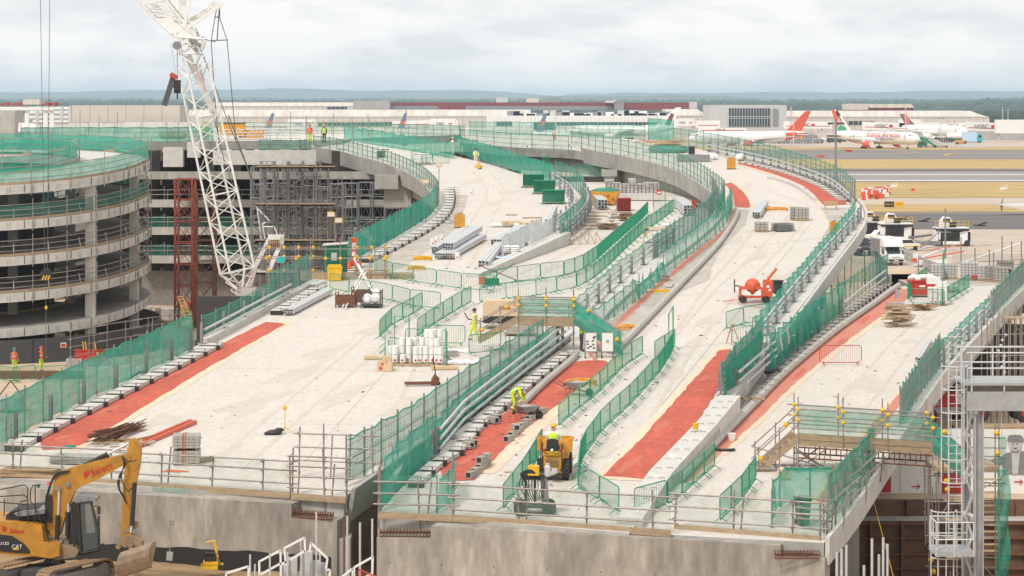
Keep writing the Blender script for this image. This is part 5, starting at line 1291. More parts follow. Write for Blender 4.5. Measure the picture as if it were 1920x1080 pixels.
 if helmet:
  vm=MB();prof=[(.145,-.005),(.135,.02),(.128,.06),(.10,.115),(.05,.145),(.0,.15)]if helmet not in('cap',)else[(.112,-.03),(.115,.03),(.10,.08),(.05,.11),(.0,.115)]
  M3=V((0,0,1)).rotation_difference(up).to_matrix().to_4x4();M3.translation=hc+up*-.02;vm.T=M3
  vm.lathe(prof,(0,0,0),14);vm.box((0,-.14,0),(.16,.09,.015))
  vm.build('helmet' if helmet!='cap' else 'cap',M[{'yellow':'yellow','cap':'cloth_d','orange':'orange','green':'green','white':'white'}[helmet]],t,smooth=True)
 return t
wk=dict(kl=(-.11,-.22,.52),al=(-.12,-.12,.12),tl=(-.12,-.30,.10),kr=(.11,.02,.50),ar=(.12,.36,.12),tr=(.12,.22,.05),wl=(-.27,-.18,.95),hl=(-.27,-.24,.88),wr=(.27,.05,.90),hr=(.27,.06,.82))
person('worker in yellow hi-vis and dark cap walking left past the compressor',PA.at(890,640),R(-82),'cloth_w','hiviz','skin','cap',wk)
person('worker in orange vest and green helmet, left one of the two by the dark hoarding',PL.at(27,698),R(35),'hiviz_o','hiviz','cloth_g','green')
person('worker in orange vest and orange helmet holding a tool by the dark hoarding',PL.at(77,696),R(60),'hiviz_o','hiviz','cloth_d','orange',dict(wr=(.18,-.35,1.05),hr=(.16,-.42,1.03),er=(.26,-.1,1.18)))
person('worker in white overalls with blue cap steering a yellow floor saw',PA.at(892,313),R(20),'cloth_w','cloth_w','cloth_w','cap',dict(wr=(.16,-.36,1.05),hr=(.15,-.42,1.03),er=(.26,-.1,1.18),wl=(-.16,-.36,1.05),hl=(-.15,-.42,1.03),el=(-.26,-.1,1.18)))
person('worker in yellow helmet leaning on the green net at the top of the ramp',PA.at(849,291),R(-60),'cloth_w','cloth_w','cloth_w','yellow',dict(wr=(.2,-.42,1.15),hr=(.2,-.5,1.15),er=(.26,-.2,1.2),wl=(-.2,-.42,1.15),hl=(-.2,-.5,1.15),el=(-.26,-.2,1.2)),vest=False)
person('worker in orange top and orange helmet behind the far scaffold rails',PT.at(581,268),R(20),'hiviz_o','hiviz','hiviz_o','orange')
person('worker in dark top and yellow helmet behind the far scaffold rails',PT.at(608,268),R(-20),'cloth_d','cloth_d','cloth_d','yellow')
person('worker in hi-vis yellow seen through the crane lattice on the upper deck',PT.at(384,263),R(10),'hiviz','cloth_d','hiviz','yellow')
person('worker in hi-vis top half hidden behind the notice boards',PA.at(1090,659),R(100),'hiviz','cloth_d','hiviz',None,dict(ch=(0,-.25,1.22),nk=(0,-.38,1.30),hb=(0,-.44,1.3),ht=(0,-.52,1.36),sl=(-.19,-.28,1.27),sr=(.19,-.28,1.27),el=(-.25,-.4,1.0),wl=(-.2,-.5,.8),hl=(-.2,-.53,.72),er=(.25,-.4,1.0),wr=(.2,-.5,.8),hr=(.2,-.53,.72)))
bendJ=dict(wst=(0,-.10,1.06),ch=(0,-.36,1.10),nk=(0,-.50,1.06),hb=(0,-.57,1.0),ht=(0,-.66,.92),sl=(-.19,-.40,1.08),sr=(.19,-.40,1.08),el=(-.22,-.48,.80),wl=(-.14,-.58,.58),hl=(-.12,-.62,.5),er=(.22,-.48,.80),wr=(.14,-.6,.56),hr=(.12,-.64,.48),kl=(-.14,-.14,.5),kr=(.14,-.14,.5),al=(-.2,.0,.09),ar=(.2,.1,.09),tl=(-.22,-.18,.04),tr=(.22,-.1,.04))
person('worker bent double over a wheelbarrow on the red strip',PA.at(961,776),R(75),'cloth_d','hiviz','hiviz',None,bendJ,vest=True)
# plant and materials on the decks
def frame_at(p,rz):m=Matrix.Rotation(rz,4,'Z');m.translation=p;return m
def wheel(par,c,r,w_,name='wheel',tread=True,hub='yellow_m'):
 q=MB();c=V(c);q.lathe([(r*.55,-w_/2),(r*.92,-w_/2),(r,-w_*.3),(r,w_*.3),(r*.92,w_/2),(r*.55,w_/2)],c,20,'X')
 if tread:
  for i in range(18):
   a=2*math.pi*i/18
   for s_ in(-1,1):q.box(c+V((s_*w_*.24,math.cos(a+s_*.1)*r,math.sin(a+s_*.1)*r)),(w_*.45,.05,.06),rx=a+R(90)*0+s_*.0)
 o=q.build(name,M['black'],par);q=MB();q.lathe([(r*.1,-w_*.4),(r*.56,-w_*.35),(r*.56,w_*.35),(r*.1,w_*.4)],c,14,'X');q.build('rim',M[hub],o);return o
du=thing('site_dumper','small yellow site dumper driven up the ramp, seen from behind','dumper',PA.at(1036,902),R(-6));du.rotation_euler.x=.062
for x in(-.50,.50):
 wheel(du,(x,.35,.42),.42,.28);wheel(du,(x,1.75,.42),.42,.28)
q=MB();q.prism([(-.05,.34),(-.05,.95),(.12,1.12),(.95,1.12),(1.05,.34)],.82,'X');q.b0(-.36,-.09,.5,.72,.05,.35);du_b=q.build('engine_cover',M['yellow_m'],du)
q=MB();
for i in range(6):q.b0(-.27,-.135,.62+i*.062,.54,.03,.026)
q.build('grille',M['muck'],du_b)
q=MB();q.b0(-.31,-.12,1.07,.62,.04,.16);q.build('number_plate',M['yellow'],du);text('RX12 JHE',.15,M['ink'],du,(0,-.15,1.15),(R(90),0,0),'plate_lettering')
q=MB();q.b0(-.36,-.08,1.18,.72,.06,.14);q.build('lamp_bar',M['black'],du)
for x in(-.33,.33):q=MB();q.lathe([(.055,-.03),(.055,.03)],(x,-.12,1.28),8,'Y');q.build('tail_lamp',M['red_p'],du)
q=MB();q.lathe([(.055,-.03),(.05,.03)],(0,-.14,1.3),10,'Y');q.build('work_lamp',M['poly'],du)
for x in(-.40,.40):q=MB();q.path([(x,-.02,1.55),(x,-.1,1.1),(x*.95,-.12,.55),(x*.7,-.1,.28)],.028,6);q.build('guard_rail',M['black'],du)
q=MB();q.b0(-.26,.12,1.22,.52,.42,.12);q.prism([(-.26,1.3),(.26,1.3),(.24,1.62),(.12,1.7),(-.12,1.7),(-.24,1.62)],.1,'Y',(0,.12,0));q.build('seat',M['black'],du)
q=MB();q.add([(-.55,1.0,.7),(.55,1.0,.7),(.62,1.25,1.5),(-.62,1.25,1.5),(-.55,2.3,.75),(.55,2.3,.75),(.68,2.55,1.35),(-.68,2.55,1.35),(-.72,1.25,1.62),(.72,1.25,1.62)],[(0,1,2,3),(0,4,5,1),(1,5,6,2),(0,3,7,4),(4,7,6,5),(3,2,9,8)]);q.b0(-.72,1.0,1.05,.14,.2,.5);q.b0(.58,1.0,1.05,.14,.2,.5);q.build('skip',M['yellow_m'],du)
q=MB();q.b0(-.35,.2,.3,.7,2.0,.16);q.build('chassis',M['muck'],du)
q=MB();q.lathe([(.11,0),(.13,.1),(.12,.2),(.0,.22)],(.12,-.34,.38),8);q.b0(-.1,-.3,.3,.2,.25,.1);q.build('tow_hitch',M['galv'],du)
q=MB();q.tube((0,.8,1.2),(0,.9,1.5),.03,6);q.path([(.17*math.cos(i*.63),.92+.05*math.sin(i*.63),1.5+.12*math.sin(i*.63))for i in range(10)],.015,5,closed=True);q.build('steering_wheel',M['black'],du)
pd=du.location+V((0,.33,.0))
drv=dict(pel=(0,0,.12),wst=(0,-.0,.3),ch=(0,-.04,.56),nk=(0,-.05,.70),hb=(0,-.06,.78),ht=(0,-.07,.92),sl=(-.2,-.04,.63),sr=(.2,-.04,.63),el=(-.27,-.16,.38),er=(.27,-.16,.38),wl=(-.15,-.4,.34),hl=(-.12,-.45,.34),wr=(.15,-.4,.34),hr=(.12,-.45,.34),pl=(-.1,-.05,.08),pr=(.1,-.05,.08),kl=(-.16,-.42,.1),kr=(.16,-.42,.1),al=(-.16,-.5,-.28),ar=(.16,-.5,-.28),tl=(-.16,-.66,-.34),tr=(.16,-.66,-.34))
person('driver in white hooded top, hi-vis vest and yellow helmet on the dumper seat',du.location+V((.03,.33,1.26)),R(174),'cloth_w','cloth_g','cloth_w','yellow',drv)
dr=thing('drill_rig','wheeled hydraulic rig with yellow tank behind the front net near the dumper','rig',PA.at(1003,968))
for x in(-.55,.55):
 for y in(0,.9):q=MB();q.lathe([(.27,-.06),(.27,.06)],(x,y,.27),16,'Y');q.lathe([(.1,-.09),(.1,.09)],(x,y,.27),8,'Y');q.build('wheel',M['dark'],dr)
q=MB();q.b0(-.7,.0,.3,1.4,.9,.1);
for x in(-.35,0,.32):q.b0(x-.05,.3,.4,.1,.12,1.0)
q.b0(-.5,.2,1.35,1.0,.5,.2);q.build('frame',M['dark'],dr)
q=MB()
for k in range(6):q.tube((.28+.05*k,.1,.45),(.22+.045*k,.15,1.5),.022,5)
q.build('drill_rods',M['galv_dk'],dr)
q=MB()
for k in range(9):a=k*.7;q.path(smooth([(-.5+.1*k,.1,1.5),(-.6+.12*k,-.05,1.2+.1*math.sin(a)),(-.4+.08*k,.05,.8),(-.3+.1*k,.2,.55)]),.022,5)
for k in range(5):q.path(smooth([(-.55,.1,1.5+.03*k),(-.2,0,1.65+.03*k),(.2,.05,1.55),(.55,.1,1.5)]),.02,5)
q.build('hydraulic_hoses',M['black'],dr)
q=MB();q.box((-.05,.15,1.72),(.42,.3,.36));q.lathe([(.06,0),(.06,.06)],(-.12,.15,1.9),8);q.build('fuel_tank',M['yellow'],dr)
q=MB();q.lathe([(.12,0),(.12,.35),(.07,.42),(.07,.5)],(.48,.15,1.5),10);q.build('cylinder',M['galv'],dr)
def barrow(px,py,rz,label):
 t=thing('wheelbarrow',label,'wheelbarrow',PA.at(px,py),rz,'wheelbarrows');q=MB()
 q.add([(-.3,-.2,.38),(.3,-.2,.38),(.22,.38,.42),(-.22,.38,.42),(-.42,-.36,.66),(.42,-.36,.66),(.34,.6,.66),(-.34,.6,.66)],[(0,1,2,3),(0,4,5,1),(1,5,6,2),(2,6,7,3),(3,7,4,0)]);q.build('tray',M['galv_dk'],t)
 q=MB();q.box((0,.1,.58),(.62,.72,.12));q.ball((0,.1,.6),(.28,.3,.14),8,5);q.build('wet_mortar',M['block'],t)
 for x in(-.25,.25):q=MB();q.path([(x,-1.0,.66),(x,-.3,.36),(x*.4,.75,.2)],.02,6);q.path([(x,-.35,.38),(x,-.35,.02),(x,-.1,.3)],.018,5);q.build('handle_frame',M['dark'],t)
 q=MB();q.lathe([(.19,-.04),(.2,0),(.19,.04)],(0,.75,.2),16,'X');q.build('wheel',M['black'],t)
 return t
barrow(984,788,R(-60),'grey wheelbarrow full of mortar in front of the bending worker');barrow(1078,742,R(-115),'grey wheelbarrow parked on the cream margin farther up the red strip')
q=MB();p=PA.at(1056,723);q.lathe([(.02,0),(.14,.0),(.15,.35),(.13,.36)],p,12,'X');q.tube(p+V((.35,0,.12)),p+V((1.2,.2,.03)),.02,5);tag(q.build('bucket_and_shovel',M['black']),'black tipped bucket with a shovel beyond the wheelbarrow','bucket')
hb0=None
def hblock(p,rz,label):
 global hb0
 if hb0 is None:
  hb0=thing('hollow_block',label,'block',p,rz,'hollow concrete blocks on the red strip');q=MB()
  for(x,z,w_,h_)in((0,.02,.29,.04),(0,.25,.29,.04),(-.125,.135,.04,.2),(.125,.135,.04,.2)):q.box((x,0,z),(w_,.55,h_))
  q.build('shell',M['block'],hb0);q=MB();q.box((0,.0,.135),(.2,.5,.18));q.build('hollow',M['black'],hb0);return hb0
 return dup(hb0,p,rz,label)
for i,(px,py)in enumerate([(884,896),(893,889),(902,881),(909,874),(954,828),(962,820),(971,811),(979,803),(987,797),(994,789),(1001,782),(1016,776)]):
 hblock(PA.at(px,py),R(-28),f'{ORD[i]} hollow concrete block from the front along the edge of the nearest red strip')
for i,(px,py,z)in enumerate([(904,880,.27),(912,874,.27),(967,818,.27),(1001,782,.27)]):
 hblock(PA.at(px,py,z),R(-28+20*i),f'hollow block set on top of the row, {ORD[i]} from the front')
for i,(px,py)in enumerate([(878,842),(884,838),(925,795),(930,790)]):hblock(PA.at(px,py,.05),R(40),f'{ORD[i]} spare block lying between kerb slabs and red strip')
t=thing('tripod_lamp','yellow tripod stand with yellow head standing alone on the empty left deck','tripod',PA.at(534,812));q=MB();q.tube((0,0,.1),(0,0,1.05),.018,6);
for a in(0,2.1,4.2):q.tube((0,0,.3),(.36*math.cos(a),.36*math.sin(a),0),.015,5)
q.build('stand',M['yellow'],t);q=MB();q.lathe([(.06,0),(.1,.04),(.1,.14),(.05,.18)],(0,0,1.04),10);q.build('head',M['yellow'],t)
q=MB();p=PA.at(514,815);q.ball(p+V((0,0,.1)),(.36,.22,.13),10,6);q.ball(p+V((.22,.1,.2)),(.22,.14,.1),9,5);q.ball(p+V((-.3,-.05,.06)),(.16,.14,.08),8,5);tag(q.build('black_bag',M['membrane']),'crumpled black bag beside the yellow tripod on the left deck','bag')
def pack(t,c,nx,ny,nz,bx,by,bz,m='block',gap=.012,name='block'):
 q=MB()
 for i in range(nx):
  for j in range(ny):
   for k in range(nz):
    if 0<i<nx-1 and 0<j<ny-1 and k<nz-1:continue
    q.box(V(c)+V(((i-(nx-1)/2)*bx,(j-(ny-1)/2)*by,(k+.5)*bz)),(bx-gap,by-gap,bz-gap))
 return q.build(name,M[m],t)
for i,(z,lab)in enumerate(((0,'lower strapped pack of concrete blocks on the left deck'),(.62,'upper strapped pack of concrete blocks, stacked on the lower one, on the left deck'))):
 t=thing('block_pack',lab,'block pack',PA.at(350,868,z),R(4),'strapped packs of concrete blocks');pack(t,(0,0,.06),5,4,4,.225,.3,.13,name='blocks')
 q=MB();q.b0(-.5,-.55,0,.12,1.1,.06);q.b0(.38,-.55,0,.12,1.1,.06);q.build('bearer',M['timber'],t)
 q=MB();
 for x in(-.14,-.03):q.path([(x,-.615,.05),(x,-.615,.6),(x,.615,.6),(x,.615,.05)],.018,4)
 q.build('strap',M['orange'],t)
q=MB();p=PA.at(322,884);q.path([p+V((.12*i*math.cos(i*2.1),.1*math.sin(i*1.7)*3,.03))for i in range(8)],.025,4);tag(q.build('lifting_strap',M['orange']),'loose orange lifting strap in front of the block packs','strap')
q=MB();p=PA.at(372,866);q.bar(p+V((-.2,-.4,.08)),p+V((.5,.3,.08)),.25,.15);tag(q.build('timber_bearer',M['timber']),'short timber bearer right of the block packs','timber')
def pile(name,label,cat,pts,pl,n,ln,th,m,ang,sp=.35,jit=8,hz=.25,seed=1,long_=False):
 """scattered long pieces between two picture points"""
 r=random.Random(seed);P=W(pts,pl);c=sum(P,V())/len(P);q=MB()
 for i in range(n):
  a=R(ang+r.uniform(-jit,jit));d=V((math.cos(a),math.sin(a),math.tan(R(r.uniform(-3,3)))))*ln*r.uniform(.6,1)/2
  o=c+V((r.uniform(-sp,sp),r.uniform(-sp,sp),r.uniform(.04,hz)));o.z+=pl.z(o.y)-pl.z(c.y)
  if long_:q.tube(o-d,o+d,th,5)
  else:q.bar(o-d,o+d,th*2.4,th)
 return tag(q.build(name,M[m]),label,cat)
pile('rebar_heap','heap of rusty steel bars and battens on the left deck near the excavator boom','steel bars',[(190,830),(255,805)],PA,44,5.0,.024,'rust',76,.45,7,.35,3,True)
pile('timber_heap','few broken battens under the rusty bars on the left deck','timber',[(200,840),(262,826)],PA,12,1.8,.05,'timber',50,.8,45,.2,5)
for k,(dx,lab)in enumerate(((0,'nearer'),(.35,'farther'))):
 a,b=PA.at(250,845,.1),PA.at(366,795,.1);off_=V((-.25*k,.35*k,0));q=MB();q.bar(a+off_,b+off_,.16,.16);o=tag(q.build('red_beam',M['orange']),lab+' long orange red beam lying on the left deck','beam','orange red beams')
 q=MB();d=(b-a)/24
 for i in range(1,24):c=a+off_+d*i;q.box(c+V((0,0,.084)),(.05,.1,.01),rz=.8)
 q.build('punched_hole',M['rust'],o)
q=MB();p=PA.at(262,838);q.bar(p+V((-.35,-.7,.12)),p+V((.4,.9,.12)),.35,.12);tag(q.build('kerb_stone',M['kerb']),'single grey kerb stone against the orange red beams','kerb stone')
for i,(px,py,lab)in enumerate(((150,868,'grey plywood sheets stacked near the front of the left deck'),(60,892,'dark boards stacked at the front left corner of the left deck'))):
 t=thing('board_stack',lab,'boards',PA.at(px,py),R(-8));q=MB()
 for k in range(6):q.box((rnd.uniform(-.06,.06),rnd.uniform(-.06,.06),.05+k*.05),(2.3,1.1,.04),rz=rnd.uniform(-.05,.05))
 q.build('boards',M['block' if i==0 else 'timber'],t)
q=MB();p=PA.at(131,858,.36);q.path([p+V((.3*math.cos(i*.7)*(1-.01*i),.2*math.sin(i*.7),.02+.004*i))for i in range(36)],.02,4);tag(q.build('rope_coil',M['net']),'coil of green rope on the plywood sheets','rope')
def bundle(label,a,b,pl,nx,nz,s_=.12,m='galv',grp='bundles of grey box sections',z=.1,hollow=True):
 A_,B_=pl.at(*a,z),pl.at(*b,z);d=(B_-A_).normalized();sx=d.cross(V((0,0,1))).normalized();up=sx.cross(d)
 t=thing('steel_bundle',label,'steel bundle',A_,group=grp);q=MB();g=MB();r=random.Random(nx*7+nz)
 for i in range(nx):
  for k in range(nz):
   o=sx*(i-(nx-1)/2)*s_*1.05+up*(k+.5)*s_*1.05;e=d*r.uniform(-.15,.15)
   q.use(M[m]).bar(A_+o+e,B_+o+e,s_*.96,s_*.96);q.use(M['black']).bar(A_+o+e-d*.006,A_+o+e+d*.001,s_*.7,s_*.7)
 q.build('box_sections',None,t,world=1)
 q=MB()
 for f in(.15,.8):c=A_.lerp(B_,f);q.bar(c-sx*(nx*s_*.7)-up*.05,c+sx*(nx*s_*.7)-up*.05,.09,.1)
 q.build('bearer',M['timber'],t,world=1);return t
bundle('long bundle of grey box sections near the end of the left red strip',(540,592),(616,552),PA,4,2,.14)
bundle('thin grey tubes lying behind the long bundle on the left ramp',(510,590),(565,563),PA,3,1,.11)
bundle('short pile of grey box ends beside the lone steel post',(585,545),(608,536),PA,3,2,.14)
bundle('largest pile of grey box sections, upper tier left',(840,480),(895,446),PA,4,2,.19,z=.5)
bundle('largest pile of grey box sections, bottom tier',(832,487),(897,450),PA,7,2,.17)
bundle('largest pile of grey box sections, left strip of tubes',(815,478),(872,440),PA,3,3,.15)
bundle('pair of long box beams pointing at the barriers',(903,504),(935,468),PA,2,2,.22)
bundle('second long box beam beside the pair',(911,504),(937,470),PA,2,2,.2)
bundle('box sections behind the upright steel posts',(931,462),(978,434),PA,4,2,.2)
bundle('box section resting on the kerb beside the silver guardrail',(1027,431),(1040,402),PA,2,3,.22)
bundle('single fat box beam in the storage bay',(1130,394),(1112,378),PB,3,3,.26)
bundle('box beam by the red plate in the storage bay',(1291,405),(1272,388),PB,3,3,.26)
bundle('steel channel pack on the middle ramp beside the block stacks',(1418,410),(1434,386),PA,3,2,.2)
bundle('pair of long grey tubes on the right hand ramp',(1721,679),(1742,643),PD,2,1,.16)
bundle('angle of grey steel lying over the kerb near the drooping net',(1230,523),(1257,527),PA,1,1,.25,z=.3)
t=thing('post_stock','crowded group of new galvanised posts stood upright on the left ramp','steel posts',PA.at(965,470));
for i in range(30):
 px,py=943+(i%18)*4.2+rnd.uniform(-1,1),473-(i%18)*2.1+(8 if i>17 else 0);p=PA.at(px,py);q=MB();q.box(p+V((0,0,.55)),(.12,.1,1.1+.15*rnd.random()),rz=.6);q.box(p+V((0,0,.03)),(.28,.28,.05),rz=.6);q.build('post',M['galv'],t,world=1)
t=thing('post_stock','smaller group of new galvanised posts stood upright nearer the kerb','steel posts',PA.at(1003,462))
for i in range(12):
 px,py=996+i*3.6,465-i*2.4;p=PA.at(px,py);q=MB();q.box(p+V((0,0,.62)),(.13,.11,1.25),rz=.6);q.box(p+V((0,0,.03)),(.28,.28,.05),rz=.6);q.build('post',M['galv'],t,world=1)
st=None
for i,p in enumerate(resample(W([(893,509),(938,484),(985,462),(1048,432)],PA),3.0)):
 if st is None:q=MB();q.box((0,0,.12),(.2,.2,.24));q.box((0,0,.02),(.3,.3,.04));st=q.build('steel_stub',M['galv_dk']);st.location=p;tag(st,'first steel stub block from the barriers along the low kerb wall','stub','steel stub blocks along the kerb');continue
 o=st.copy();col.objects.link(o);o.location=p;o['label']=f'{ORD[i]} steel stub block from the barriers along the low kerb wall'
def pallet(t,w_=1.2,d=1.0,z=0,m='timber'):
 q=MB()
 for i in range(6):q.box((-w_/2+.06+i*(w_-.12)/5,0,z+.13),(.1,d,.02))
 for y in(-d/2+.05,0,d/2-.05):q.box((0,y,z+.06),(w_,.09,.1))
 return q.build('pallet',M[m],t)
def bags(label,px,py,pl,nx,ny,nz,m='poly',scl=1):
 t=thing('bagged_pallet',label,'bag pallet',pl.at(px,py),R(rnd.uniform(-20,20)),'pallets of bagged material');pallet(t);q=MB()
 for k in range(nz):
  for i in range(nx):
   for j in range(ny):q.ball(((i-(nx-1)/2)*1.15/nx+rnd.uniform(-.02,.02),(j-(ny-1)/2)*.95/ny,.2+k*.13),(.62/nx,.52/ny,.075),8,4)
 q.build('bags',M[m],t);return t
bags('white wrapped pallet of bags between posts and box beams',958,478,PA,2,2,4);bags('smaller pallet with pale blue bags beside the box beams',941,488,PA,2,2,1,'blue_lt')
bags('far caged pallet of white cement bags',795,308,PA,3,2,7)
t=thing('packing_debris','timber crate parts and torn wrapping lying on the left ramp','debris',PA.at(975,425));q=MB()
for i in range(9):q.box((rnd.uniform(-1.2,1.2),rnd.uniform(-1.2,1.2),.15+rnd.uniform(0,.25)),(.5,.35,.22),rz=rnd.uniform(0,3),rx=rnd.uniform(-.2,.2))
q.build('crate_parts',M['ply'],t);q=MB()
for i in range(4):q.ball((-1.9+.5*i,-.4+.1*i,.15),(.42,.25,.16),8,5)
q.build('wrapping',M['poly'],t)
for a,b,pl,lab in(((948,404),(970,404),PA,'upper batten lying alone on the pale deck'),((980,410),(1015,409),PA,'long batten below the lone upper batten'),((994,416),(1003,416),PA,'small batten by the debris')):
 q=MB();q.bar(pl.at(*a,.05),pl.at(*b,.05),.12,.1);tag(q.build('batten',M['timber']),lab,'batten')
def drum(t,x,y,z,r=.15,h=.4,m='white',lab=True,name='drum'):
 q=MB();q.use(M[m]);q.lathe([(r,0),(r*1.03,.02),(r,.04),(r,h-.04),(r*1.04,h-.02),(r,h),(r*.9,h-.01)],(x,y,z),12);q.use(M['galv'])
 o=q.build(name,None,t)
 if lab:q=MB();q.box((x+rnd.uniform(-.04,.04),y-r-.004,z+h*.3),(.1,.01,.1),ry=R(45));q.build('hazard_label',M['red_p'],o)
 return o
pdm=thing('drum_pallet','pallets crowded with tall stacks of white paint drums inside the green cage','paint drums',PA.at(778,684));pallet(pdm,2.4,1.1);
cols_=[(-1.25,.0,2),(-1.0,-.2,2),(-.95,.35,2),(-.65,.25,3),(-.6,-.25,1),(-.3,.0,3),(-.05,.3,3),(.25,-.2,2),(.35,.25,3),(.55,-.2,2),(.62,.3,4),(.85,-.15,4),(.95,.3,4),(1.12,-.2,3),(1.25,.2,4),(-.35,.45,2),(1.3,-.25,2),(.05,-.3,2)]
for x,y,n_ in cols_:
 for k in range(n_):drum(pdm,x*1.02,y,.15+k*.42,.155,.4,lab=(k==0 and y<.1))
drd=thing('paint_drum','single white drum standing behind the left barrier of the drum cage','drum',PA.at(729,668));drum(drd,0,0,0,.17,.45);drum(drd,.02,.0,.46,.17,.45,lab=False)
q=MB();t=thing('cardboard_boxes','brown cardboard boxes with labels left of the drum cage','boxes',PA.at(716,695));q.box((0,0,.25),(.45,.4,.5));q.box((.25,.15,.6),(.4,.35,.25),rz=.3);q.box((.35,-.15,.2),(.4,.3,.4),rz=-.2);q.build('boxes',M['ply'],t)
q=MB();q.box((-.05,-.21,.15),(.14,.01,.12),ry=.78);q.box((.03,-.21,.36),(.1,.01,.1));q.build('label',M['red_p'],t)
pj=thing('pallet_truck','rusty hand pallet truck lying in front of the drum cage','pallet truck',PA.at(812,722),R(8));q=MB()
for y in(-.2,.2):q.box((-.75,y,.12),(1.3,.17,.08))
q.prism([(-.1,.05),(.25,.05),(.3,.35),(.1,.55),(-.05,.3)],.5,'Y');q.build('forks',M['rust'],pj);q=MB();q.path([(.15,0,.4),(.05,0,.95),(.0,0,1.25)],.03,6);q.path([(.0,-.15,1.25),(.0,.15,1.25),(.02,.12,1.4),(.02,-.12,1.4)],.02,5,closed=True);q.build('handle',M['black'],pj)
for y in(-.12,.12):q=MB();q.lathe([(.1,-.04),(.1,.04)],(.25,y,.1),12,'Y');q.build('wheel',M['dark'],pj)
for px,py,w_,lab in((833,692,1.3,'flat pale plywood board at the right of the pallet truck'),(696,673,.7,'small plywood offcut left of the drum cage')):
 q=MB();q.box((0,0,.09),(w_,.7,.16));o=tag(q.build('plywood_board',M['ply']),lab,'board');o.location=PA.at(px,py);o.rotation_euler.z=.1
for px,py,s_,lab in((870,683,1.0,'crumpled white polythene beside the fence, lower one'),(855,662,.8,'crumpled white polythene by the grey kerb block'),(1262,424,.9,'white rubble bags in the storage bay walkway')):
 q=MB()
 for i in range(6):q.ball(((i-2.5)*.28*s_,rnd.uniform(-.1,.1),.1),(.26*s_,.2*s_,.1+.08*rnd.random()),8,5)
 o=tag(q.build('polythene',M['poly']),lab,'polythene');o.location=PA.at(px,py)if px!=1262 else PB.at(px,py)
q=MB();q.box((0,0,.15),(.8,.35,.28),rz=.25);o=tag(q.build('kerb_block',M['block']),'grey kerb block right of the drum cage','block');o.location=PA.at(845,668)
def stillage(px,py,rz,label,w_=1.1,d=.9,h=.75,mesh=False):
 t=thing('steel_stillage',label,'stillage',PA.at(px,py),rz,'rusty steel stillages');q=MB()
 for x in(-w_/2,w_/2):
  for y in(-d/2,d/2):q.box((x,y,h/2+.05),(.07,.07,h+.2))
 if mesh:
  for z in(.15,h):
   for x in(-w_/2,w_/2):q.box((x,0,z),(.05,d,.05))
   for y in(-d/2,d/2):q.box((0,y,z),(w_,.05,.05))
  q.box((0,0,.12),(w_,d,.05))
 else:
  for y in(-d/2,d/2):q.box((0,y,.42),(w_,.04,.55))
  for x in(-w_/2,w_/2):q.box((x,0,.42),(.04,d,.55))
  q.box((0,0,.15),(w_,d,.04))
 q.build('frame',M['dark' if mesh else 'rust'],t)
 return t
s1=stillage(649,575,R(-6),'solid sided brown stillage left of the mesh one');s2=stillage(697,576,R(-4),'open mesh stillage full of white coiled sheeting',1.15,.95,.9,True);stillage(678,565,R(-4),'brown stillage partly hidden behind the mesh one')
q=MB();q.ball((-.25,-.1,.5),(.3,.3,.33),10,6);q.ball((.2,.0,.5),(.35,.32,.3),10,6);q.ball((.25,.25,.8),(.25,.22,.3),8,5);o=tag(q.build('rolled_sheeting',M['poly']),'rolls of white sheeting inside the mesh stillage','sheeting');o.location=s2.location
for i,(a,b,za,zb)in enumerate((((643,578),(682,545),.1,1.3),((648,580),(686,547),.1,1.2),((664,528),(704,572),1.5,.5),((672,536),(708,575),1.4,.45))):
 q=MB();q.tube(PA.at(a[0],a[1],za)+V((0,-.3,0)),PA.at(b[0],b[1],zb)+V((0,-.3-.1*i,0)),.045,8);tag(q.build('plastic_pipe',M['white']),ORD[i]+' white plastic pipe from the left leaning across the stillages','pipe','white pipes leaning on the stillages')
def genbox(px,py,pl,label,w_=.75,h=.95):
 t=thing('power_box',label,'power box',pl.at(px,py),R(8),'orange site power boxes');q=MB();q.box((0,0,h/2+.04),(w_,w_*.7,h));q.box((0,0,h+.06),(w_*.9,w_*.6,.05));q.build('case',M['orange' if 0 else 'yellow_m'],t)
 q=MB();q.tube((-w_*.3,0,h+.08),(w_*.3,0,h+.18),.03,5);q.box((0,0,.03),(w_*1.05,w_*.75,.06));q.build('handle_and_feet',M['dark'],t);return t
genbox(862,427,PA,'orange power box at the edge of the stained strip beside the open well');genbox(1371,317,PA,'small orange power box beside the far red strip');genbox(1563,438,PA,'orange bin by the guardrail on the middle ramp',.55,.8)
q=MB();q.path(smooth([at(798,395,182),PA.at(815,408,.5),PA.at(835,420,.1),PA.at(856,426,.4)]),.02,5);q.path(smooth([at(798,385,182),PA.at(825,405,.5),PA.at(845,418,.2),PA.at(860,426,.5)]),.02,5);tag(q.build('power_cables',M['black']),'pair of black cables running from the lamp post to the orange power box','cable')
def coil(px,py,label,m='yellow',r=.5,pl=PA):
 q=MB();p=pl.at(px,py,.03);q.path([p+V((r*math.cos(i*.7)*(1+.02*(i%7)),r*.9*math.sin(i*.7)*(1+.03*(i%5)),.006*i))for i in range(40)],.028,4);tag(q.build('cable_coil',M[m]),label,'cable coil')
coil(792,488,'yellow cable coil left of the largest pile of box sections',r=.6);coil(780,506,'yellow cable coil lying just behind the barriers',r=.55);coil(1176,618,'yellow hose coil by the foot of the green stair','rope',.5)
coil(1090,722,'orange hose looping through the barriers right of the far wheelbarrow','rope',.7);coil(1455,395,'orange hose loops on the deck left of the block stack','rope',.9)
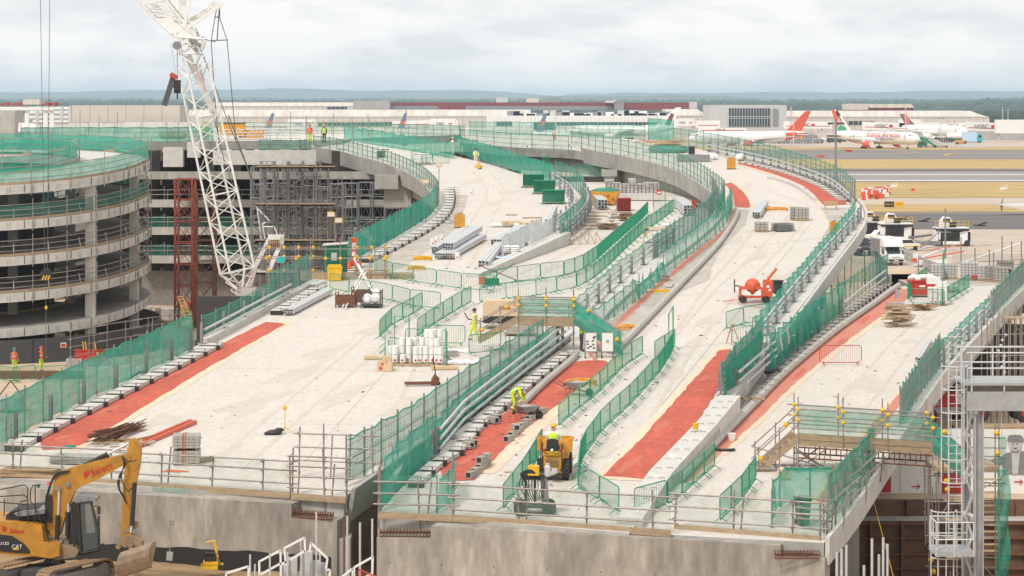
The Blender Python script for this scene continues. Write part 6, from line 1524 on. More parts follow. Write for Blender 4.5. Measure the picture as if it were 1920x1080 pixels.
for i,(px,py,lab)in enumerate([(811,460,'leftmost white tub below the stained strip'),(819,456,'second white tub below the stained strip'),(828,452,'third white tub below the stained strip'),(858,446,'white tub beside the largest pile, left of two'),(865,444,'white tub beside the largest pile, right of two'),(883,365,'lone white tub on the open upper deck'),(857,486,'white tub in front of the largest pile of box sections')]):
 t=thing('white_tub',lab,'tub',PA.at(px,py),group='white plastic tubs');drum(t,0,0,0,.19,.48,'white',True,'tub')
gc=thing('green_cabin','dark green site cabin with pale roof at the left edge of the ramp','cabin',PA.at(634,520));q=MB();q.box((-.2,.5,1.05),(1.45,1.5,2.1));q.build('walls',M['green_dk'],gc)
q=MB();q.box((-.2,.5,2.14),(1.6,1.7,.07),ry=-.06);q.build('roof',M['kerb'],gc);q=MB();q.box((-.25,-.26,1.35),(.36,.02,.5));q.build('notice',M['lt_grey'],gc);q=MB();q.box((.535,.3,1.0),(.02,.5,1.7));q.build('door',M['black'],gc)
rm=thing('red_cabinet','tall red cabinet with white notices standing beside the green cabin','cabinet',PA.at(664,503));q=MB();q.box((0,0,1.1),(.42,.3,1.9));q.build('case',M['orange'],rm);q=MB();q.box((0,-.16,1.5),(.26,.02,.4));q.box((0,-.16,.95),(.24,.02,.3));q.build('notice',M['white'],rm);q=MB();q.tube((-.3,-.3,0),(-.3,-.3,.5),.14,10);q.box((.3,-.2,.25),(.3,.2,.5));q.build('extinguisher',M['orange'],rm)
yb=thing('yellow_bin','bright yellow grit bin between the green cabin and the scaffold','bin',PA.at(628,525));q=MB();q.prism([(-.4,0),(.4,0),(.48,.8),(-.48,.8)],.6,'Y',(0,-.3,0));q.prism([(-.5,.8),(.5,.8),(.4,1.0),(-.4,1.0)],.66,'Y',(0,-.3,0));q.build('body',M['yellow'],yb)
def flood(base,h,label,two=False):
 t=thing('floodlight',label,'floodlight',base,group='yellow site floodlights');q=MB();q.tube((0,0,0),(0,0,h),.035,6);q.build('pole',M['galv_dk'],t)
 for k in range(2 if two else 1):
  q=MB();x=(-.25,.25)[k]if two else .0;z=h-(.4 if k else 0)
  q.prism([(-.28,0),(.28,0),(.24,.32),(-.24,.32)],.22,'Y',(x,0,z));o=q.build('lamp_housing',M['yellow'],t);q=MB();q.box((x,-.13,z+.15),(.42,.02,.24));q.build('lens',M['steel_wt'],o)
flood(at(628,520,176),4.0,'pair of yellow floodlights on a pole above the green cabin',True);flood(PA.at(798,417),3.0,'yellow floodlight on the pole half way round the open well');flood(PA.at(823,378),2.9,'yellow floodlight at the tip of the open well')
cp=thing('compressor','beige and black towable compressor behind the footbridge stair','compressor',PA.at(945,618),R(2));q=MB()
q.prism([(-1.15,.75),(-1.15,1.45),(-1.0,1.62),(.9,1.62),(1.1,1.4),(1.1,.75)],1.3,'Y',(0,.65,0));q.build('canopy',M['beige'],cp)
q=MB();q.b0(-1.15,0.02,.35,2.2,1.25,.42);q.build('base',M['black'],cp);
q=MB()
for x_,w_ in((-.2,.16),(-.02,.1),(.1,.08),(.2,.1),(.32,.08)):q.box((x_,-.012,1.2),(w_,.02,.13))
q.build('red_emblem',M['logo_red'],cp)
for y in(-.05,1.3):q=MB();q.lathe([(.31,-.09),(.31,.09)],(.05,y,.31),18,'Y');q.lathe([(.15,-.11),(.15,.11)],(.05,y,.31),10,'Y');q.build('wheel',M['black'],cp)
q=MB();q.path([(-1.1,.6,.4),(-2.0,.6,.55),(-2.2,.6,.9)],.04,6);q.build('tow_bar',M['dark'],cp)
t=thing('kerb_stack','stack of grey kerb blocks on bearers under the footbridge','kerb blocks',PA.at(975,628));pack(t,(0,0,.1),6,2,2,.26,.6,.22,name='blocks');q=MB();q.box((0,-.3,.05),(1.7,.12,.1));q.box((0,.3,.05),(1.7,.12,.1));q.build('bearer',M['timber'],t)
# scaffold footbridges
def footbridge(label,z0,p0,p1,wid,stairL,stairR,netL='net_mid',legs=True,truss=False,tall=1.15):
 """deck from p0 to p1 (world, z = deck level), stairs drop to the given points"""
 t=thing('footbridge',label,'footbridge',V((p0.x,p0.y,z0)),group='scaffold footbridges');d=(p1-p0);L=d.length;d.normalize();s_=V((-d.y,d.x,0))
 if s_.y>0:s_=-s_
 a,b=p0.copy(),p1.copy()
 q=MB()
 for k in range(6):q.bar(a-s_*(k*wid/5.5),b-s_*(k*wid/5.5),wid/5.8,.05)
 q.bar(a+s_*.08+V((0,0,.12)),b+s_*.08+V((0,0,.12)),.04,.24);q.bar(a+s_*.08+V((0,0,-.16)),b+s_*.08+V((0,0,-.16)),.05,.26);q.build('deck_boards',M['board'],t,world=1)
 n=max(2,int(round(L/2.0)))
 for side_ in(0,1):
  o=s_*.12 if side_==0 else-s_*(wid+.05)
  for hh in(.45,.8,tall):q=MB();q.tube(a+o-d*.3+V((0,0,hh)),b+o+d*.3+V((0,0,hh)),.03,6);q.build('rail',M['tube'],t,world=1)
  for i in range(n+1):
   c=a.lerp(b,i/n)+o;q=MB();q.tube(V((c.x,c.y,(z0 if(i in(0,n)or truss is False and i in(0,1,n))else a.z-.5))),c+V((0,0,tall+.5+.1*(i%2))),.03,6);q.build('upright',M['tube'],t,world=1)
   for hh in(.8,tall):q=MB();q.ball(c+V((.0,-.07,hh)),.10,7,4);q.build('yellow_cap',M['yellow'],t,world=1)
  q=MB();vs=[];k=20
  for i in range(k+1):
   c=a.lerp(b,i/k)+o*1.05
   for j in range(4):vs.append(c+V((0,.04*math.sin(i+j),.22+(tall-.24)*j/3)))
  q.add(vs,[(i*4+j,(i+1)*4+j,(i+1)*4+j+1,i*4+j+1)for i in range(k)for j in range(3)]);q.build('net',M[netL],t,world=1,smooth=True)
 if truss:
  q=MB()
  for o in(s_*.1,-s_*wid):
   for z in(-.35,-.8):q.tube(a+o+V((0,0,z)),b+o+V((0,0,z)),.035,5)
   for i in range(int(L/.45)+1):c=a+d*i*.45+o;q.tube(c+V((0,0,-.35)),c+V((.0,0,-.8)),.025,5)
  q.build('lattice_girder',M['rust'],t,world=1)
 for(foot,top,m_)in((stairL,a,'L'),(stairR,b,'R')):
  if foot is None:continue
  q=MB();dd=foot-top;
  for o in(s_*.08,-s_*wid):q.bar(top+o+V((0,0,.0)),foot+o+V((0,0,.12)),.05,.28)
  q.build('stringer',M['board'],t,world=1);q=MB();ns=max(3,int(abs(dd.z)/.22))
  for i in range(1,ns):c=top+dd*i/ns;q.bar(c+s_*.05,c-s_*wid,.22,.04)
  q.build('treads',M['board'],t,world=1)
  for o in(s_*.12,-s_*(wid+.05)):
   for hh in(.6,1.1):q=MB();q.tube(top+o+V((0,0,hh)),foot+o+V((0,0,hh))+dd*.04,.03,6);q.build('rail',M['tube'],t,world=1)
   q=MB();
   for f in(.45,.95):c=top+dd*f+o;q.tube(V((c.x,c.y,foot.z)),c+V((0,0,1.2)),.03,5)
   q.build('upright',M['tube'],t,world=1)
  for f in(.3,.9):q=MB();q.ball(top+dd*f+s_*.16+V((0,-.05,1.08 if f<.5 else .62)),.12,7,4);q.build('yellow_cap',M['yellow'],t,world=1)
  if m_=='R' or truss:
   if m_=='L':continue
   q=MB();vs=[]
   for i in range(13):
    c=top+dd*i/12+s_*.16
    for j in range(4):vs.append(c+V((0,.05*math.sin(i*1.3+j),-.15+1.25*j/3)))
   q.add(vs,[(i*4+j,(i+1)*4+j,(i+1)*4+j+1,i*4+j+1)for i in range(12)for j in range(3)]);q.build('stair_net',M['net'],t,world=1,smooth=True)
   q=MB();vs=[]
   for i in range(13):
    c=top+dd*i/12-s_*(wid+.1)
    for j in range(4):vs.append(c+V((0,.05*math.sin(i*1.3+j),-.15+1.25*j/3)))
   q.add(vs,[(i*4+j,(i+1)*4+j,(i+1)*4+j+1,i*4+j+1)for i in range(12)for j in range(3)]);q.build('stair_net',M['net'],t,world=1,smooth=True)
 return t
YB=141.5
b0_,b1_=at(972,600,YB),at(1076,602,YB)
footbridge('netted scaffold footbridge crossing the gap behind the dumper deck',PA.z(YB)-.1,b0_,b1_,1.3,at(897,644,YB+.3),at(1166,664,YB-1.0))
q=MB();
for(px,py,lab,wr)in((1108,671,'left notice board with photographs below the footbridge stair',1),(1139,671,'right notice board with a plain white sheet below the footbridge stair',0)):
 t=thing('notice_board',lab,'notice board',PA.at(px,py),0,'notice boards under the footbridge');q=MB();q.box((0,0,.82),(.66,.06,1.05));q.build('frame',M['galv_dk'],t)
 q=MB();q.box((0,-.04,.82),(.56,.02,.95));s_=q.build('sheet',M['white'],t);q=MB()
 if wr:
  for i,(x,z)in enumerate([(.15,.22),(-.18,.05),(.1,.08),(-.18,-.1),(.12,-.12),(-.15,-.3),(.16,-.3),(-.02,-.22),(.2,.3)]):q.box((x,-.055,.82+z),(.13,.01,.08),ry=.3*(i==0))
 else:
  for i in range(5):q.box((0,-.055,.82-.03*i+.1),(.2-.02*i,.01,.008))
 q.build('print',M['ink_grey'],s_);q=MB()
 for x in(-.3,.3):q.bar((x,-.3,.03),(x,.3,.03),.06,.06);q.tube((x,0,.03),(x,0,.4),.03,5)
 q.build('feet',M['dark'],t)
q=MB();p=PA.at(1115,676);q.lathe([(.11,0),(.15,.3),(.16,.3)],p+V((0,-.35,0)),10);tag(q.build('white_bucket',M['beige']),'pale bucket in front of the photograph notice board','bucket')
Y2=112.0
c0,c1=at(1496,822,Y2),at(1748,838,Y2)
footbridge('long netted scaffold footbridge spanning the right hand ramp',PD.z(Y2),c0,c1,1.5,at(1418,893,Y2+.2),at(1818,902,Y2+.4),'net_thin',True,True,1.25)
t=thing('scaffold_trestle','braced tube trestle carrying the left end of the long footbridge','trestle',PD.at(1530,905));q=MB()
zz=c0.z-PD.z(Y2)
for x in(1493,1546):
 for y in(-.1,1.4):p=at(x,900,Y2+y);q.tube((p.x,p.y,PD.z(Y2)),(p.x,p.y,c0.z-.3),.03,6)
pa_,pb_=at(1493,900,Y2),at(1546,900,Y2)
for y in(0,1.3):
 q.tube((pa_.x,Y2+y,PD.z(Y2)+.1),(pb_.x,Y2+y,c0.z-.5),.03,5);q.tube((pb_.x,Y2+y,PD.z(Y2)+.1),(pa_.x,Y2+y,c0.z-.5),.03,5);q.tube((pa_.x-1.9,Y2+y,PD.z(Y2)+.15),(pb_.x+.1,Y2+y,PD.z(Y2)+.1),.03,5)
q.tube((pa_.x-1.9,Y2,PD.z(Y2)+1.1),(pb_.x,Y2,PD.z(Y2)+.2),.03,5);q.build('tubes',M['tube'],t,world=1)
# middle ramp objects
mx_=thing('concrete_mixer','orange drum concrete mixer on four wheels with raised arm on the middle ramp','concrete mixer',PA.at(1414,567));
q=MB();q.ball((-.1,0,1.02),(.46,.46,.44),16,9);q.lathe([(.46,-.1),(.48,0),(.46,.1)],(-.1,0,.95),16,'X');q.build('drum',M['orange'],mx_,smooth=True)
q=MB();q.b0(-.95,-.35,.28,1.95,.08,.1);q.b0(-.95,.27,.28,1.95,.08,.1);q.b0(-.9,-.35,.3,.12,.7,.7);q.b0(-.9,-.42,.8,1.3,.1,.2);q.b0(.45,-.35,.3,.1,.7,.6);q.b0(.56,-.4,.32,.52,.8,1.0);q.b0(-.75,-.5,.38,.5,.06,.08);q.build('frame',M['orange'],mx_)
q=MB();q.bar((.75,-.1,1.3),(1.35,-.1,2.05),.12,.14);q.bar((.55,-.1,1.32),(.95,-.1,1.32),.2,.12);q.build('loading_arm',M['orange'],mx_)
q=MB();q.path([(-1.18,.32*math.cos(i*.52),1.0+.42*math.sin(i*.52))for i in range(12)],.025,5,closed=True);q.tube((-1.18,0,1),(-.9,0,1),.04,6);q.tube((-1.18,-.32,1),(-1.18,.32,1),.02,5);q.build('hand_wheel',M['dark'],mx_)
for x in(-.7,.7):
 for y in(-.45,.45):wheel(mx_,(x,y,.2),.2,.13,tread=False,hub='orange')if 0 else None
 for y in(-.5,.5):q=MB();q.lathe([(.09,-.06),(.21,-.06),(.22,0),(.21,.06),(.09,.06)],(x,y,.21),16,'Y');q.build('wheel',M['black'],mx_)
q=MB();q.box((.8,-.41,.98),(.18,.01,.14));q.box((.9,-.41,.78),(.14,.01,.12),ry=.3);q.build('label',M['white'],mx_);q=MB();q.tube((-.8,-.3,.22),(-1.9,-.35,.08),.03,5);q.build('tow_bar',M['orange'],mx_)
def wbin(loc,m,label,rz=0):
 t=thing('wheelie_bin',label,'wheelie bin',loc,rz,'wheelie bins');q=MB();q.add([(-.22,-.25,.08),(.22,-.25,.08),(.22,.22,.08),(-.22,.22,.08),(-.29,-.34,1.0),(.29,-.34,1.0),(.29,.3,1.0),(-.29,.3,1.0)],[(0,1,2,3),(4,7,6,5),(0,4,5,1),(1,5,6,2),(2,6,7,3),(3,7,4,0)]);q.build('body',M[m],t)
 q=MB();q.box((0,-.02,1.04),(.64,.74,.06));q.tube((-.28,.36,.98),(.28,.36,.98),.025,6);q.build('lid',M[m],t)
 for x in(-.25,.25):q=MB();q.lathe([(.11,-.03),(.11,.03)],(x,.25,.11),12,'X');q.build('wheel',M['black'],t)
wbin(PA.at(1456,558),'dark','black wheelie bin beside the orange mixer',.3);wbin(PD.at(1505,985),'green_dk','green wheelie bin behind the net at the near right corner')
q=MB();q.ball((0,0,.25),(.25,.25,.3),8,5);q.ball((.3,.1,.15),(.2,.2,.15),8,5);o=tag(q.build('white_sack',M['poly']),'white sack between the mixer and the black wheelie bin','sack');o.location=PA.at(1441,560)
t=thing('survey_tripod','orange and yellow wooden surveying tripod in front of the barrier heap','tripod',PA.at(1373,645));q=MB()
for a in(.3,2.4,4.5):q.bar((.03*math.cos(a),.03*math.sin(a),1.05),(.42*math.cos(a),.42*math.sin(a),0),.05,.03)
q.build('legs',M['orange'],t);q=MB();q.lathe([(.09,0),(.09,.06)],(0,0,1.04),10);q.build('head',M['yellow'],t)
def blockpallet(px,py,pl,nx,ny,nz,label,m='block',s_=(.28,.28,.22),rz=0,z=0,grp='pallets of concrete blocks'):
 t=thing('block_pallet',label,'block pallet',pl.at(px,py,z),rz,grp);pallet(t,nx*s_[0],ny*s_[1]);pack(t,(0,0,.14),nx,ny,nz,*s_,m=m,gap=.03,name='blocks');return t
blockpallet(1492,412,PA,3,3,4,'left half pallet of hollow blocks on the middle ramp');blockpallet(1503,413,PA,4,3,4,'pallet of hollow blocks nearest the curve on the middle ramp')
blockpallet(1428,434,PA,3,3,3,'strapped pack of flat slabs left of the grey sheets',s_=(.33,.33,.2))
t=thing('sheet_stack','low stack of corrugated grey sheets on the middle ramp','sheets',PA.at(1468,433),.3);q=MB()
for k in range(6):q.box((0,0,.08+k*.08),(1.5-.03*k,1.2,.05))
for i in range(9):q.box((-.7+i*.17,0,.58),(.07,1.2,.04))
q.build('sheets',M['galv_dk'],t)
q=MB();q.box((0,0,.4),(1.1,.12,.06));q.box((-.45,0,.2),(.06,.3,.4));q.box((.45,0,.2),(.06,.3,.4));q.box((0,.15,.55),(1.1,.05,.25));o=tag(q.build('bench',M['timber']),'small bench by the steel road joint near the far red strip','bench');o.location=PA.at(1558,393)
q=MB();
t=thing('tarpaulin_heap','timber and green sheeting heap at the top of the crossing ramp','heap',PA.at(1255,286));q.ball((0,0,.35),(2.2,1.2,.5),12,6);q.build('sheeting',M['net'],t);q=MB()
for i in range(10):q.bar((rnd.uniform(-3.5,-1),rnd.uniform(-1,1),.7+.06*i),(rnd.uniform(1,2.5),rnd.uniform(-1,1),.7+.06*i),.2,.05)
q.build('boards',M['timber'],t)
t=thing('plastic_heap','grey bagged materials beside the far guardrail on the crossing ramp','heap',PA.at(1352,300));q=MB()
for i in range(9):q.ball((rnd.uniform(-2.2,2.2),rnd.uniform(-1,1),.3),(.5,.4,.35),8,5)
q.build('bags',M['poly'],t)
q=MB();q.b0(-1.6,-.5,0,3.2,1.2,.7);o=tag(q.build('steel_trough',M['galv_dk']),'grey steel trough near the netted bend of the crossing ramp','trough');o.location=PA.at(1300,303)
q=MB();q.box((0,0,.45),(.6,.6,.9));o=tag(q.build('black_bin',M['black']),'black bin at the top of the crossing ramp','bin');o.location=PA.at(1297,291)
blks=resample(W(smooth([(1440,334),(1470,342),(1500,355),(1530,378)]),PA),1.35)
for i,(a,b)in enumerate(zip(blks,blks[1:])):
 q=MB();q.bar(a.lerp(b,.08)+V((0,0,.1)),a.lerp(b,.85)+V((0,0,.1)),.3,.22);tag(q.build('kerb_stone',M['kerb']),f'{ORD[i]} kerb stone from the top along the cream margin of the far red strip','kerb stone','kerb stones laid along the far red strip')
 # storage bay
t=thing('board_stack','long tall stack of pale formwork boards under the crossing ramp','boards',PB.at(1182,368),R(-3));r=random.Random(9)
for i in range(7):
 q=MB();n_=r.randint(10,14);x=-2.0+i*.72
 for k in range(n_):q.box((x+r.uniform(-.03,.03),r.uniform(-.05,.05),.1+k*.115),(.66,1.6,.09))
 q.build('boards',M['kerb' if i%2 else 'lt_grey'],t)
q=MB()
for i in range(14):q.box((-2.2+i*.36,-.86,.7),(.04,.04,1.2))
q.build('edge_bars',M['rust'],t)
ys_=thing('yellow_skip','muddy yellow tipping skip covered with green net in the storage bay','skip',PB.at(1135,384),R(-10));q=MB();q.prism([(-1.1,.1),(.9,.1),(1.3,1.2),(-1.4,1.2)],1.5,'Y');q.build('body',M['yellow_m'],ys_);q=MB();q.ball((0,0,1.25),(1.2,.75,.3),12,5);q.build('cover_net',M['net'],ys_)
pile('scaffold_boards','leaning rusty tubes against the yellow skip','tubes',[(1148,385)],PB,10,1.8,.04,'rust',100,.5,15,.9,12,True)
t=thing('pipe_stack','stack of square red ended formwork beams in the storage bay','beams',PB.at(1170,396));q=MB();g=MB()
for i in range(5):
 for k in range(5):q.use(M['red_p']).box(((i-2)*.24,.6,.15+k*.22),(.21,1.8,.19));q.use(M['black']).box(((i-2)*.24,-.32,.15+k*.22),(.13,.03,.12))
q.build('beams',None,t)
pile('rebar_tangle','upper tangle of rusty rebar links in the storage bay','rebar',[(1172,414)],PB,60,1.1,.03,'muck',60,.55,80,.7,21,True)
pile('rebar_tangle','lower tangle of rusty rebar rings in the storage bay','rebar',[(1140,430)],PB,60,1.0,.03,'muck',10,.6,50,.5,22,True)
pile('rebar_tangle','upright fan of rusty rebar in the storage bay','rebar',[(1150,420)],PB,26,1.4,.025,'muck',100,.3,25,1.2,23,True)
t=thing('white_tank','white tank cabinet with a plywood sheet on top beside the walkway','tank',PB.at(1224,455));q=MB();q.box((0,.3,.5),(1.3,.9,.85));q.build('body',M['white'],t);q=MB();q.box((0,.3,1.1),(2.1,1.2,.06),rz=.1);q.build('plywood_top',M['ply'],t);q=MB();q.box((-.62,-.2,.7),(.2,.15,.3));q.tube((-.7,-.2,0),(-.7,-.2,.6),.03,5);q.build('meter',M['yellow'],t)
q=MB();q.box((0,0,.7),(.08,.5,1.3));q.box((.15,0,.65),(.25,.5,1.2));o=tag(q.build('red_plate',M['red_p']),'upright red steel plate by the box beam in the storage bay','plate');o.location=PB.at(1298,404)
q=MB();q.box((0,0,.3),(3.0,1.3,.08),rz=-.3);q.box((.3,.1,.15),(2.0,.8,.15),rz=-.3);o=tag(q.build('steel_sheet',M['galv_dk']),'grey steel sheet lying near the back of the storage bay','sheet');o.location=PB.at(1306,389)
q=MB();q.box((0,0,.35),(5.0,.9,.6));q.box((-2.8,-.3,.2),(1.0,.9,.4),rz=.5);o=tag(q.build('precast_block',M['kerb']),'long precast concrete block behind the red ended beams','concrete block');o.location=PB.at(1198,376)
pile('mixed_bundle','rust red barriers and sacks near the curved net in the storage bay','bundle',[(1088,372)],PB,14,1.6,.05,'red_p',5,.7,20,.8,31,True)
t=thing('timber_bracket','row of small timber frames beside the end of the bright green net','timber frames',PB.at(1062,458));q=MB()
for i in range(5):x=i*.55;q.bar((x,.2*i,0),(x+.5,.2*i-.5,0),.05,.05);q.bar((x,.2*i,0),(x,.2*i,.9),.05,.05);q.bar((x,.2*i,.9),(x+.5,.2*i-.5,0),.05,.05)
q.build('frames',M['timber'],t)
for i,(px,py)in enumerate([(1098,417),(1108,412),(1118,406),(1105,424),(1122,399),(1112,430)]):
 q=MB();p=PB.at(px,py,.05);q.bar(p+V((-.8,0,0)),p+V((.9,.1,0)),.1,.08);tag(q.build('batten',M['timber']),f'{ORD[i]} loose batten lying beside the silver rails of the storage bay','batten','loose battens by the silver rails')
t=thing('survey_gear','red handled tools and grey blocks behind the barriers at the kerb end','tools',PA.at(905,533));q=MB();q.box((0,0,.25),(.5,.4,.45));q.build('toolbox',M['orange'],t);q=MB();q.box((.6,-.3,.2),(.9,.6,.4));q.build('crate',M['green_dk'],t);q=MB();q.tube((-.2,0,1.2),(2.2,.5,.2),.03,5);q.tube((2.0,.5,1.3),(.2,-.2,.1),.03,5);q.build('poles',M['rust'],t)
# right hand ramp objects
sk=thing('red_skip','red wheeled waste skip heaped with white rubble bags','skip',PD.at(1728,556),R(-4));q=MB();q.prism([(-.75,.15),(.75,.15),(.95,1.1),(-.95,1.1)],1.1,'Y');q.prism([(-1.0,1.05),(1.0,1.05),(1.0,1.15),(-1.0,1.15)],1.25,'Y');q.build('body',M['red_p'],sk);q=MB();q.box((0,-.57,.75),(.4,.06,.12));q.build('label',M['white'],sk)
q=MB()
for i in range(12):q.ball((rnd.uniform(-.8,.8),rnd.uniform(-.4,.4),1.2+rnd.uniform(0,.2)),(.24,.2,.2),7,4)
q.build('rubble_bags',M['poly'],sk)
dp2=thing('drum_pallet','pallet of white drums caged beside the red skip','paint drums',PD.at(1755,572));pallet(dp2)
for x in(-.4,-.08,.24,.56):
 for y in(-.3,.1):
  for k in range(3 if x<0 else 4):drum(dp2,x,y,.15+k*.36,.15,.34,lab=(y<0 and k==0))
t=thing('white_box','white cardboard box standing on the caged drums by the red skip','box',PD.at(1750,566,1.2));q=MB();q.box((0,0,.25),(.9,.5,.45));q.build('carton',M['white'],t)
bags('two white bulk bags at the back of the cage round the red skip',1782,548,PD,2,1,3)
def tpile(px,py,n_,ln,label,seed,spread=.5,hz=.4,ang=10,jit=25):
 pile('timber_pile',label,'timber pile',[(px,py)],PD,n_,ln,.045,'timber',ang,spread,jit,hz,seed)
tpile(1683,612,30,1.5,'nearest jumbled pile of broken boards on the right hand ramp',41,.65,.75,10,60);tpile(1684,592,24,1.6,'neater stack of boards behind the jumbled pile',42,.45,.7,-5,6);tpile(1722,580,16,1.6,'boards lying against the cage of the red skip',43,.8,.3,0,10)
pile('steel_scrap','dark scrap fixings heaped among the boards near the red skip','scrap',[(1727,582)],PD,40,.5,.03,'rust',0,.5,90,.4,44,True)
blockpallet(1679,577,PD,4,2,1,'few grey hollow blocks at the margin of the dusty red strip',rz=.1);q=MB();q.box((0,0,.3),(.3,.3,.6));o=tag(q.build('grey_block',M['block']),'single upright grey block on the hollow blocks','block');o.location=PD.at(1683,570,.35)
q=MB();p=PD.at(1762,668);q.box((0,0,.5),(.5,.06,1.0));o=tag(q.build('upright_board',M['timber']),'upright plywood board against the right edge net','board');o.location=p
for px,py,m_,s_,lab,pl in((1304,820,'yellow',.9,'yellow bucket on the concrete upstand',PA),(1372,826,'white',1.1,'white tub on the deck right of the drain channel',PD)):
 t=thing('bucket',lab,'bucket',pl.at(px,py,.35 if pl is PA else 0));q=MB();q.lathe([(.13*s_,0),(.17*s_,.3*s_),(.18*s_,.3*s_),(.15*s_,.28*s_)],(0,0,0),14);q.build('bucket',M[m_],t)
t=thing('water_bottle','large blue water cooler bottle standing by the drain channel','bottle',PD.at(1359,807,.15));q=MB();q.lathe([(.14,0),(.15,.05),(.14,.12),(.15,.2),(.15,.34),(.12,.42),(.05,.47),(.05,.54)],(0,0,0),14);q.build('bottle',M['blue_lt'],t,smooth=True)
q=MB();q.lathe([(.15,0),(.16,.35)],(0,0,0),12,'X');o=tag(q.build('tipped_tub',M['white']),'white tub lying on its side beside the upstand','tub');o.location=PD.at(1338,815,.2)
q=MB();
for i in range(4):q.ball((-.3+.2*i,rnd.uniform(-.1,.1),.07),(.17,.12,.07),7,4)
o=tag(q.build('rag',M['membrane']),'black rag dropped on the right hand ramp','rag');o.location=PD.at(1360,846)
q=MB();q.ball((0,0,.25),(.22,.2,.3),8,5);q.ball((.2,0,.12),(.2,.15,.14),8,4);o=tag(q.build('sack',M['beige']),'beige sack under the long footbridge','sack');o.location=PD.at(1466,900)
q=MB();q.box((0,0,.16),(1.0,.35,.06));q.tube((-.3,0,0),(.4,.1,.3),.1,8);o=tag(q.build('stone_saw',M['dark']),'small dark stone saw with boards on the drain pipe','saw');o.location=PD.at(1447,712,.3)
q=MB()
for i in range(5):q.box((rnd.uniform(-.5,.5),rnd.uniform(-.2,.2),.12),(.3,.1,.12),rz=rnd.uniform(0,3))
o=tag(q.build('broken_blocks',M['timber']),'broken timber bits on the end of the drain channel','debris');o.location=PD.at(1412,765,.35)
q=MB();q.b0(-.5,-.1,0,.95,.3,.18);o=tag(q.build('yellow_ramp',M['yellow']),'yellow plastic cable ramp on the middle ramp beside the pipe','cable ramp');o.location=PA.at(1240,548)
q=MB();q.tube((-.5,0,.05),(.5,.3,.05),.03,5);q.box((0,.3,.12),(.1,.1,.24));o=tag(q.build('pipe_offcut',M['galv_dk']),'grey pipe offcut near the yellow cable ramp','pipe');o.location=PA.at(1263,540)
t=thing('floor_saw','yellow floor saw pushed by the worker in white overalls','floor saw',PA.at(897,317));q=MB();q.prism([(-.25,.1),(.25,.1),(.2,.5),(-.1,.6)],.4,'Y');q.build('body',M['yellow'],t);q=MB();q.path([(0,.1,.4),(-.15,.3,.95)],.03,6);q.path([(.1,.1,.4),(.05,.3,.95)],.03,6);q.build('handle',M['yellow'],t);q=MB();q.lathe([(.18,-.02),(.18,.02)],(.15,0,.18),14,'Y');q.build('blade',M['dark'],t)
t=thing('barrier_pallet_white','white traffic cones and signs behind the far net','cone',PT.at(1040,262))
q=MB();q.lathe([(.25,0),(.2,.05),(.03,.9)],(0,0,0),10);q.build('cone_body',M['orange'],t);t.name='traffic_cone';t['label']='orange traffic cone standing behind the far thin net'
# right of the ramps: steel tower, scaffold stair, hoardings, trench
TY=86.0
def T_(px,py,dy=0):return at(px,py,TY+dy)
tw=thing('ladder_tower','grey galvanised steel access tower with caged ladder in the right foreground','access tower',V((at(1812,1080,TY).x,TY,-5.5)))
for px,w_,dy,z1 in((1836,.30,0,T_(0,742).z),(1813,.26,1.2,T_(0,690).z)):
 p=T_(px,700,dy);q=MB();q.b0(p.x-w_/2,TY+dy,-5.5,.05,.3,z1+5.5);q.b0(p.x+w_/2-.05,TY+dy,-5.5,.05,.3,z1+5.5);q.b0(p.x-w_/2+.05,TY+dy+.13,-5.5,w_-.1,.04,z1+5.5);q.build('column',M['tower_grey'],tw,world=1)
q=MB();z=T_(0,1090).z;x0,x1=T_(1816,0).x,T_(1830,0).x;k=0
for i in range(10):za_=T_(0,745+i*38).z;zb_=T_(0,745+(i+1)*38).z;q.bar((x0 if i%2==0 else x1,TY+.7,za_),(x1 if i%2==0 else x0,TY+.7,zb_),.07,.07)
for i in range(5):zc=T_(0,745+i*75).z;q.bar((x0,TY+1.1,zc),(x1,TY+.2,zc),.1,.08)
q.build('diagonal_bracing',M['steel_wt'],tw,world=1)
q=MB();xa=T_(1812,0).x
q.b0(xa,TY-.1,T_(0,770).z,7.5,.22,.62);q.b0(xa,TY+1.9,T_(0,768).z,7.5,.2,.6);q.b0(xa-.1,TY-.15,T_(0,722).z,7.5,2.3,.08);q.bar((T_(1845,0).x,TY,T_(0,740).z),(T_(1825,0).x+.05,TY,T_(0,775).z),.15,.12);q.bar((T_(1790,0).x+.3,TY,T_(0,735).z),(T_(1815,0).x,TY+.3,T_(0,760).z),.15,.1);q.build('gantry_beam',M['tower_grey'],tw,world=1)
for y in(-.12,1.95):
 for hh in(.55,1.05):zz=T_(0,722).z+hh;q=MB();q.tube((xa,TY+y,zz),(xa+7.2,TY+y,zz),.028,6);q.build('handrail',M['galv'],tw,world=1)
 for i in range(7):q=MB();q.tube((xa+.15+i*1.05,TY+y,T_(0,735).z),(xa+.15+i*1.05,TY+y,T_(0,722).z+1.08),.026,6);q.build('stanchion',M['galv'],tw,world=1)
q=MB();lx=T_(1802,0).x
for dx in(-.0,.42):q.bar((lx+dx-.35,TY+.3,T_(0,640).z),(lx+dx-.35,TY+.3,T_(0,1010).z),.03,.07)
for i in range(26):zz=T_(0,1010).z+i*.27;q.tube((lx-.35,TY+.3,zz),(lx+.07,TY+.3,zz),.014,5)
q.build('ladder',M['galv'],tw,world=1)
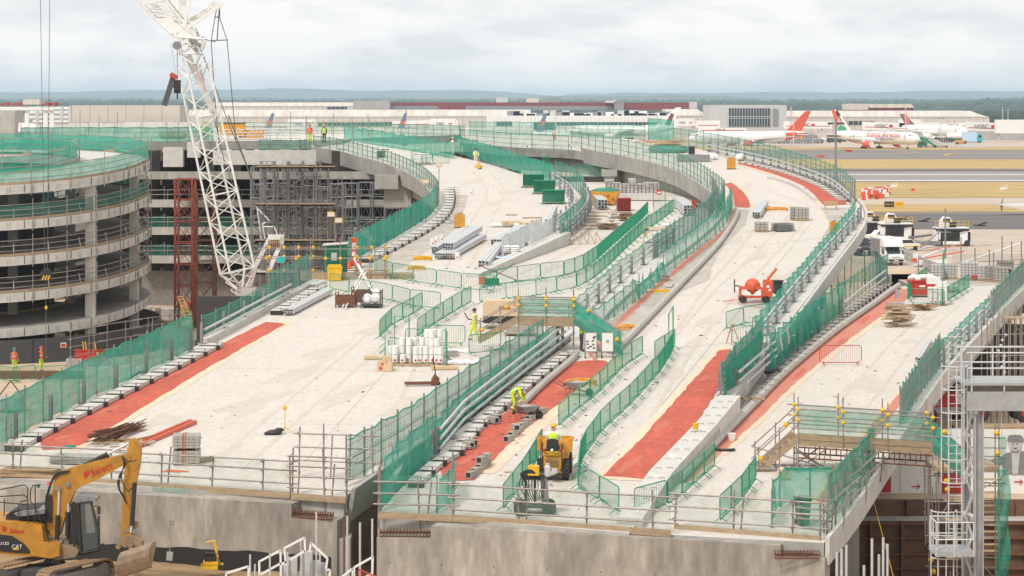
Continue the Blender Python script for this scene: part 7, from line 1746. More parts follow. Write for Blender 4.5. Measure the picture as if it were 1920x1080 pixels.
def cage(xc,yc,z0,z1,r,nm='ladder_cage'):
 q=MB();n=int((z1-z0)/.75)+1
 for i in range(n):q.path([(xc+r*math.cos(a),yc-r*math.sin(a),z0+i*.75)for a in[R(-20+220*k/12)for k in range(13)]],.022,5)
 for k in(1,4,6,8,11):a=R(-20+220*k/12);q.bar((xc+r*math.cos(a),yc-r*math.sin(a),z0),(xc+r*math.cos(a),yc-r*math.sin(a),z0+(n-1)*.75),.035,.02)
 q.build(nm,M['galv'],tw,world=1)
cage(lx-.18,TY+.2,T_(0,905).z,T_(0,650).z,.42);cage(T_(1772,0).x,TY+.2,T_(0,1090).z,T_(0,955).z,.42)
q=MB();zp=T_(0,1040).z;q.b0(T_(1752,0).x,TY-.4,zp,1.2,1.3,.18);q.prism([(T_(1755,0).x,zp),(T_(1775,0).x,zp),(T_(1815,0).x,zp-1.2),(T_(1815,0).x,zp-.8)],.2,'Y',(0,TY,0));q.build('platform',M['tower_grey'],tw,world=1)
xq=T_(1752,0).x
for(a,b)in(((0,-.4),(1.2,-.4)),((0,-.4),(0,.9)),((0,.9),(1.2,.9))):
 for hh in(.55,1.1):q=MB();q.tube((xq+a[0],TY+a[1],zp+hh),(xq+b[0],TY+b[1],zp+hh),.026,6);q.build('handrail',M['galv'],tw,world=1)
for a in((0,-.4),(.6,-.4),(1.2,-.4),(0,.9),(0,.25),(1.2,.9)):q=MB();q.tube((xq+a[0],TY+a[1],zp),(xq+a[0],TY+a[1],zp+1.1),.026,6);q.build('stanchion',M['galv'],tw,world=1)
HYY=136.6
def H_(px,py,dy=0):return at(px,py,HYY+dy)
hw=thing('white_hoarding','long white site hoarding below the right hand ramp with red arrows','hoarding',(H_(1700,925).x,HYY,-1.5));q=MB()
a,b=H_(1640,935),H_(2000,820);q.b0(a.x-1.5,HYY,-1.5,12,.1,b.z+1.9);q.build('panel',M['white'],hw,world=1)
q=MB()
for i in range(9):q.b0(a.x-1.3+i*1.3,HYY-.02,-1.4,.03,.02,4.0)
q.build('joint',M['lt_grey'],hw,world=1)
q=MB();p=H_(1643,925);q.b0(p.x-1.0,HYY-.03,-1.45,1.75,.02,1.05);p=H_(1788,925);q.b0(p.x-.6,HYY-.03,p.z-.3,1.2,.02,1.3);q.build('red_panel',M['red_p'],hw,world=1)
def arrow(px,py,par):
 p=H_(px,py);q=MB();q.b0(p.x-.25,HYY-.04,p.z-.025,.45,.02,.05);q.bar((p.x+.2,HYY-.03,p.z),(p.x+.05,HYY-.03,p.z+.13),.02,.05,(0,1,0));q.bar((p.x+.2,HYY-.03,p.z),(p.x+.05,HYY-.03,p.z-.13),.02,.05,(0,1,0));q.build('arrow',M['logo_red'],par,world=1)
arrow(1718,912,hw);arrow(1910,903,hw)
po=thing('poster_figure','large grey printed figure of a smiling man in a hat on the white hoarding','poster',H_(1900,885));q=MB()
def pc(px,py):v=H_(px,py);return(v.x,v.z)
q.use(M['ink_grey']if 0 else M['galv_dk'])
q.prism([pc(*v)for v in((1884,850),(1900,846),(1920,846),(1940,852),(1950,890),(1879,888),(1881,870),(1856,872),(1842,866),(1842,858),(1856,862),(1878,856))],.02,'Y',(0,HYY-.04,0))
q.use(M['galv']);q.prism([pc(*v)for v in((1896,848),(1912,846),(1908,888),(1898,888))],.02,'Y',(0,HYY-.06,0))
q.use(M['lt_grey']);q.prism([pc(1903+12*math.cos(R(30*i)),831+17*math.sin(R(30*i)))for i in range(12)],.02,'Y',(0,HYY-.065,0))
q.use(M['galv_dk']);q.prism([pc(*v)for v in((1888,826),(1890,818),(1894,815),(1912,815),(1917,818),(1920,826),(1912,829),(1896,829))],.02,'Y',(0,HYY-.08,0));q.prism([pc(*v)for v in((1897,843),(1903,846),(1909,843),(1909,849),(1903,847),(1897,849))],.02,'Y',(0,HYY-.09,0))
q.use(M['ink_grey']);
for v in((1899,832),(1907,832)):q.prism([pc(v[0]+1.6*math.cos(R(60*i)),v[1]+1.2*math.sin(R(60*i)))for i in range(6)],.01,'Y',(0,HYY-.085,0))
q.prism([pc(*v)for v in((1898,839),(1908,839),(1903,842))],.01,'Y',(0,HYY-.085,0))
q.build('figure',None,po,world=1)
fw=thing('trench_wall','tall brown formwork wall of the trench under the right hand ramp','formwork',(15,132,-5.5));q=MB();q.b0(11.2,132.2,-5.4,20,.2,3.15);q.build('sheeting',M['formply'],fw,world=1)
q=MB()
for i in range(13):q.b0(11.5+i*1.55,131.95,-5.4,.14,.25,3.2)
for z in(-4.6,-3.9,-3.1,-2.4):q.b0(11.2,132.0,z,20,.18,.1)
q.build('ribs',M['rust'],fw,world=1)
fw2=thing('trench_wall','upper brown formwork strip above the concrete ledge of the trench','formwork',(15,131,-2));q=MB();q.b0(11.2,134.0,-2.3,22,.3,.85);q.build('sheeting',M['formply'],fw2,world=1);q=MB()
for i in range(8):q.b0(12+i*2.6,133.8,-2.3,.2,.2,.88)
q.build('ribs',M['rust'],fw2,world=1)
q=MB();q.b0(11.2,132.4,-2.34,22,1.5,.1);tag(q.build('concrete_ledge',M['fascia']),'dusty concrete ledge along the top of the trench formwork','ledge')
q=MB();q.b0(at(1750,1000,112).x,112,-5.5,9,.4,2.9);q.b0(at(1862,1000,104).x,104,-5.5,5,.3,4.4);tag(q.build('side_wall',M['formply']),'brown boarded wall at the right edge behind the scaffold stair','wall')
q=MB();q.b0(at(1650,1000,118).x,118,-5.5,2.4,1.2,1.9);tag(q.build('foundation_block',M['wall']),'grey concrete block at the foot of the brown trench wall','concrete block')
gcn=at(1710,1075,108);q=MB();q.b0(gcn.x-1.3,108,-5.5,3.3,2.2,4.3);q.b0(gcn.x-1.4,107.9,-1.25,3.5,2.4,.1);tag(q.build('green_container',M['green_dk']),'dark green container roof at the bottom edge of the trench','container')
r=random.Random(17)
for i,(px,py)in enumerate([(1568,1035),(1577,1030),(1586,1022),(1619,1060),(1634,1010),(1647,1040),(1655,1008),(1663,1020)]):
 Yp=90+i*.6;p=at(px,py,Yp);q=MB();q.tube((p.x,Yp,-5.5),(p.x+.02,Yp,p.z),.045,7);tag(q.build('steel_pole',M['galv']),ORD[i]+' upright grey pole from the left in the trench below the right hand ramp','pole','upright poles in the trench')
for i,(px,py,m_)in enumerate([(645,968,'rust'),(651,968,'galv'),(675,980,'galv'),(698,973,'galv')]):
 Yp=98;p=at(px,py,Yp);q=MB();q.tube((p.x,Yp,-1.5),(p.x,Yp,p.z),.04,7);tag(q.build('steel_pole',M[m_]),ORD[i]+' upright pole from the left in the dark gap between the front walls','pole','upright poles in the dark gap')
q=MB();p0_,p1_=at(1620,870,115),at(1676,1085,100);q.tube(p0_,p1_,.012,4);tag(q.build('yellow_line',M['yellow']),'thin yellow rope hanging down past the trench','rope')
sx_=118.0
ss=thing('scaffold_stair','scaffold stair tower with timber treads and green netting at the right edge','scaffold stair',at(1830,1080,sx_))
for px in(1742,1760,1866,1873):
 for dy in(0,2.0):a,b=at(px,840 if px<1800 else 795,sx_+dy),at(px,1090,sx_+dy);q=MB();q.tube((a.x,sx_+dy,-5.5),a,.032,6);q.build('standard',M['tube'],ss,world=1)
for i,py in enumerate((820,838,855,880,905,940,985,1005,1045,1062)):
 a,b=at(1735,py,sx_),at(1886,py+2,sx_);q=MB();q.tube(a if i%2 else at(1845,py,sx_),b,.03,5);q.build('ledger',M['tube'],ss,world=1)
for i in range(12):
 py=900+i*13;a,b=at(1838,py,sx_-.2+.0*i),at(1868,py,sx_-.2);q=MB();q.b0(a.x-.05,sx_-.3+.12*i,a.z,1.0,.26,.05);q.build('tread',M['ply'],ss,world=1)
for i in range(5):q=MB();a=at(1770,905+i*34,sx_+.6);q.b0(a.x,sx_+.6-.2*i,a.z,1.1,.26,.05);q.build('tread',M['ply'],ss,world=1)
q=MB();a=at(1751,882,sx_);q.b0(a.x,sx_-.3,a.z,1.1,2.4,.2);a=at(1838,884,sx_);q.b0(a.x,sx_-.3,a.z,.75,2.4,.25);q.build('landing_board',M['board'],ss,world=1)
q=MB();q.tube(at(1836,920,sx_-.5),at(1898,882,sx_-.5),.03,5);q.tube(at(1842,1060,sx_),at(1866,1085,sx_),.03,5);q.tube(at(1745,1000,sx_),at(1790,925,sx_),.03,5);q.build('brace',M['tube'],ss,world=1)
rs_=random.Random(31)
for i in range(26):
 px,py=rs_.uniform(1732,1790),rs_.uniform(850,1075);a_=rs_.choice((0,0,1,1,2));b_=((px+rs_.uniform(25,60),py+rs_.uniform(-3,3)),(px+rs_.uniform(-2,2),py+rs_.uniform(40,110)),(px+rs_.uniform(-30,30),py+rs_.uniform(25,50)))[a_];dy=rs_.uniform(0,2);q=MB();q.tube(at(px,py,sx_+dy),at(b_[0],b_[1],sx_+dy),.03,5);q.build('tube',M['tube'],ss,world=1)
q=MB();vs=[];K=14
for i in range(K+1):
 py=880+i*15
 for j in range(6):p=at(1868+j*5+(3*math.sin(i*.9+j)),py,sx_-.6+.25*math.sin(i+j*1.7));vs.append(p)
q.add(vs,[(i*6+j,i*6+j+1,(i+1)*6+j+1,(i+1)*6+j)for i in range(K)for j in range(5)]);q.build('hanging_net',M['net'],ss,world=1,smooth=True)
q=MB();vs=[]
for i in range(7):
 for j in range(5):vs.append(at(1872+j*3.5+2*math.sin(i),818+i*10,sx_-.5+.1*math.sin(i*2+j)))
q.add(vs,[(i*5+j,i*5+j+1,(i+1)*5+j+1,(i+1)*5+j)for i in range(6)for j in range(4)]);q.build('upper_net',M['net_mid'],ss,world=1)
q=MB();vs=[at(1842,822,sx_),at(1866,822,sx_),at(1866,872,sx_),at(1842,872,sx_)];q.add(vs,[(0,1,2,3)]);q.build('thin_net',M['net_faint'],ss,world=1)
for px,py in((1774,902),(1776,918),(1773,880),(1868,812),(1871,850),(1745,1050),(1750,1072)):q=MB();q.ball(at(px,py,sx_-.1),.13,7,4);q.build('yellow_cap',M['yellow'],ss,world=1)
def telehandler(px,py,Y,rz,label):
 t=thing('telehandler',label,'telehandler',V((at(px,py,Y).x,Y,at(px,py,Y).z)),rz,'red telehandlers under the ramp');q=MB();q.prism([(-2.0,.7),(1.9,.7),(2.0,1.5),(1.2,1.95),(-1.7,2.0),(-2.1,1.4)],1.6,'Y');q.build('body',M['red_p'],t)
 q=MB();q.b0(-1.6,-.82,.75,2.8,.04,.35);q.build('side_panel',M['lt_grey'],t);q=MB();q.prism([(1.2,1.3),(1.9,1.3),(1.6,2.4),(.6,2.5),(.7,1.6)],1.2,'Y');q.build('cab',M['glass'],t);q=MB();q.bar((-1.9,0,1.9),(2.4,0,2.0),.3,.35);q.build('boom',M['dark'],t)
 for x in(-1.3,1.3):
  for y in(-.85,.85):q=MB();q.lathe([(.28,-.2),(.55,-.18),(.6,0),(.55,.18),(.28,.2)],(x,y,.6),18,'Y');o=q.build('wheel',M['black'],t);q=MB();q.lathe([(.27,-.22),(.1,-.16)],(x,y,.6),12,'Y');q.build('rim',M['red_p'],o)
telehandler(1872,790,150,R(4),'red telehandler with grey side panel below the gantry');telehandler(1768,795,160,R(12),'red telehandler mostly hidden behind the ladder cage')
q=MB();a=at(1790,800,147);q.b0(a.x,147,a.z-.15,9,1.5,.15);tag(q.build('timber_platform',M['board']),'timber sleepers under the red telehandlers','timber')
q=MB();a=at(1880,700,175);q.b0(at(1770,700,178).x,178,-1.5,22,.5,5.2);tag(q.build('dark_wall',M['under']),'shade-dark concrete wall beneath the far right ramp end','wall')
fsc=thing('support_scaffold','tube scaffold with silver couplers under the right edge of the far ramp','scaffold',at(1880,700,150))
for i in range(8):
 for dy in(0,3):p=at(1858+i*11,620,150);q=MB();q.tube((p.x,150+dy,-1.5),(p.x,150+dy,at(0,600-i*4,150).z),.035,6);q.build('standard',M['tube'],fsc,world=1)
for py in(628,650,668,690,715,745):q=MB();q.tube(at(1855,py,150),at(1960,py-3,150),.03,5);q.build('ledger',M['tube'],fsc,world=1)
q=MB()
for i in range(12):q.ball(at(1878+rnd.uniform(-6,12),628+i*10,149.9),.09,6,4)
q.build('coupler',M['galv'],fsc,world=1);q=MB();q.tube(at(1890,600,150),at(1925,630,150),.03,5);q.b0(at(1882,597,150).x,149.5,at(1882,597,150).z,3,1.5,.06);q.build('boards',M['board'],fsc,world=1)
# ground beyond the right ramp
def on(px,py):return PG.at(px,py)
def apoint(px,py):return PG.at(px,py)
def van(label,loc,rz,body,box=None,name='van'):
 t=thing(name,label,'van' if not box else 'truck',loc,rz);W_=1.95;q=MB()
 q.prism([(-2.3,.45),(-2.45,.9),(-2.3,1.15),(-1.5,1.35),(-.95,2.0),(-.5,2.1),(2.5,2.12)if not box else(-.2,2.1),(2.55,.45)if not box else(-.2,.45)],W_,'X')if 0 else q.prism([(-2.45,.4),(-2.5,.95),(-2.25,1.15),(-1.55,1.3),(-.95,2.0),(-.6,2.08)]+([(2.4,2.08),(2.45,.4)]if not box else[(-.1,2.08),(-.1,.4)]),W_,'X')
 q.build('cab' if box else 'body',M[body],t)
 q=MB();q.add([(-.82,-1.62,1.33),(.82,-1.62,1.33),(.74,-1.0,2.0),(-.74,-1.0,2.0)],[(0,1,2,3)]);q.v=[v+V((0,-.03,.03))for v in q.v];q.build('windscreen',M['glass'],t)
 for s_ in(-1,1):
  q=MB();q.box((s_*.98,-.6,1.62),(.03,.8,.5));q.build('side_window',M['glass'],t)
  q=MB();q.box((s_*.72,-2.42,.95),(.38,.1,.2));q.build('headlight',M['poly'],t)
  q=MB();q.box((s_*1.15,-1.25,1.45),(.18,.1,.32));q.build('mirror',M['black'],t)
  for y in(-1.6,1.7 if not box else 2.2):q=MB();q.lathe([(.34,-.11),(.35,.11)],(s_*.85,y,.35),16,'X');q.build('wheel',M['black'],t)
 q=MB();q.box((0,-2.5,.62),(1.7,.06,.22));q.box((0,-2.47,.98),(.9,.05,.12));q.build('bumper',M['black'],t);q=MB();q.box((0,-2.54,.6),(.52,.02,.11));q.build('number_plate',M['white'],t)
 if box:
  q=MB();q.prism([(-1.6,2.12),(-1.3,2.75),(-.6,3.1),(3.8,3.1),(3.8,.75),(-.05,.75),(-.05,2.1)],2.25,'X');q.build('box_body',M['white'],t)
  q=MB();q.box((-1.14,1.9,1.85),(.03,3.7,2.1));
  q.build('side_curtain',M['lt_grey']if 0 else M['galv_dk'],t)
 q=MB();q.lathe([(.07,0),(.07,.12)],(0,-.9 if not box else-.9,2.08 if not box else 3.0),8);q.build('beacon',M['orange'],t);return t
van('dark grey van parked nose out beneath the middle ramp',apoint(1610,478),R(12),'dark');van('white box truck with grey side facing the ramps',apoint(1668,496),R(9),'white',True,'truck')
def loader(label,px,py,rz=0):
 t=thing('cargo_loader',label,'cargo loader',apoint(px,py),rz,'white airport cargo loaders');q=MB()
 q.b0(-2.4,-1.3,.35,4.6,2.6,.3);q.b0(-2.3,-1.2,.6,.7,2.4,1.5);q.b0(.9,-1.2,.6,1.0,2.4,1.5);q.b0(-2.3,-1.3,2.3,4.4,2.6,.14);q.build('chassis',M['white'],t)
 q=MB();q.b0(-1.6,-1.22,.6,2.4,2.4,1.3);q.b0(-2.2,-1.3,2.0,4.3,2.5,.28);q.b0(1.9,-1.0,.6,.4,2,1.2);q.b0(-.4,-1.32,2.5,.8,1,.6);q.bar((-2,-1.35,.7),(1.8,-1.35,2.2),.05,.12);q.b0(3.0,-1.0,2.6,1.3,2.0,.12);q.bar((3.2,-1,2.7),(4.4,-1.1,3.1),.12,.2);q.build('machinery',M['black'],t)
 q=MB();q.prism([(-1.6,2.5),(.6,2.5),(.1,3.0),(-.3,3.7),(-1.0,3.8),(-1.4,3.4)],1.5,'Y');q.build('operator_cab',M['white'],t);q=MB();q.b0(-1.2,-.8,3.1,.9,.04,.45);q.build('cab_window',M['glass'],t)
 q=MB();
 for x in(-2.3,-1.5,.8,1.4,2.0):q.tube((x,-1.3,2.4),(x,-1.3,3.3),.03,5)
 for z in(2.85,3.25):q.tube((-2.3,-1.3,z),(2.1,-1.3,z),.035,5)
 q.build('guard_rail',M['yellow'],t)
 for x in(-1.7,1.8):
  for y in(-1.2,1.2):q=MB();q.lathe([(.4,-.15),(.4,.15)],(x,y,.4),14,'Y');q.build('wheel',M['black'],t)
 q=MB();q.lathe([(.08,0),(.08,.2)],(-.8,0,3.8),6);q.build('beacon',M['red_p'],t);return t
loader('white cargo loader standing alone on the apron behind the right hand ramp',1784,461);loader('white and yellow cargo loader partly behind the box truck',1680,452);
t=loader('yellow railed platform loader farthest left beside the middle ramp',1640,448)
for i,(px,py,lab)in enumerate(((1652,452,'white airport car beneath the yellow rails beside the truck'),(1693,470,'white airport pickup below the loader'))):
 t=thing('airport_car',lab,'car',apoint(px,py),R(15));q=MB();q.prism([(-2.0,.3),(-2.0,.85),(-1.1,.95),(-.6,1.45),(.9,1.45),(1.4,.95),(2.0,.9),(2.0,.3)],1.7,'Y');q.build('body',M['white'],t);q=MB();q.prism([(-.95,1.0),(-.55,1.38),(.85,1.38),(1.2,1.0)],1.74,'Y');q.build('windows',M['glass'],t);q=MB();q.b0(-2.1,-.9,.55,4.2,.05,.12);q.build('yellow_stripe',M['yellow'],t)
 for x in(-1.3,1.3):
  for y in(-.8,.8):q=MB();q.lathe([(.32,-.1),(.32,.1)],(x,y,.32),12,'Y');q.build('wheel',M['black'],t)
q=MB();q.bar(apoint(1705,466)+V((0,0,.6)),apoint(1762,464)+V((0,0,.6)),.4,.5);q.bar(apoint(1705,460)+V((0,0,1)),apoint(1752,457)+V((0,0,1.2)),.2,.3);tag(q.build('belt_conveyor',M['galv_dk']),'low grey belt conveyor between the two loaders','conveyor')
t=thing('access_steps','small grey mobile steps left of the lone cargo loader','steps',apoint(1745,470));q=MB()
for i in range(7):q.b0(-1.4+i*.35,-.5,.3+i*.3,.35,1.0,.05)
q.bar((-1.5,-.5,.3),(1.0,-.5,2.4),.06,.1);q.bar((-1.5,-.5,1.3),(1.0,-.5,3.3),.05,.05);q.tube((.9,-.5,0),(.9,-.5,3.3),.05,5);q.b0(.9,-.5,2.3,1.6,1,.06);q.build('steps',M['galv_dk'],t)
for i,(a,b,lab)in enumerate((((1632,442),(1728,497),'long line of dark concrete safety blocks running past the white truck'),((1680,478),(1770,516),'second line of low concrete blocks below the first'))):
 A_,B_=apoint(*a),apoint(*b);t=thing('concrete_barrier',lab,'barrier wall',A_,group='concrete safety barrier lines');P_=resample([A_,B_],3.2)
 for c,d in zip(P_,P_[1:]):q=MB();q.bar(c.lerp(d,.02)+V((0,0,.25)),c.lerp(d,.96)+V((0,0,.25)),.6,.5);q.bar(c.lerp(d,.02)+V((0,0,.75)),c.lerp(d,.96)+V((0,0,.75)),.25,.5);q.build('segment',M['fascia'],t,world=1)
PE=Pl(4.9,0)
for i,(px,py,nx,nz,m_,lab)in enumerate([(1757,524,4,5,'lt_grey','wrapped pallet of pale blocks behind the red skip cage, left one'),(1782,523,4,5,'lt_grey','wrapped pallet of pale blocks behind the red skip cage, second one'),(1818,525,5,6,'lt_grey','tallest wrapped pallet of pale blocks with red label'),(1842,526,3,5,'lt_grey','narrow wrapped pallet right of the tallest one'),(1862,527,4,5,'block','brown grey block pallet left of the high stack'),(1885,512,5,4,'block','block pallet on top at the far right'),(1880,529,5,5,'block','block pallet under the upper one at the far right'),(1902,529,4,4,'block','rightmost pallet of brown grey blocks')]):
 blockpallet(px,py,PE,nx,3,nz,lab,m_,(.26,.26,.21),0,0,'pallets of blocks beyond the right ramp')
for i,(px,lab)in enumerate(((1772,'left'),(1820,'right'))):
 q=MB();p=PE.at(px,505);q.box((p.x,PE.at(px,525).y-.6,p.z+.3),(.5,.03,.2));tag(q.build('pallet_label',M['logo_red']),f'small red and white label on the {lab} wrapped pallets','label')
q=MB();q.b0(at(1735,530,192).x,190.4,4.3,12.5,17,.59);struct(q.build('yard_slab',M['deck_wet']))
t=thing('concrete_rubble','row of weathered concrete blocks behind the rippling net','blocks',at(1690,520,205));q=MB()
for i in range(8):p=at(1672+i*5.6,512,206);q.box((p.x,206,4.6),(.24*2.5,.9,1.3))
q.build('blocks',M['block'],t,world=1)
q=MB();p=at(1712,515,202);q.prism([(-.9,0),(1.0,0),(1.1,1.3),(-.2,1.2)],.8,'Y',(p.x,202,4.2));q.b0(p.x-.2,202.3,4.3,1.6,.5,.9);tag(q.build('plastic_sheeting',M['lt_grey']),'grey angular bucket and wrapped goods left of the red skip','bucket')
yf=thing('yard_fence','tall thin posts and wire mesh fence at the edge of the apron, right','fence',apoint(1800,520));PF=Pl(2.5,0)
for i,(px,pt)in enumerate([(1802,445),(1828,465),(1855,468),(1863,472),(1879,443),(1897,452),(1915,452),(1745,500),(1722,495)]):
 p=at(px,500,212+i*.3);q=MB();q.tube((p.x,p.y,2.5),(p.x,p.y,at(px,pt,p.y).z),.05,6);q.build('post',M['galv_dk'],yf,world=1)
q=MB();
for pts in([(1745,495),(1802,493),(1880,488),(1930,486)],[(1745,500),(1850,498),(1930,494)]):q.path([at(x,y,212)for x,y in pts],.03,4)
q.build('rail',M['galv_dk'],yf,world=1);q=MB()
for i in range(60):p=at(1785+i*2.5,476,212.5);q.tube((p.x,p.y,at(0,492,212.5).z),(p.x,p.y,at(0,476,212.5).z),.008,3)
for k in range(5):z_=at(0,477+k*3.5,212.5).z;q.tube((at(1785,0,212.5).x,212.5,z_),(at(1932,0,212.5).x,212.5,z_),.008,3)
q.build('mesh',M['galv_dk'],yf,world=1)
t=thing('roadwork_gear','white and orange kerbside equipment left of the block pallets','equipment',apoint(1748,500));q=MB();q.b0(-1.6,-.6,.2,3.2,1.2,.5);q.b0(-2.2,-.6,.2,.5,.8,1.3);q.build('trailer',M['white'],t);q=MB();q.tube((-1,-.6,1),(3.5,-.6,1.8),.08,5);q.tube((-1,-.6,1.8),(3.5,-.6,2.6),.05,5);q.box((-2.1,-.7,.8),(.5,.1,.4));q.build('boom_barrier',M['orange'],t)
def mast(label,px,pyb,pyt,r,head,pl=PG,grp='lighting masts',m='galv_dk'):
 b=pl.at(px,pyb);h=at(px,pyt,b.y).z-b.z;t=thing('light_mast',label,'mast',b,group=grp);q=MB();q.tube((0,0,0),(0,0,h),r*1.3,8,r);q.build('pole',M[m],t)
 if head:q=MB();s_=head;q.bar((-s_,0,h-.9*s_),(s_,0,h-.9*s_),.1*s_,.12*s_);q.box((-s_,0,h-.9*s_),(.8*s_,.5,.4*s_));q.box((s_*.9,0,h-.9*s_),(1.2*s_,.5,.35*s_));q.build('lamp_head',M['dark'],t)
 return t
mast('grey lighting mast with twin dark lamp heads standing before the airliner',1567,390,222,.18,1.0)
mast('slim grey pole rising from the yard with a red tip',1772.5,484,391,.09,0)
for i,(px,pb,pt,lab)in enumerate([(1483,272,200,'thin white floodlight mast left of the grey glazed building'),(1488,275,218,'thin white mast in front of the red tailed airliner'),(1698,265,195,'thin mast above the middle of the long curved roof'),(1764,268,217,'thin mast with small cross arm before the right terminal'),(1789,262,222,'short thin mast by the jet bridges'),(1880,250,200,'tall pale mast at the far right, left one'),(1890,245,205,'tall pale mast at the far right, right one'),(1232,262,210,'white mast in front of the terminal pier'),(1042,255,205,'thin mast over the terminal pier, left'),(595,250,212,'thin mast over the jet bridge, left'),(816,250,212,'thin mast over the jet bridge, centre')]):
 mast(lab,px,pb,pt,.22,1.2 if i in(3,5,6)else 0,PG,'distant thin masts','lt_grey')
sg=thing('taxiway_sign','black and yellow taxiway sign on the grass strip','sign',PG.at(1678,391));q=MB();q.box((-1.0,0,.75),(1.7,.25,1.0));q.build('black_panel',M['ink'],sg);q=MB();q.box((.75,0,.75),(1.5,.25,1.0));q.build('yellow_panel',M['yellow'],sg)
text('LINK 32',.5,M['yellow'],sg,(-1.0,-.14,.75),(R(90),0,0),sx=.8);text('< b >',.5,M['ink'],sg,(.75,-.14,.75),(R(90),0,0))
rb_=thing('barrier_store','long cluster of stored red and white plastic traffic barriers by the taxiway','traffic barriers',PG.at(1645,372));r=random.Random(2)
for i in range(90):
 px,py=1618+r.uniform(0,50),0;py=376-(px-1618)*.1-r.uniform(0,9);p=PG.at(px,py);q=MB();m_=M['orange']if r.random()<.6 else M['white']
 q.T=frame_at(p+V((0,0,r.choice((0,.8,.8)))),r.uniform(-1,1));q.prism([(-.5,0),(.5,0),(.35,.4),(.3,.9),(-.3,.9),(-.35,.4)],.4,'Y');q.build('plastic_barrier',m_,rb_,world=1)
for i,(px,py)in enumerate([(1671,353),(1675,353),(1680,352.5),(1877,358),(1881,358),(1886,357)]):
 p=PG.at(px,py);q=MB();q.box(p+V((0,0,.45)),(.45,.4,.4));q.tube(p+V((-.25,0,0)),p+V((-.25,0,.3)),.06,4);q.tube(p+V((.25,0,0)),p+V((.25,0,1.2)),.08,4);tag(q.build('runway_marker',M['white']),f'{ORD[i]} small black and white runway marker from the left on the grass','marker','small runway markers')
for px,py,m_,lab,w_ in((1712,359,'orange','orange marker box on the grass strip',1.5),(1539,296.5,'orange','orange marker board beside the far taxiway',8),(1592,285.5,'red_p','small red marker sign beside the far taxiway',5),(1865,258,'hiviz','small yellow green marker near the jet bridges',4)):
 w_=min(w_*.5,2.6);p=PG.at(px,py);q=MB();q.box(p+V((0,0,w_*.12+.3)),(w_,.4,w_*.12+.5));tag(q.build('airfield_marker',M[m_]),lab,'marker')
wt=thing('wing_tip','white wing tip with upturned winglet of an airliner entering at the right edge','aircraft',PG.at(1900,408));q=MB();a,b=at(1876,385,440),at(1960,390,440);q.add([a+V((0,-.3,0)),a+V((0,1.0,0)),b+V((0,2.6,0)),b+V((0,-1.2,0)),a+V((0,-.3,.22)),a+V((0,1.0,.22)),b+V((0,2.6,.7)),b+V((0,-1.2,.7))],[(0,1,2,3),(4,7,6,5),(0,3,7,4),(1,5,6,2),(0,4,5,1),(3,2,6,7)]);q.build('wing',M['plane_w'],wt,world=1)
q=MB();c=[(v.x,v.z)for v in(at(1876,386,440),at(1881,370,440),at(1881.5,370,440),at(1880.5,386,440),at(1879.5,399,440),at(1879,399,440))];q.prism(c,.2,'Y',(0,440.3,0));q.build('winglet',M['galv_dk'],wt,world=1)
# airport buildings
def bld(name,label,px0,px1,pyt,pyb,Y,dp_,m,cat='building'):
 a,b=at(px0,pyb,Y),at(px1,pyt,Y);t=thing(name,label,cat,(a.x,Y,0));q=MB();q.b0(a.x,Y,0 if a.z<8 else a.z,b.x-a.x,dp_,b.z-(0 if a.z<8 else a.z));q.build('wall',M[m],t,world=1);return t,a,b
def curved_roof(label,px0,px1,pyt,pym,pyb,Y,dp_,ribs=True,hip=0,glaz=()):
 """long terminal: lower wall, barrel-shaped ribbed roof"""
 a,b=at(px0,pyb,Y),at(px1,pyt,Y);zt,zm=at(0,pyt,Y).z,at(0,pym,Y).z;t=thing('terminal_building',label,'terminal',(a.x,Y,0),group='long airport terminal buildings')
 q=MB();q.b0(a.x,Y,0,b.x-a.x,dp_,zm);q.build('wall',M['panel'],t,world=1)
 n=10;pr=[]
 for i in range(n+1):
  th=math.pi/2*i/n;pr.append((Y+.4+(1-math.cos(th))*14,zm+(zt-zm)*math.sin(th)))
 poly=pr+[(Y+dp_,zt),(Y+dp_,zm)]
 q=MB();q.prism(poly,b.x-a.x-hip,'X',((a.x+b.x)/2-hip/2,0,0));
 if hip:
  k=len(poly);xs=b.x-hip;vs=[(xs,y,z)for y,z in poly]+[(b.x,min(max(y,Y+4),Y+dp_-4),zm+(z-zm)*.0+.0)for y,z in poly];q.add(vs,[(i,(i+1)%k,k+(i+1)%k,k+i)for i in range(k)])
 q.build('roof',M['roofm'],t,world=1)
 q=MB();x=a.x+2
 while x<b.x-2:q.b0(x,Y-.12,.5,.35,.12,zm-.8);x+=4.2
 q.b0(a.x,Y-.2,zm-.5,b.x-a.x,.2,.4);q.build('mullion_ribs',M['fascia'],t,world=1)
 for(gx0,gx1,gy0,gy1)in glaz:
  c,d=at(gx0,gy1,Y),at(gx1,gy0,Y);q=MB();q.b0(c.x,Y-.3,c.z,d.x-c.x,.2,d.z-c.z);w_=q.build('window_band',M['glass'],t,world=1);q=MB();x=c.x
  while x<d.x:q.b0(x,Y-.38,c.z,.25,.1,d.z-c.z);x+=3
  q.build('frame',M['lt_grey'],w_).location=(-t.location.x,-t.location.y,0);
 return t
curved_roof('long pale terminal with curved ribbed roof behind the crane and upper deck',340,760,206,219,250,1700,60,glaz=((596,735,229,236),))
curved_roof('second curved roof section behind the gateway of the far net',762,995,206,218,250,1690,60)
curved_roof('upper rear terminal roof left of the maroon block',395,665,192,199,210,1850,60,glaz=((613,650,200,205),))
curved_roof('long curved terminal at the right behind the airliner',1474,1855,208,219,250,1560,60,hip=9,glaz=((1590,1640,227,234),))
curved_roof('short curved roof between the pier and the grey glazed building',1250,1330,205,217,246,1620,50,hip=6)
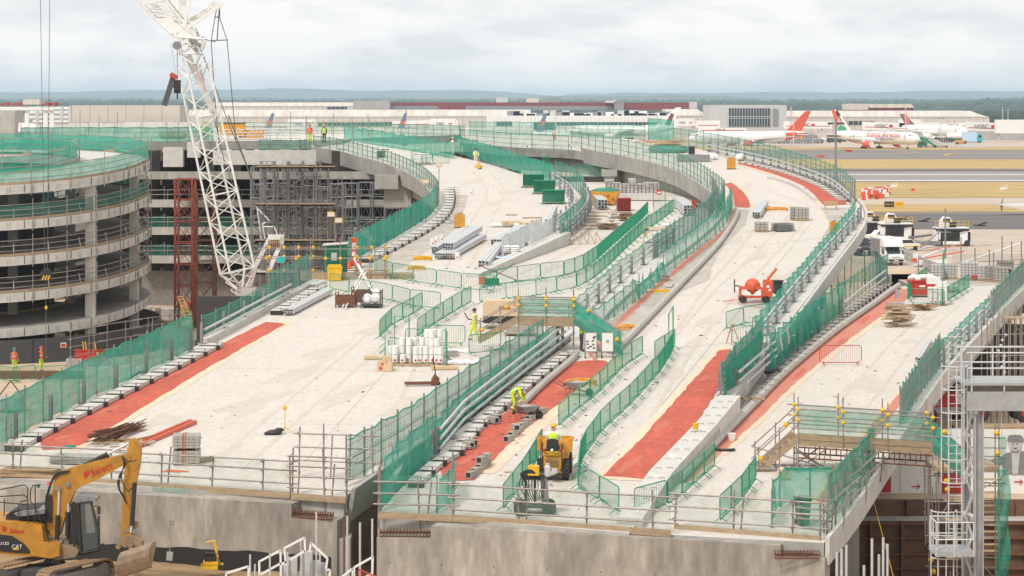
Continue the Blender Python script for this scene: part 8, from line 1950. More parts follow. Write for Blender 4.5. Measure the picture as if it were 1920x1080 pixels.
t,a,b=bld('maroon_building','long maroon clad upper block on the terminal roof',733,1152,192,206,1800,40,'maroon')
q=MB();
for(x0,x1)in((735,820),(875,900),(930,1000),(1122,1150)):
 c,d=at(x0,205,1800),at(x1,199,1800);n_=int((x1-x0)/3)
 for i in range(n_):xx=c.x+(d.x-c.x)*i/n_;q.bar((xx,1799.5,d.z),(xx+3.5,1799,c.z-.5),.35,.5)
c=at(900,206,1800)
for(x0,x1)in((733,820),(873,1150)):
 c,d=at(x0,206,1799),at(x1,198.7,1799);q.b0(c.x,1799.2,c.z,d.x-c.x,.3,d.z-c.z)
q.build('roof_glazing',M['galv_dk'],t,world=1)
t,a,b=bld('maroon_building','shorter maroon clad block right of the roof plant',1168,1294,192.5,206,1795,40,'maroon')
for i,(x0,x1,y0,y1,lab,m_)in enumerate([(662,730,189,205,'grey brick plant block left of the maroon block','fascia'),(1152,1170,191,206,'grey plant gap between the two maroon blocks','galv_dk'),(1294,1307,191,204,'pale end block right of the maroon blocks','lt_grey'),(930,952,183,192,'distant pale block of flats beyond the maroon roof','lt_grey'),(987,1010,184,192,'distant cream tower block beyond the maroon roof','panel'),(1030,1050,183,192,'distant grey tower block beyond the maroon roof','galv_dk'),(1018,1027,186,192,'small dark distant block beyond the maroon roof','galv_dk'),(1136,1156,188,193,'low plant room on the maroon roof','lt_grey')]):
 bld('roof_block',lab,x0,x1,y0,y1,2400 if 'distant' in lab else 1782,18,m_)
t,a,b=bld('pier_building','white clad terminal pier with dark window bands behind the crossing ramp',912,1262,217,250,1560,30,'white')
for(x0,x1,y0,y1)in((930,960,228,236),(1000,1042,229,243),(1043,1240,229,235)):
 c,d=at(x0,y1,1560),at(x1,y0,1560);q=MB();q.b0(c.x,1559.7,c.z,d.x-c.x,.25,d.z-c.z);w_=q.build('window_band',M['glass'],t,world=1);q=MB();x=c.x
 while x<d.x:q.b0(x,1559.55,c.z,.22,.12,d.z-c.z);x+=2.4
 q.build('frame',M['lt_grey'],w_).location=(-t.location.x,-t.location.y,0)
q=MB();c,d=at(912,217.5,1560),at(1262,217,1560)
for i in range(50):q.b0(c.x+i*(d.x-c.x)/50,1559.8,c.z-3.2,.12,.15,3.0)
q.build('panel_joint',M['lt_grey'],t,world=1)
r=random.Random(5)
for i in range(26):
 px=950+i*11.5+r.uniform(-3,3);c=at(px,217,1570);wv,hv=r.uniform(3,9),r.uniform(1,3.2);q=MB();q.b0(c.x,1568,c.z,wv,6,hv);tag(q.build('roof_unit',M[r.choice(('lt_grey','white','galv_dk'))]),f'{ORD[i]} roof plant unit from the left on top of the white pier','roof unit','roof plant units on the pier')
t,a,b=bld('glazed_building','grey box building with large dark glazed wall near the jet bridges',1330,1475,197,250,1500,50,'lt_grey')
c,d=at(1366,237,1500),at(1444,203,1500);q=MB();q.b0(c.x,1499.6,c.z,d.x-c.x,.3,d.z-c.z);gl_=q.build('glazing',M['glass'],t,world=1);q=MB()
for i in range(16):q.b0(c.x+i*(d.x-c.x)/15-.1,1499.3,c.z,.22,.3,d.z-c.z)
q.b0(c.x,1499.3,at(0,219,1500).z,d.x-c.x,.3,.3);q.b0(c.x,1499.3,at(0,222,1500).z,d.x-c.x,.3,.25);q.build('mullion',M['galv'],gl_).location=(-t.location.x,-t.location.y,0)
c,d=at(1449,236,1500),at(1459,204,1500);q=MB();q.b0(c.x,1499.5,c.z,d.x-c.x,.4,d.z-c.z);q.build('louvre',M['galv_dk'],t,world=1)
t,a,b=bld('hangar_block','small pale roofed block with maroon front above the right terminal',1587,1713,201,208,1700,30,'maroon');c,d=at(1628,202,1699),at(1714,195,1699);q=MB();q.prism([(c.x,c.z),(c.x+1,d.z),(d.x-1.5,d.z),(d.x,c.z)],30,'Y',(0,1714,0));q.build('roof',M['roofm'],t,world=1);c,d=at(1586,206,1698),at(1628,194.5,1698);q=MB();q.b0(c.x,1698,c.z,d.x-c.x,20,d.z-c.z);q.build('side_block',M['panel'],t,world=1)
def jetbridge(label,px0,px1,py0,py1,slope,Y,txt=None,tall=None,m='white',grp='white jet bridges'):
 a,b=at(px0,py1,Y),at(px1,py0,Y);t=thing('jet_bridge',label,'jet bridge',(a.x,Y,0),group=grp);s_=slope*Y/FP
 q=MB();q.prism([(a.x,a.z),(b.x,a.z+s_),(b.x,b.z+s_),(a.x,b.z)],4,'Y',(0,Y+2,0));q.build('tunnel',M[m],t,world=1)
 for f in(.2,.8):x=a.x+(b.x-a.x)*f;q=MB();q.b0(x-.4,Y+1,0,.8,.8,a.z+.2);q.build('leg',M['lt_grey'],t,world=1)
 q=MB();q.bar((a.x+1,Y-.05,a.z+(b.z-a.z)*.35),(b.x-1,Y-.05,a.z+s_+(b.z-a.z)*.35),.06,.35);q.build('red_stripe',M['logo_red'],t,world=1)
 if txt:
  cx=(a.x+b.x)/2;cz=(a.z+b.z+s_)/2+.2;text(txt,(b.z-a.z)*.62,M['ink_grey'],t,(cx-t.location.x-2,-.2,cz),(R(90),0,0),sx=1.1)
  q=MB();h=(b.z-a.z)*.17;x=cx+(b.z-a.z)*1.15-1.6
  for sgn in(-1,1):q.prism([(x+sgn*h*1.7,cz-0),(x+sgn*h*.85,cz+h),(x,cz),(x+sgn*h*.85,cz-h)],.1,'Y',(0,Y-.15,0))
  q.prism([(x-h*.8,cz+h),(x+h*.8,cz+h),(x,cz)],.1,'Y',(0,Y-.15,0));q.prism([(x-h*.8,cz-h),(x+h*.8,cz-h),(x,cz)],.1,'Y',(0,Y-.15,0));q.build('bank_emblem',M['logo_red'],t,world=1)
 return t
def headhouse(label,px0,px1,py0,py1,Y,txt=None):
 a,b=at(px0,py1,Y),at(px1,py0,Y);t=thing('bridge_cabin',label,'jet bridge cabin',(a.x,Y,0),group='white jet bridge cabins');q=MB();w_=b.x-a.x
 q.prism([(a.x,a.z),(b.x,a.z),(b.x,b.z-1.6),(b.x-w_*.08,b.z),(a.x,b.z)],5,'Y',(0,Y+2.5,0));q.build('cabin',M['white'],t,world=1)
 q=MB();q.bar((b.x-w_*.1,Y-.05,b.z-.2),(b.x-w_*.02,Y-.05,a.z+.2),.06,.35,(0,1,0));q.build('red_stripe',M['logo_red'],t,world=1)
 q=MB();q.b0(a.x+1,Y+1,0,1,1,a.z);q.b0(b.x-2,Y+1,0,1,1,a.z);q.build('leg',M['lt_grey'],t,world=1)
 if txt:
  h=(b.z-a.z);cx=(a.x+b.x)/2;cz=a.z+h*.45;text(txt,h*.42,M['ink_grey'],t,(cx-t.location.x-h*.4,-.2,cz),(R(90),0,0))
  q=MB();hh=h*.13;x=cx+h*.75
  for sgn in(-1,1):q.prism([(x+sgn*hh*1.7,cz),(x+sgn*hh*.85,cz+hh),(x,cz),(x+sgn*hh*.85,cz-hh)],.1,'Y',(0,Y-.15,0))
  q.build('bank_emblem',M['logo_red'],t,world=1)
 return t
headhouse('white jet bridge cabin with bank lettering left of the far workers',540,593,224,240,1480,'HSBC');headhouse('white jet bridge cabin with bank lettering above the middle netting',806,858,223,239,1480,'HSBC');headhouse('white jet bridge cabin with bank lettering beside the pier end',1264,1306,222.5,236,1440,'HSBC')
jetbridge('pale jet bridge left of the cabin near the far workers',440,540,231,241,-1,1485);jetbridge('pale jet bridge arm left of the middle cabin',756,810,227,238,2,1485);jetbridge('small grey jet bridge stub by the blue tail',735,757,227,238,0,1484)
jetbridge('long low jet bridge with small bank lettering above the crossing ramp',1065,1180,240,248,-1,1350,'HSBC');jetbridge('long white bridge with lettering left of the glazed building',1306,1350,226,240,0,1430);jetbridge('low jet bridge with small lettering below the glazed building',1310,1400,240,247,0,1340,'HSBC')
jetbridge('jet bridge behind the red tailed airliner',1470,1560,228,241,0,1420,'HSBC');jetbridge('corrugated jet bridge with bank lettering above the airliner',1618,1700,228,243,-3,1400,'HSBC');jetbridge('pale jet bridge between the dark tail and the winglet',1705,1765,230,243,0,1380);jetbridge('sloping white jet bridge with red stripes right of the dark tail',1765,1815,232,241,2,1370,'HSBC')
jetbridge('corrugated jet bridge with large bank lettering at the right',1812,1885,228,245,-3,1330,'HSBC');headhouse('white cabin over the right terminal gate roof',1686,1730,224,238,1400);t=headhouse('big white jet bridge cabin with lettering at the right edge',1868,1960,224.5,250,1280)
text('HSBC',2.6,M['ink_grey'],t,(8,-.2,13.5),(R(90),0,0))
jetbridge('lower white bridge arm with red stripes behind the fuel tanker',1770,1805,243,250,1,1365)
wallbox('apron_wall','low grey wall behind the service vehicles at the far right','wall',1780,1930,246,253,1320,2,'fascia',0,0)
# aircraft
def plane(label,px,py,Yd,ang,L=54.9,hr=2.5,tail='plane_red',kq=False,small=False,body='plane_w',eng='plane_red',wings=True):
 """origin under the fuselage middle; nose towards +x before rotation"""
 t=thing('airliner',label,'airliner',at(px,py,Yd),ang);zc=hr+2.0;n=18;q=MB();k=20;rings=[]
 for i in range(k+1):
  f=i/k;x=-L/2+L*f
  if f<.32:r_=hr*(.12+.88*math.sin(f/.32*math.pi/2)**.8);dz=hr*.75*(1-f/.32)**1.3
  elif f>.88:r_=hr*math.sqrt(max(0,1-((f-.88)/.12)**2))*.98+.05;dz=-hr*.18*((f-.88)/.12)
  else:r_=hr;dz=0
  rings.append([(x,r_*math.cos(2*math.pi*j/n),zc+dz+r_*1.03*math.sin(2*math.pi*j/n))for j in range(n)])
 q.add([v for g in rings for v in g],[(i*n+j,i*n+(j+1)%n,(i+1)*n+(j+1)%n,(i+1)*n+j)for i in range(k)for j in range(n)]+[tuple(range(n)),tuple(range(k*n,(k+1)*n))])
 o=q.build('fuselage',M[body],t,smooth=True)
 if kq or tail=='plane_red':
  o.data.materials.append(M['plane_red']);o.data.materials.append(M['plane_green'])
  for p in o.data.polygons:
   c=p.center
   if c.x<-L*.27 and c.z<zc+1.9 and(kq is False or(c.x+L*.36+(c.z-zc)*1.2)>-6):
    if not kq:p.material_index=1 if c.x<-L*.3 and c.z>zc-1.5 else 0
   if kq and-L*.36<c.x<-L*.20 and c.z<zc-.2-(c.x+L*.36)*.12:p.material_index=1 if(c.x+(c.z-zc)*1.3)>-L*.32 else 2
 H_t=15.8 if L>50 else 12.5;zb=zc+hr*.7;xt=-L/2
 q=MB();q.use(M[tail]);q.prism([(xt+11.5,zb),(xt+.8,H_t),(xt-1.8,H_t),(xt+3.2,zb+.3)],.55,'Y')
 if kq:
  q.use(M['plane_green']);q.prism([(xt+9.8,zb+.1),(xt+7.8,zb+2.6),(xt+4.2,zb+3.4),(xt+2.4,zb+1.6),(xt+3.0,zb+.3)],.62,'Y');q.use(M['ink']);q.prism([(xt+1.6,H_t-.1),(xt+3.4,H_t-1.9),(xt+5.2,H_t-4.4),(xt+3.8,H_t-4.0),(xt+1.5,H_t-1.6)],.62,'Y')
  q.use(M['plane_w']);q.prism([(xt+11.7,zb),(xt+1.0,H_t),(xt+.4,H_t),(xt+11.0,zb)],.6,'Y');q.prism([(xt+9.9,zb+.5),(xt+8.2,zb+2.8),(xt+4.2,zb+3.8),(xt+2.2,zb+2.0),(xt+2.2,zb+1.6),(xt+4.2,zb+3.4),(xt+7.8,zb+2.5),(xt+9.4,zb+.2)],.64,'Y')
  cx_,cz_=xt+4.3,zb+5.6
  q.path([(cx_+1.35*math.cos(i*.45),-.34,cz_+1.35*math.sin(i*.45))for i in range(14)],.12,4,closed=True);q.bar((cx_-.5,-.36,cz_-.8),(cx_-.5,-.36,cz_+.8),.05,.25,(0,1,0));q.bar((cx_-.5,-.36,cz_),(cx_+.6,-.36,cz_+.8),.05,.25,(0,1,0));q.bar((cx_-.5,-.36,cz_),(cx_+.6,-.36,cz_-.8),.05,.25,(0,1,0))
 elif tail=='ink_grey':q.use(M['plane_red']);q.prism([(xt+6.5,zb+1.6),(xt+3.0,zb+6.2),(xt+1.2,zb+6.2),(xt+3.8,zb+.8)],.6,'Y')
 elif tail=='plane_w':q.use(M['maroon']);q.prism([(xt+6.5,zb+1.2),(xt+3.2,zb+6.8),(xt+1.6,zb+6.2),(xt+3.6,zb+.8)],.6,'Y')
 q.build('tail_fin',None,t)
 for s_ in(-1,1):
  q=MB();q.add([(xt+6,s_*.8,zb-.9),(xt+2,s_*9,zb-.4),(xt+.4,s_*9,zb-.4),(xt+1.5,s_*.8,zb-.9),(xt+6,s_*.8,zb-.6),(xt+2,s_*9,zb-.3),(xt+.4,s_*9,zb-.3),(xt+1.5,s_*.8,zb-.6)],[(0,1,2,3),(4,7,6,5),(0,4,5,1),(1,5,6,2),(2,6,7,3),(3,7,4,0)]);q.build('tailplane',M['plane_w'],t)
  if wings:
   W2=L*.43;q=MB();q.add([(5,s_*2,zc-1.6),(-9.5,s_*W2,zc+.6),(-11.5,s_*W2,zc+.6),(-5,s_*2,zc-1.6),(5,s_*2,zc-1.0),(-9.5,s_*W2,zc+.8),(-11.5,s_*W2,zc+.8),(-5,s_*2,zc-1.0)],[(0,1,2,3),(4,7,6,5),(0,4,5,1),(1,5,6,2),(2,6,7,3),(3,7,4,0)]);q.build('wing',M['steel_wt']if not small else M['plane_w'],t)
   q=MB();q.lathe([(1.0,-2.6),(1.28,-1.2),(1.4,.6),(1.32,2.0),(1.12,2.2)],(4.5,s_*7.8,zc-2.5),18,'X');e_=q.build('engine',M[eng],t,smooth=True);q=MB();q.lathe([(1.1,2.0),(1.22,2.26),(1.25,2.3),(1.0,2.28)],(4.5,s_*7.8,zc-2.5),18,'X');q.build('intake_ring',M['plane_w'],e_);q=MB();q.lathe([(1.02,2.1),(1.02,2.27)],(4.5,s_*7.8,zc-2.5),18,'X');q.build('fan',M['dark'],e_)
   q=MB();q.bar((2.5,s_*7.8,zc-1.4),(-1,s_*7.6,zc-.9),.4,1.0);q.build('pylon',M['plane_w'],t)
   q=MB();q.tube((-3.0,s_*4,zc-2),(-3.0,s_*4,.6),.22,8)
   q.build('gear_strut',M['lt_grey'],t)
   for dx in(-.8,.8):
    for dy in(-.45,.45):q=MB();q.lathe([(.52,-.18),(.55,0),(.52,.18)],(-3+dx,s_*4+dy,.55),14,'Y');q.build('wheel',M['black'],t)
 if wings:
  q=MB();q.tube((L*.36,0,zc-2),(L*.36,0,.4),.14,6);q.build('nose_gear',M['lt_grey'],t)
  for dy in(-.3,.3):q=MB();q.lathe([(.42,-.12),(.42,.12)],(L*.36,dy,.42),12,'Y');q.build('wheel',M['black'],t)
 q=MB()
 for i in range(int(L*.62/1.1)):
  x=-L*.26+i*1.1;
  if L*.36>x:q.box((x,-hr*.985,zc+.45),(.28,.08,.36))
 q.build('cabin_windows',M['ink_grey'],t)
 q=MB()
 for s_ in(-1,1):
  for i in range(3):q.box((L/2-2.6-i*.75,s_*(1.15+.33*i),zc+1.0+.12*i),(.6,.3,.55),rz=-s_*.5)
 q.build('cockpit_windows',M['glass'],t)
 for x in(-L*.22,L*.12,L*.37):q=MB();q.b0(x,-hr*.99,zc-.6,.95,.08,1.9);q.build('door',M['lt_grey'],t)
 return t
KY=1080
kp=plane('white airliner with orange red tail and green wave, lettered on its side',1643,279,KY,R(-59),tail='plane_red',kq=True)
def side_text(par,s_,size,x,z,m,italic=0):return text(s_,size,m,par,(x,-2.62,z),(R(90),0,0),italic=italic)
side_text(kp,'Kenya Airways',3.5,7.5,5.9,M['plane_red'],.25);side_text(kp,'The Pride of Africa',1.5,8.5,4.2,M['ink_grey'],.2)
plane('white airliner with red tail parked facing left at the jet bridge',1402,277,1150,R(180+22),tail='plane_red',L=58)
plane('airliner seen by its white tail with maroon bird, parked beyond the crossing ramp',1167,262,1300,R(180-15),tail='plane_w',eng='plane_w')
plane('airliner with black and red tail parked behind the lettered one',1752,262,1300,R(-60),tail='ink_grey',L=50,eng='plane_w')
M['tail_blue']=mat('tail_blue',(.12,.16,.25),.4,var=.2,scale=.4)
for px,lab,m_ in((505,'left'),(752,'middle'))and((505,'slim dark blue airliner tail behind the far scaffold, left one','tail_blue'),(754,'slim dark blue airliner tail behind the far net, right one','tail_blue'),(1016,'slim airliner tail with orange band above the far net','tail_blue')):
 Yq=1380;t=thing('airliner_tail',lab,'airliner',at(px,243,Yq),0,'airliner tails behind the netting');q=MB();h=9.5;q.use(M[m_]);q.prism([(-3.2,0),(.8,0),(2.6,h),(1.2,h)],.5,'Y',(0,0,-1.0));q.use(M['plane_red']);q.prism([(-1.3,3.4),(1.3,3.4),(1.9,5.4),(-.3,5.4)],.56,'Y',(0,0,-1.0));q.build('tail_fin',None,t)
 q=MB();q.lathe([(.4,-12),(2.2,-4),(2.3,6),(2.3,18)],(-4,0,-3.2),12,'X');q.build('fuselage',M['plane_w'],t)
 # apron service vehicles
def sv(label,px,py,w_,h,d,m,kind='service_truck',cat='vehicle',m2=None,cab=None):
 p=PG.at(px,py);t=thing(kind,label,cat,p,group='airport service vehicles');q=MB();q.b0(-w_/2,0,.6,w_*.72,d,h-.6);q.build('body',M[m],t)
 q=MB();q.prism([(w_*.24,.5),(w_*.5,.5),(w_*.5,h*.45),(w_*.44,h*.8),(w_*.24,h*.8)],d*.95,'Y',(0,d/2,0));q.build('cab',M[m2 or m],t);q=MB();q.b0(w_*.3,-.04,h*.5,w_*.14,.04,h*.22);q.build('cab_window',M['glass'],t)
 for x in(-w_*.35,w_*.35):q=MB();q.lathe([(.5,-.15),(.5,.15)],(x,.1,.5),12,'Y');q.build('wheel',M['black'],t)
 q=MB();q.b0(-w_/2,.1,.35,w_,d*.8,.25);q.build('chassis',M['dark'],t);return t
sv('teal and blue catering truck near the jet bridges',1824,268,9,5,3,'blue_lt',m2='teal')
ft_=thing('fuel_tanker','white fuel tanker with green chassis right of the mobile stairs','tanker',PG.at(1797,266));q=MB();q.lathe([(.8,-5.5),(1.5,-5),(1.5,4.6),(.8,5.2)],(0,0,2.9),14,'X');q.build('tank',M['plane_w'],ft_,smooth=True);q=MB();q.b0(-6,-1,.8,12,2,.7);q.build('chassis',M['green_dk'],ft_)
for x in(-4,-2.5,3.5):q=MB();q.lathe([(.55,-.2),(.55,.2)],(x,-1,.55),12,'Y');q.build('wheel',M['black'],ft_)
def stairs(label,px,py,L_,H_,m,mir=1):
 t=thing('mobile_stairs',label,'mobile stairs',PG.at(px,py),group='mobile aircraft stairs');q=MB();q.prism([(-mir*L_*.5,H_),(-mir*L_*.3,H_),(mir*L_*.5,.9),(mir*L_*.5,.3),(-mir*L_*.5,H_-.9)],2.0,'Y');q.build('flight',M[m],t)
 q=MB();q.bar((-mir*L_*.4,-1,H_+1),(mir*L_*.5,-1,1.8),.08,.1);q.bar((-mir*L_*.2,-1,H_*.6),(-mir*L_*.2,-1,.4),.15,.15);q.b0(-L_*.5,-1,.3,L_,2,.5);q.build('frame',M['galv_dk'],t)
 for x in(-L_*.4,L_*.4):q=MB();q.lathe([(.4,-.15),(.4,.15)],(x,-1,.4),10,'Y');q.build('wheel',M['black'],t)
stairs('bright green mobile aircraft stairs right of the lettered airliner',1739,277,7.5,4.6,'green');stairs('grey mobile aircraft stairs beside the green ones',1763,277,6,3.4,'galv');stairs('white mobile stairs at the red tailed airliner',1472,269,7,5,'white',-1)
sv('small green tractor left of the green stairs',1730,277,4,2.6,2,'green_dk','tractor','tractor','teal');sv('orange baggage vehicle in front of the fuel tanker',1802,271,5,2.0,2,'yellow_m','baggage_tug','tug')
wallbox('grey_container','grey slatted container on the apron at the right','container',1802,1838,270,277,1115,4,'galv',0,0);wallbox('grey_container','smaller grey crate stack on the apron','container',1770,1781,269,276,1120,3,'lt_grey',0,0)
for i in range(6):
 p=PG.at(1762+i*4.4,268);q=MB();q.box((p.x,p.y,1.3),(.7,.7,2.2));tag(q.build('bollard',M['dark']),f'{ORD[i]} dark bollard from the left by the fuel tanker','bollard','dark bollards on the apron')
r=random.Random(6)
for i in range(11):
 px=1446+i*9.2+r.uniform(-1,1);p=PG.at(px,269.5);t=thing('baggage_cart',f'{ORD[i]} grey baggage cart from the left under the red tailed airliner','baggage cart',p,group='grey baggage carts');q=MB();q.b0(-.9,0,.5,1.8,1.5,1.7);q.build('box',M['galv_dk'],t);q=MB();q.b0(-1.0,-.05,2.15,2.0,1.6,.08);q.build('canopy',M['lt_grey'],t)
 q=MB();q.lathe([(.3,-.1),(.3,.1)],(-.6,0,.3),8,'Y');q.lathe([(.3,-.1),(.3,.1)],(.6,0,.3),8,'Y');q.build('wheels',M['black'],t)
for i,(px,py,w_,h,m_)in enumerate([(1550,265,5,2.4,'white'),(1565,268,7,3.6,'dark'),(1576,266,6,3.0,'galv_dk'),(1590,266,5,2.2,'white'),(1520,266,7,4.2,'galv_dk'),(1505,263,5,2.8,'yellow_m'),(1418,268,6,3.2,'dark'),(1392,262,5,2.2,'white'),(1403,267,5,2.6,'yellow_m'),(1535,268,5,2.2,'lt_grey'),(1372,260,6,2.4,'white'),(1748,262,7,4.0,'white'),(1775,260,9,5,'white'),(1860,254,8,2.6,'lt_grey'),(1875,254,6,2.4,'lt_grey'),(1845,254,6,2.2,'yellow_m')]):
 sv(f'{dict(white="white",dark="dark",galv_dk="grey",yellow_m="orange",lt_grey="pale grey")[m_]} service vehicle, {ORD[i]} in the row along the apron',px,py,w_,h,2.4,m_)
 # foreground left: excavator and its surroundings
EY=99.0
def E(px,py,dy=0):return at(px,py,EY+dy)
ex=thing('excavator','yellow crawler excavator digging in front of the left abutment wall','excavator',V((E(110,1080).x,EY,.3)))
sc_=EY/FP
q=MB()
def slab(q,pts,d,dy=0):q.prism([(E(a,b).x,E(a,b).z)for a,b in pts],d,'Y',(0,EY+dy,0))
slab(q,[(-40,1036),(100,1048),(112,1040),(112,1020),(100,1019),(82,1022),(78,988),(60,983),(22,980),(-5,978),(-40,976)],2.3,1.2);q.build('counterweight',M['exc'],ex,world=1)
q=MB();slab(q,[(57,1020),(80,1016),(104,1021),(111,1028),(112,1042),(96,1047),(57,1041)],2.35,1.15);q.build('engine_cover',M['exc'],ex,world=1)
q=MB();slab(q,[(-40,1000),(-5,1002),(22,1005),(45,1020),(60,1038),(20,1036),(-40,1028)],.03,.03);dk=q.build('black_decal',M['ink'],ex,world=1)
tx=lambda s_,px,py,size,m,par=ex,dy=-.02,italic=0,sx=1,ry=0:text(s_,size,M[m],par,V((E(px,py).x,EY+dy,E(px,py).z))-par.location,(R(90),ry,0),italic=italic,sx=sx)
tx('312D',9,1019,.15,'white',italic=.1);tx('CAT',32,1025,.2,'white');q=MB();slab(q,[(24,1031),(30,1026),(37,1031)],.02,-.02);q.build('decal_triangle',M['yellow'],ex,world=1)
tx('Select',31,996,.22,'logo_red',dy=.02,ry=R(3));q=MB();slab(q,[(2,986),(6,986),(9,997),(5,997)],.02,.03);slab(q,[(8,988),(11,988),(12,994),(9,994)],.02,.03);q.build('emblem',M['logo_red'],ex,world=1)
q=MB();slab(q,[(4,980),(6,970),(20,962),(62,958),(80,962),(80,980)],1.6,1.4);q.build('engine_hood',M['black'],ex,world=1)
q=MB();slab(q,[(22,966),(40,961),(80,958),(80,966),(30,972)],1.2,1.0);q.build('top_plate',M['galv_dk'],ex,world=1)
q=MB();slab(q,[(79,934),(91,934),(91,985),(79,985)],.4,.9);q.build('air_stack',M['black'],ex,world=1)
q=MB()
for pts in([(-20,922),(46,909),(52,914),(52,980)],[(-20,932),(45,928),(52,934)],[(-20,940),(52,946)],[(8,935),(8,968)],[(35,975),(35,946),(40,940),(50,938)],[(57,920),(62,910),(76,909)],[(57,920),(57,940),(67,950),(63,988)],[(66,910),(66,950)]):q.path([E(a,b,.3)for a,b in pts],.022,5)
q.path([E(a,b,.2)for a,b in((64,948),(80,985),(90,1005),(93,1020),(92,1045))],.02,5)
q.build('guard_rail',M['black'],ex,world=1)
q=MB();q.box(E(72,911,.4),(.1,.1,.14));q.build('green_beacon',M['green'],ex,world=1);q=MB();q.lathe([(.07,0),(.06,.1)],E(91,909,.5),8);q.build('orange_beacon',M['orange'],ex,world=1)
def hull(q,top,bot,w_,dy):slab(q,top+bot[::-1],w_,dy)
q=MB();slab(q,[(88,1012),(80,1000),(93,915),(97,900),(106,890),(122,884),(180,868),(226,858),(240,858),(240,866),(226,878),(176,905),(145,918),(132,930),(124,950),(112,985),(106,1010)],.42,1.0);q.build('boom',M['exc'],ex,world=1)
tx('Select',184,885,.36,'logo_red',dy=.76,ry=R(-22));q=MB();slab(q,[(150,893),(154,889),(157,899),(153,903)],.02,.78);slab(q,[(155,889),(159,887),(161,894),(157,897)],.02,.78);q.build('emblem',M['logo_red'],ex,world=1)
q=MB();q.lathe([(.09,-.28),(.09,.28)],E(129,907,1.0),12,'Y');q.lathe([(.1,-.3),(.1,.3)],E(112,914,1.0),12,'Y');q.build('pivot_pin',M['galv_dk'],ex,world=1)
q=MB();slab(q,[(236,836),(240,828),(246,828),(252,834),(258,842),(258,858),(256,880),(247,920),(246,960),(243,1000),(236,1018),(220,1018),(222,980),(224,930),(228,880),(228,862),(234,850)],.36,1.0);q.build('stick',M['exc'],ex,world=1)
q=MB();q.tube(E(242,831,1.0),E(202,851,1.0),.05,8);q.build('cylinder_rod',M['steel_wt'],ex,world=1)
q=MB();q.tube(E(202,851,1.0),E(135,884,1.0),.085,10);q.tube(E(253,905,.7),E(247,985,.7),.085,10);q.build('hydraulic_cylinder',M['black'],ex,world=1)
q=MB();q.tube(E(247,985,.7),E(245,998,.7),.04,8);q.tube(E(111,914,.75),E(109,970,.75),.04,8);q.tube(E(128,945,.7),E(128,965,.7),.04,8);q.build('cylinder_rod',M['steel_wt'],ex,world=1)
q=MB();q.tube(E(108,966,.7),E(107,1012,.7),.085,10);q.tube(E(127,960,.7),E(126,1005,.7),.085,10);q.build('hydraulic_cylinder',M['black'],ex,world=1)
q=MB()
for k in range(4):q.path(smooth([E(126+k*2,886-k,.75),E(106,893-k*2,.75),E(95-k,912,.75),E(88-k,945,.72),E(86,985,.7),E(93,998+k,.6)]),.02,5)
for k in range(3):q.path(smooth([E(228,855+k,.7),E(232+k*2,870,.6),E(226-k*2,895,.6),E(224-k,915,.55),E(232,930+k*2,.6),E(238,945,.7)]),.02,5)
q.path(smooth([E(230,856,.7),E(242,866,.6),E(256,862,.7)]),.02,5);q.path(smooth([E(234,870,.65),E(228,895,.55),E(238,920,.6),E(248,915,.6)]),.022,5)
for k in range(3):q.path(smooth([E(205,855+k,.85),E(190,862+k*2,.85),E(150,873+k*2,.85),E(125,886+k,.8)]),.018,5)
q.build('hydraulic_hose',M['black'],ex,world=1)
q=MB();slab(q,[(240,985),(252,985),(254,995),(240,1002),(228,1008),(222,1004)],.2,.9);slab(q,[(218,1018),(230,1010),(246,1010),(262,1020),(262,1030),(244,1030),(228,1032),(219,1026)],.5,.9);q.lathe([(.1,-.35),(.1,.35)],E(224,1022,.9),12,'Y');q.lathe([(.1,-.35),(.1,.35)],E(247,1018,.9),12,'Y');q.build('quick_hitch',M['muck'],ex,world=1)
q=MB();a,b=E(228,1060,-.2),E(288,1040,.9);d=b-a;d.normalize();n=9;vs=[]
prof=[(-.3,.36),(-.05,.44),(.2,.42),(.42,.27),(.52,.02),(.5,-.2),(.38,-.42),(.2,-.5)]
side_=V((-d.y*.3+.0,-.95,0)).normalized();up_=V((0,0,1))
for e in(a,b):
 for(u,v)in prof:vs.append(e+side_*u+up_*(v+.05))
k=len(prof);q.add(vs,[(i,i+1,k+i+1,k+i)for i in range(k-1)]);q.add(vs[:k],[tuple(range(k))]);q.add(vs[k:],[tuple(range(k))]);q.build('bucket',M['bucketm'],ex,world=1)
q=MB();
for f in(.35,.6):c=a.lerp(b,f);slab(q,[(0,0)]*0 or[(238+(f-.35)*40,1030),(246+(f-.35)*40,1030),(256+(f-.35)*60,1062),(246+(f-.35)*60,1050)],.05,.4)
q.build('bucket_ear',M['bucketm'],ex,world=1)
q=MB();slab(q,[(133,940),(140,933),(168,934),(178,938),(176,944),(150,944),(140,946)],1.1,.9);q.build('cab_roof',M['galv_dk'],ex,world=1)
q=MB()
for pts in([(146,944),(152,1038)],[(170,942),(176,960),(184,992),(184,1030)],[(152,1038),(184,1031)],[(146,944),(172,941)],[(133,944),(138,1000),(140,1036)],[(185,968),(186,1020)]):
 q.path([E(c_,d_,.3)for c_,d_ in pts],.045,6);
for pts in([(146,944),(152,1030)],[(172,942),(186,1028)]):q.path([E(c_,d_,1.4)for c_,d_ in pts],.045,6)
slab(q,[(140,1036),(152,1038),(184,1030),(184,1036),(152,1044),(140,1042)],1.1,.85);slab(q,[(128,948),(146,944),(152,1036),(122,1036),(118,1000)],.8,1.1)  # second slab is a black backing, painting in the dark cab interior
q.build('cab_frame',M['black'],ex,world=1)
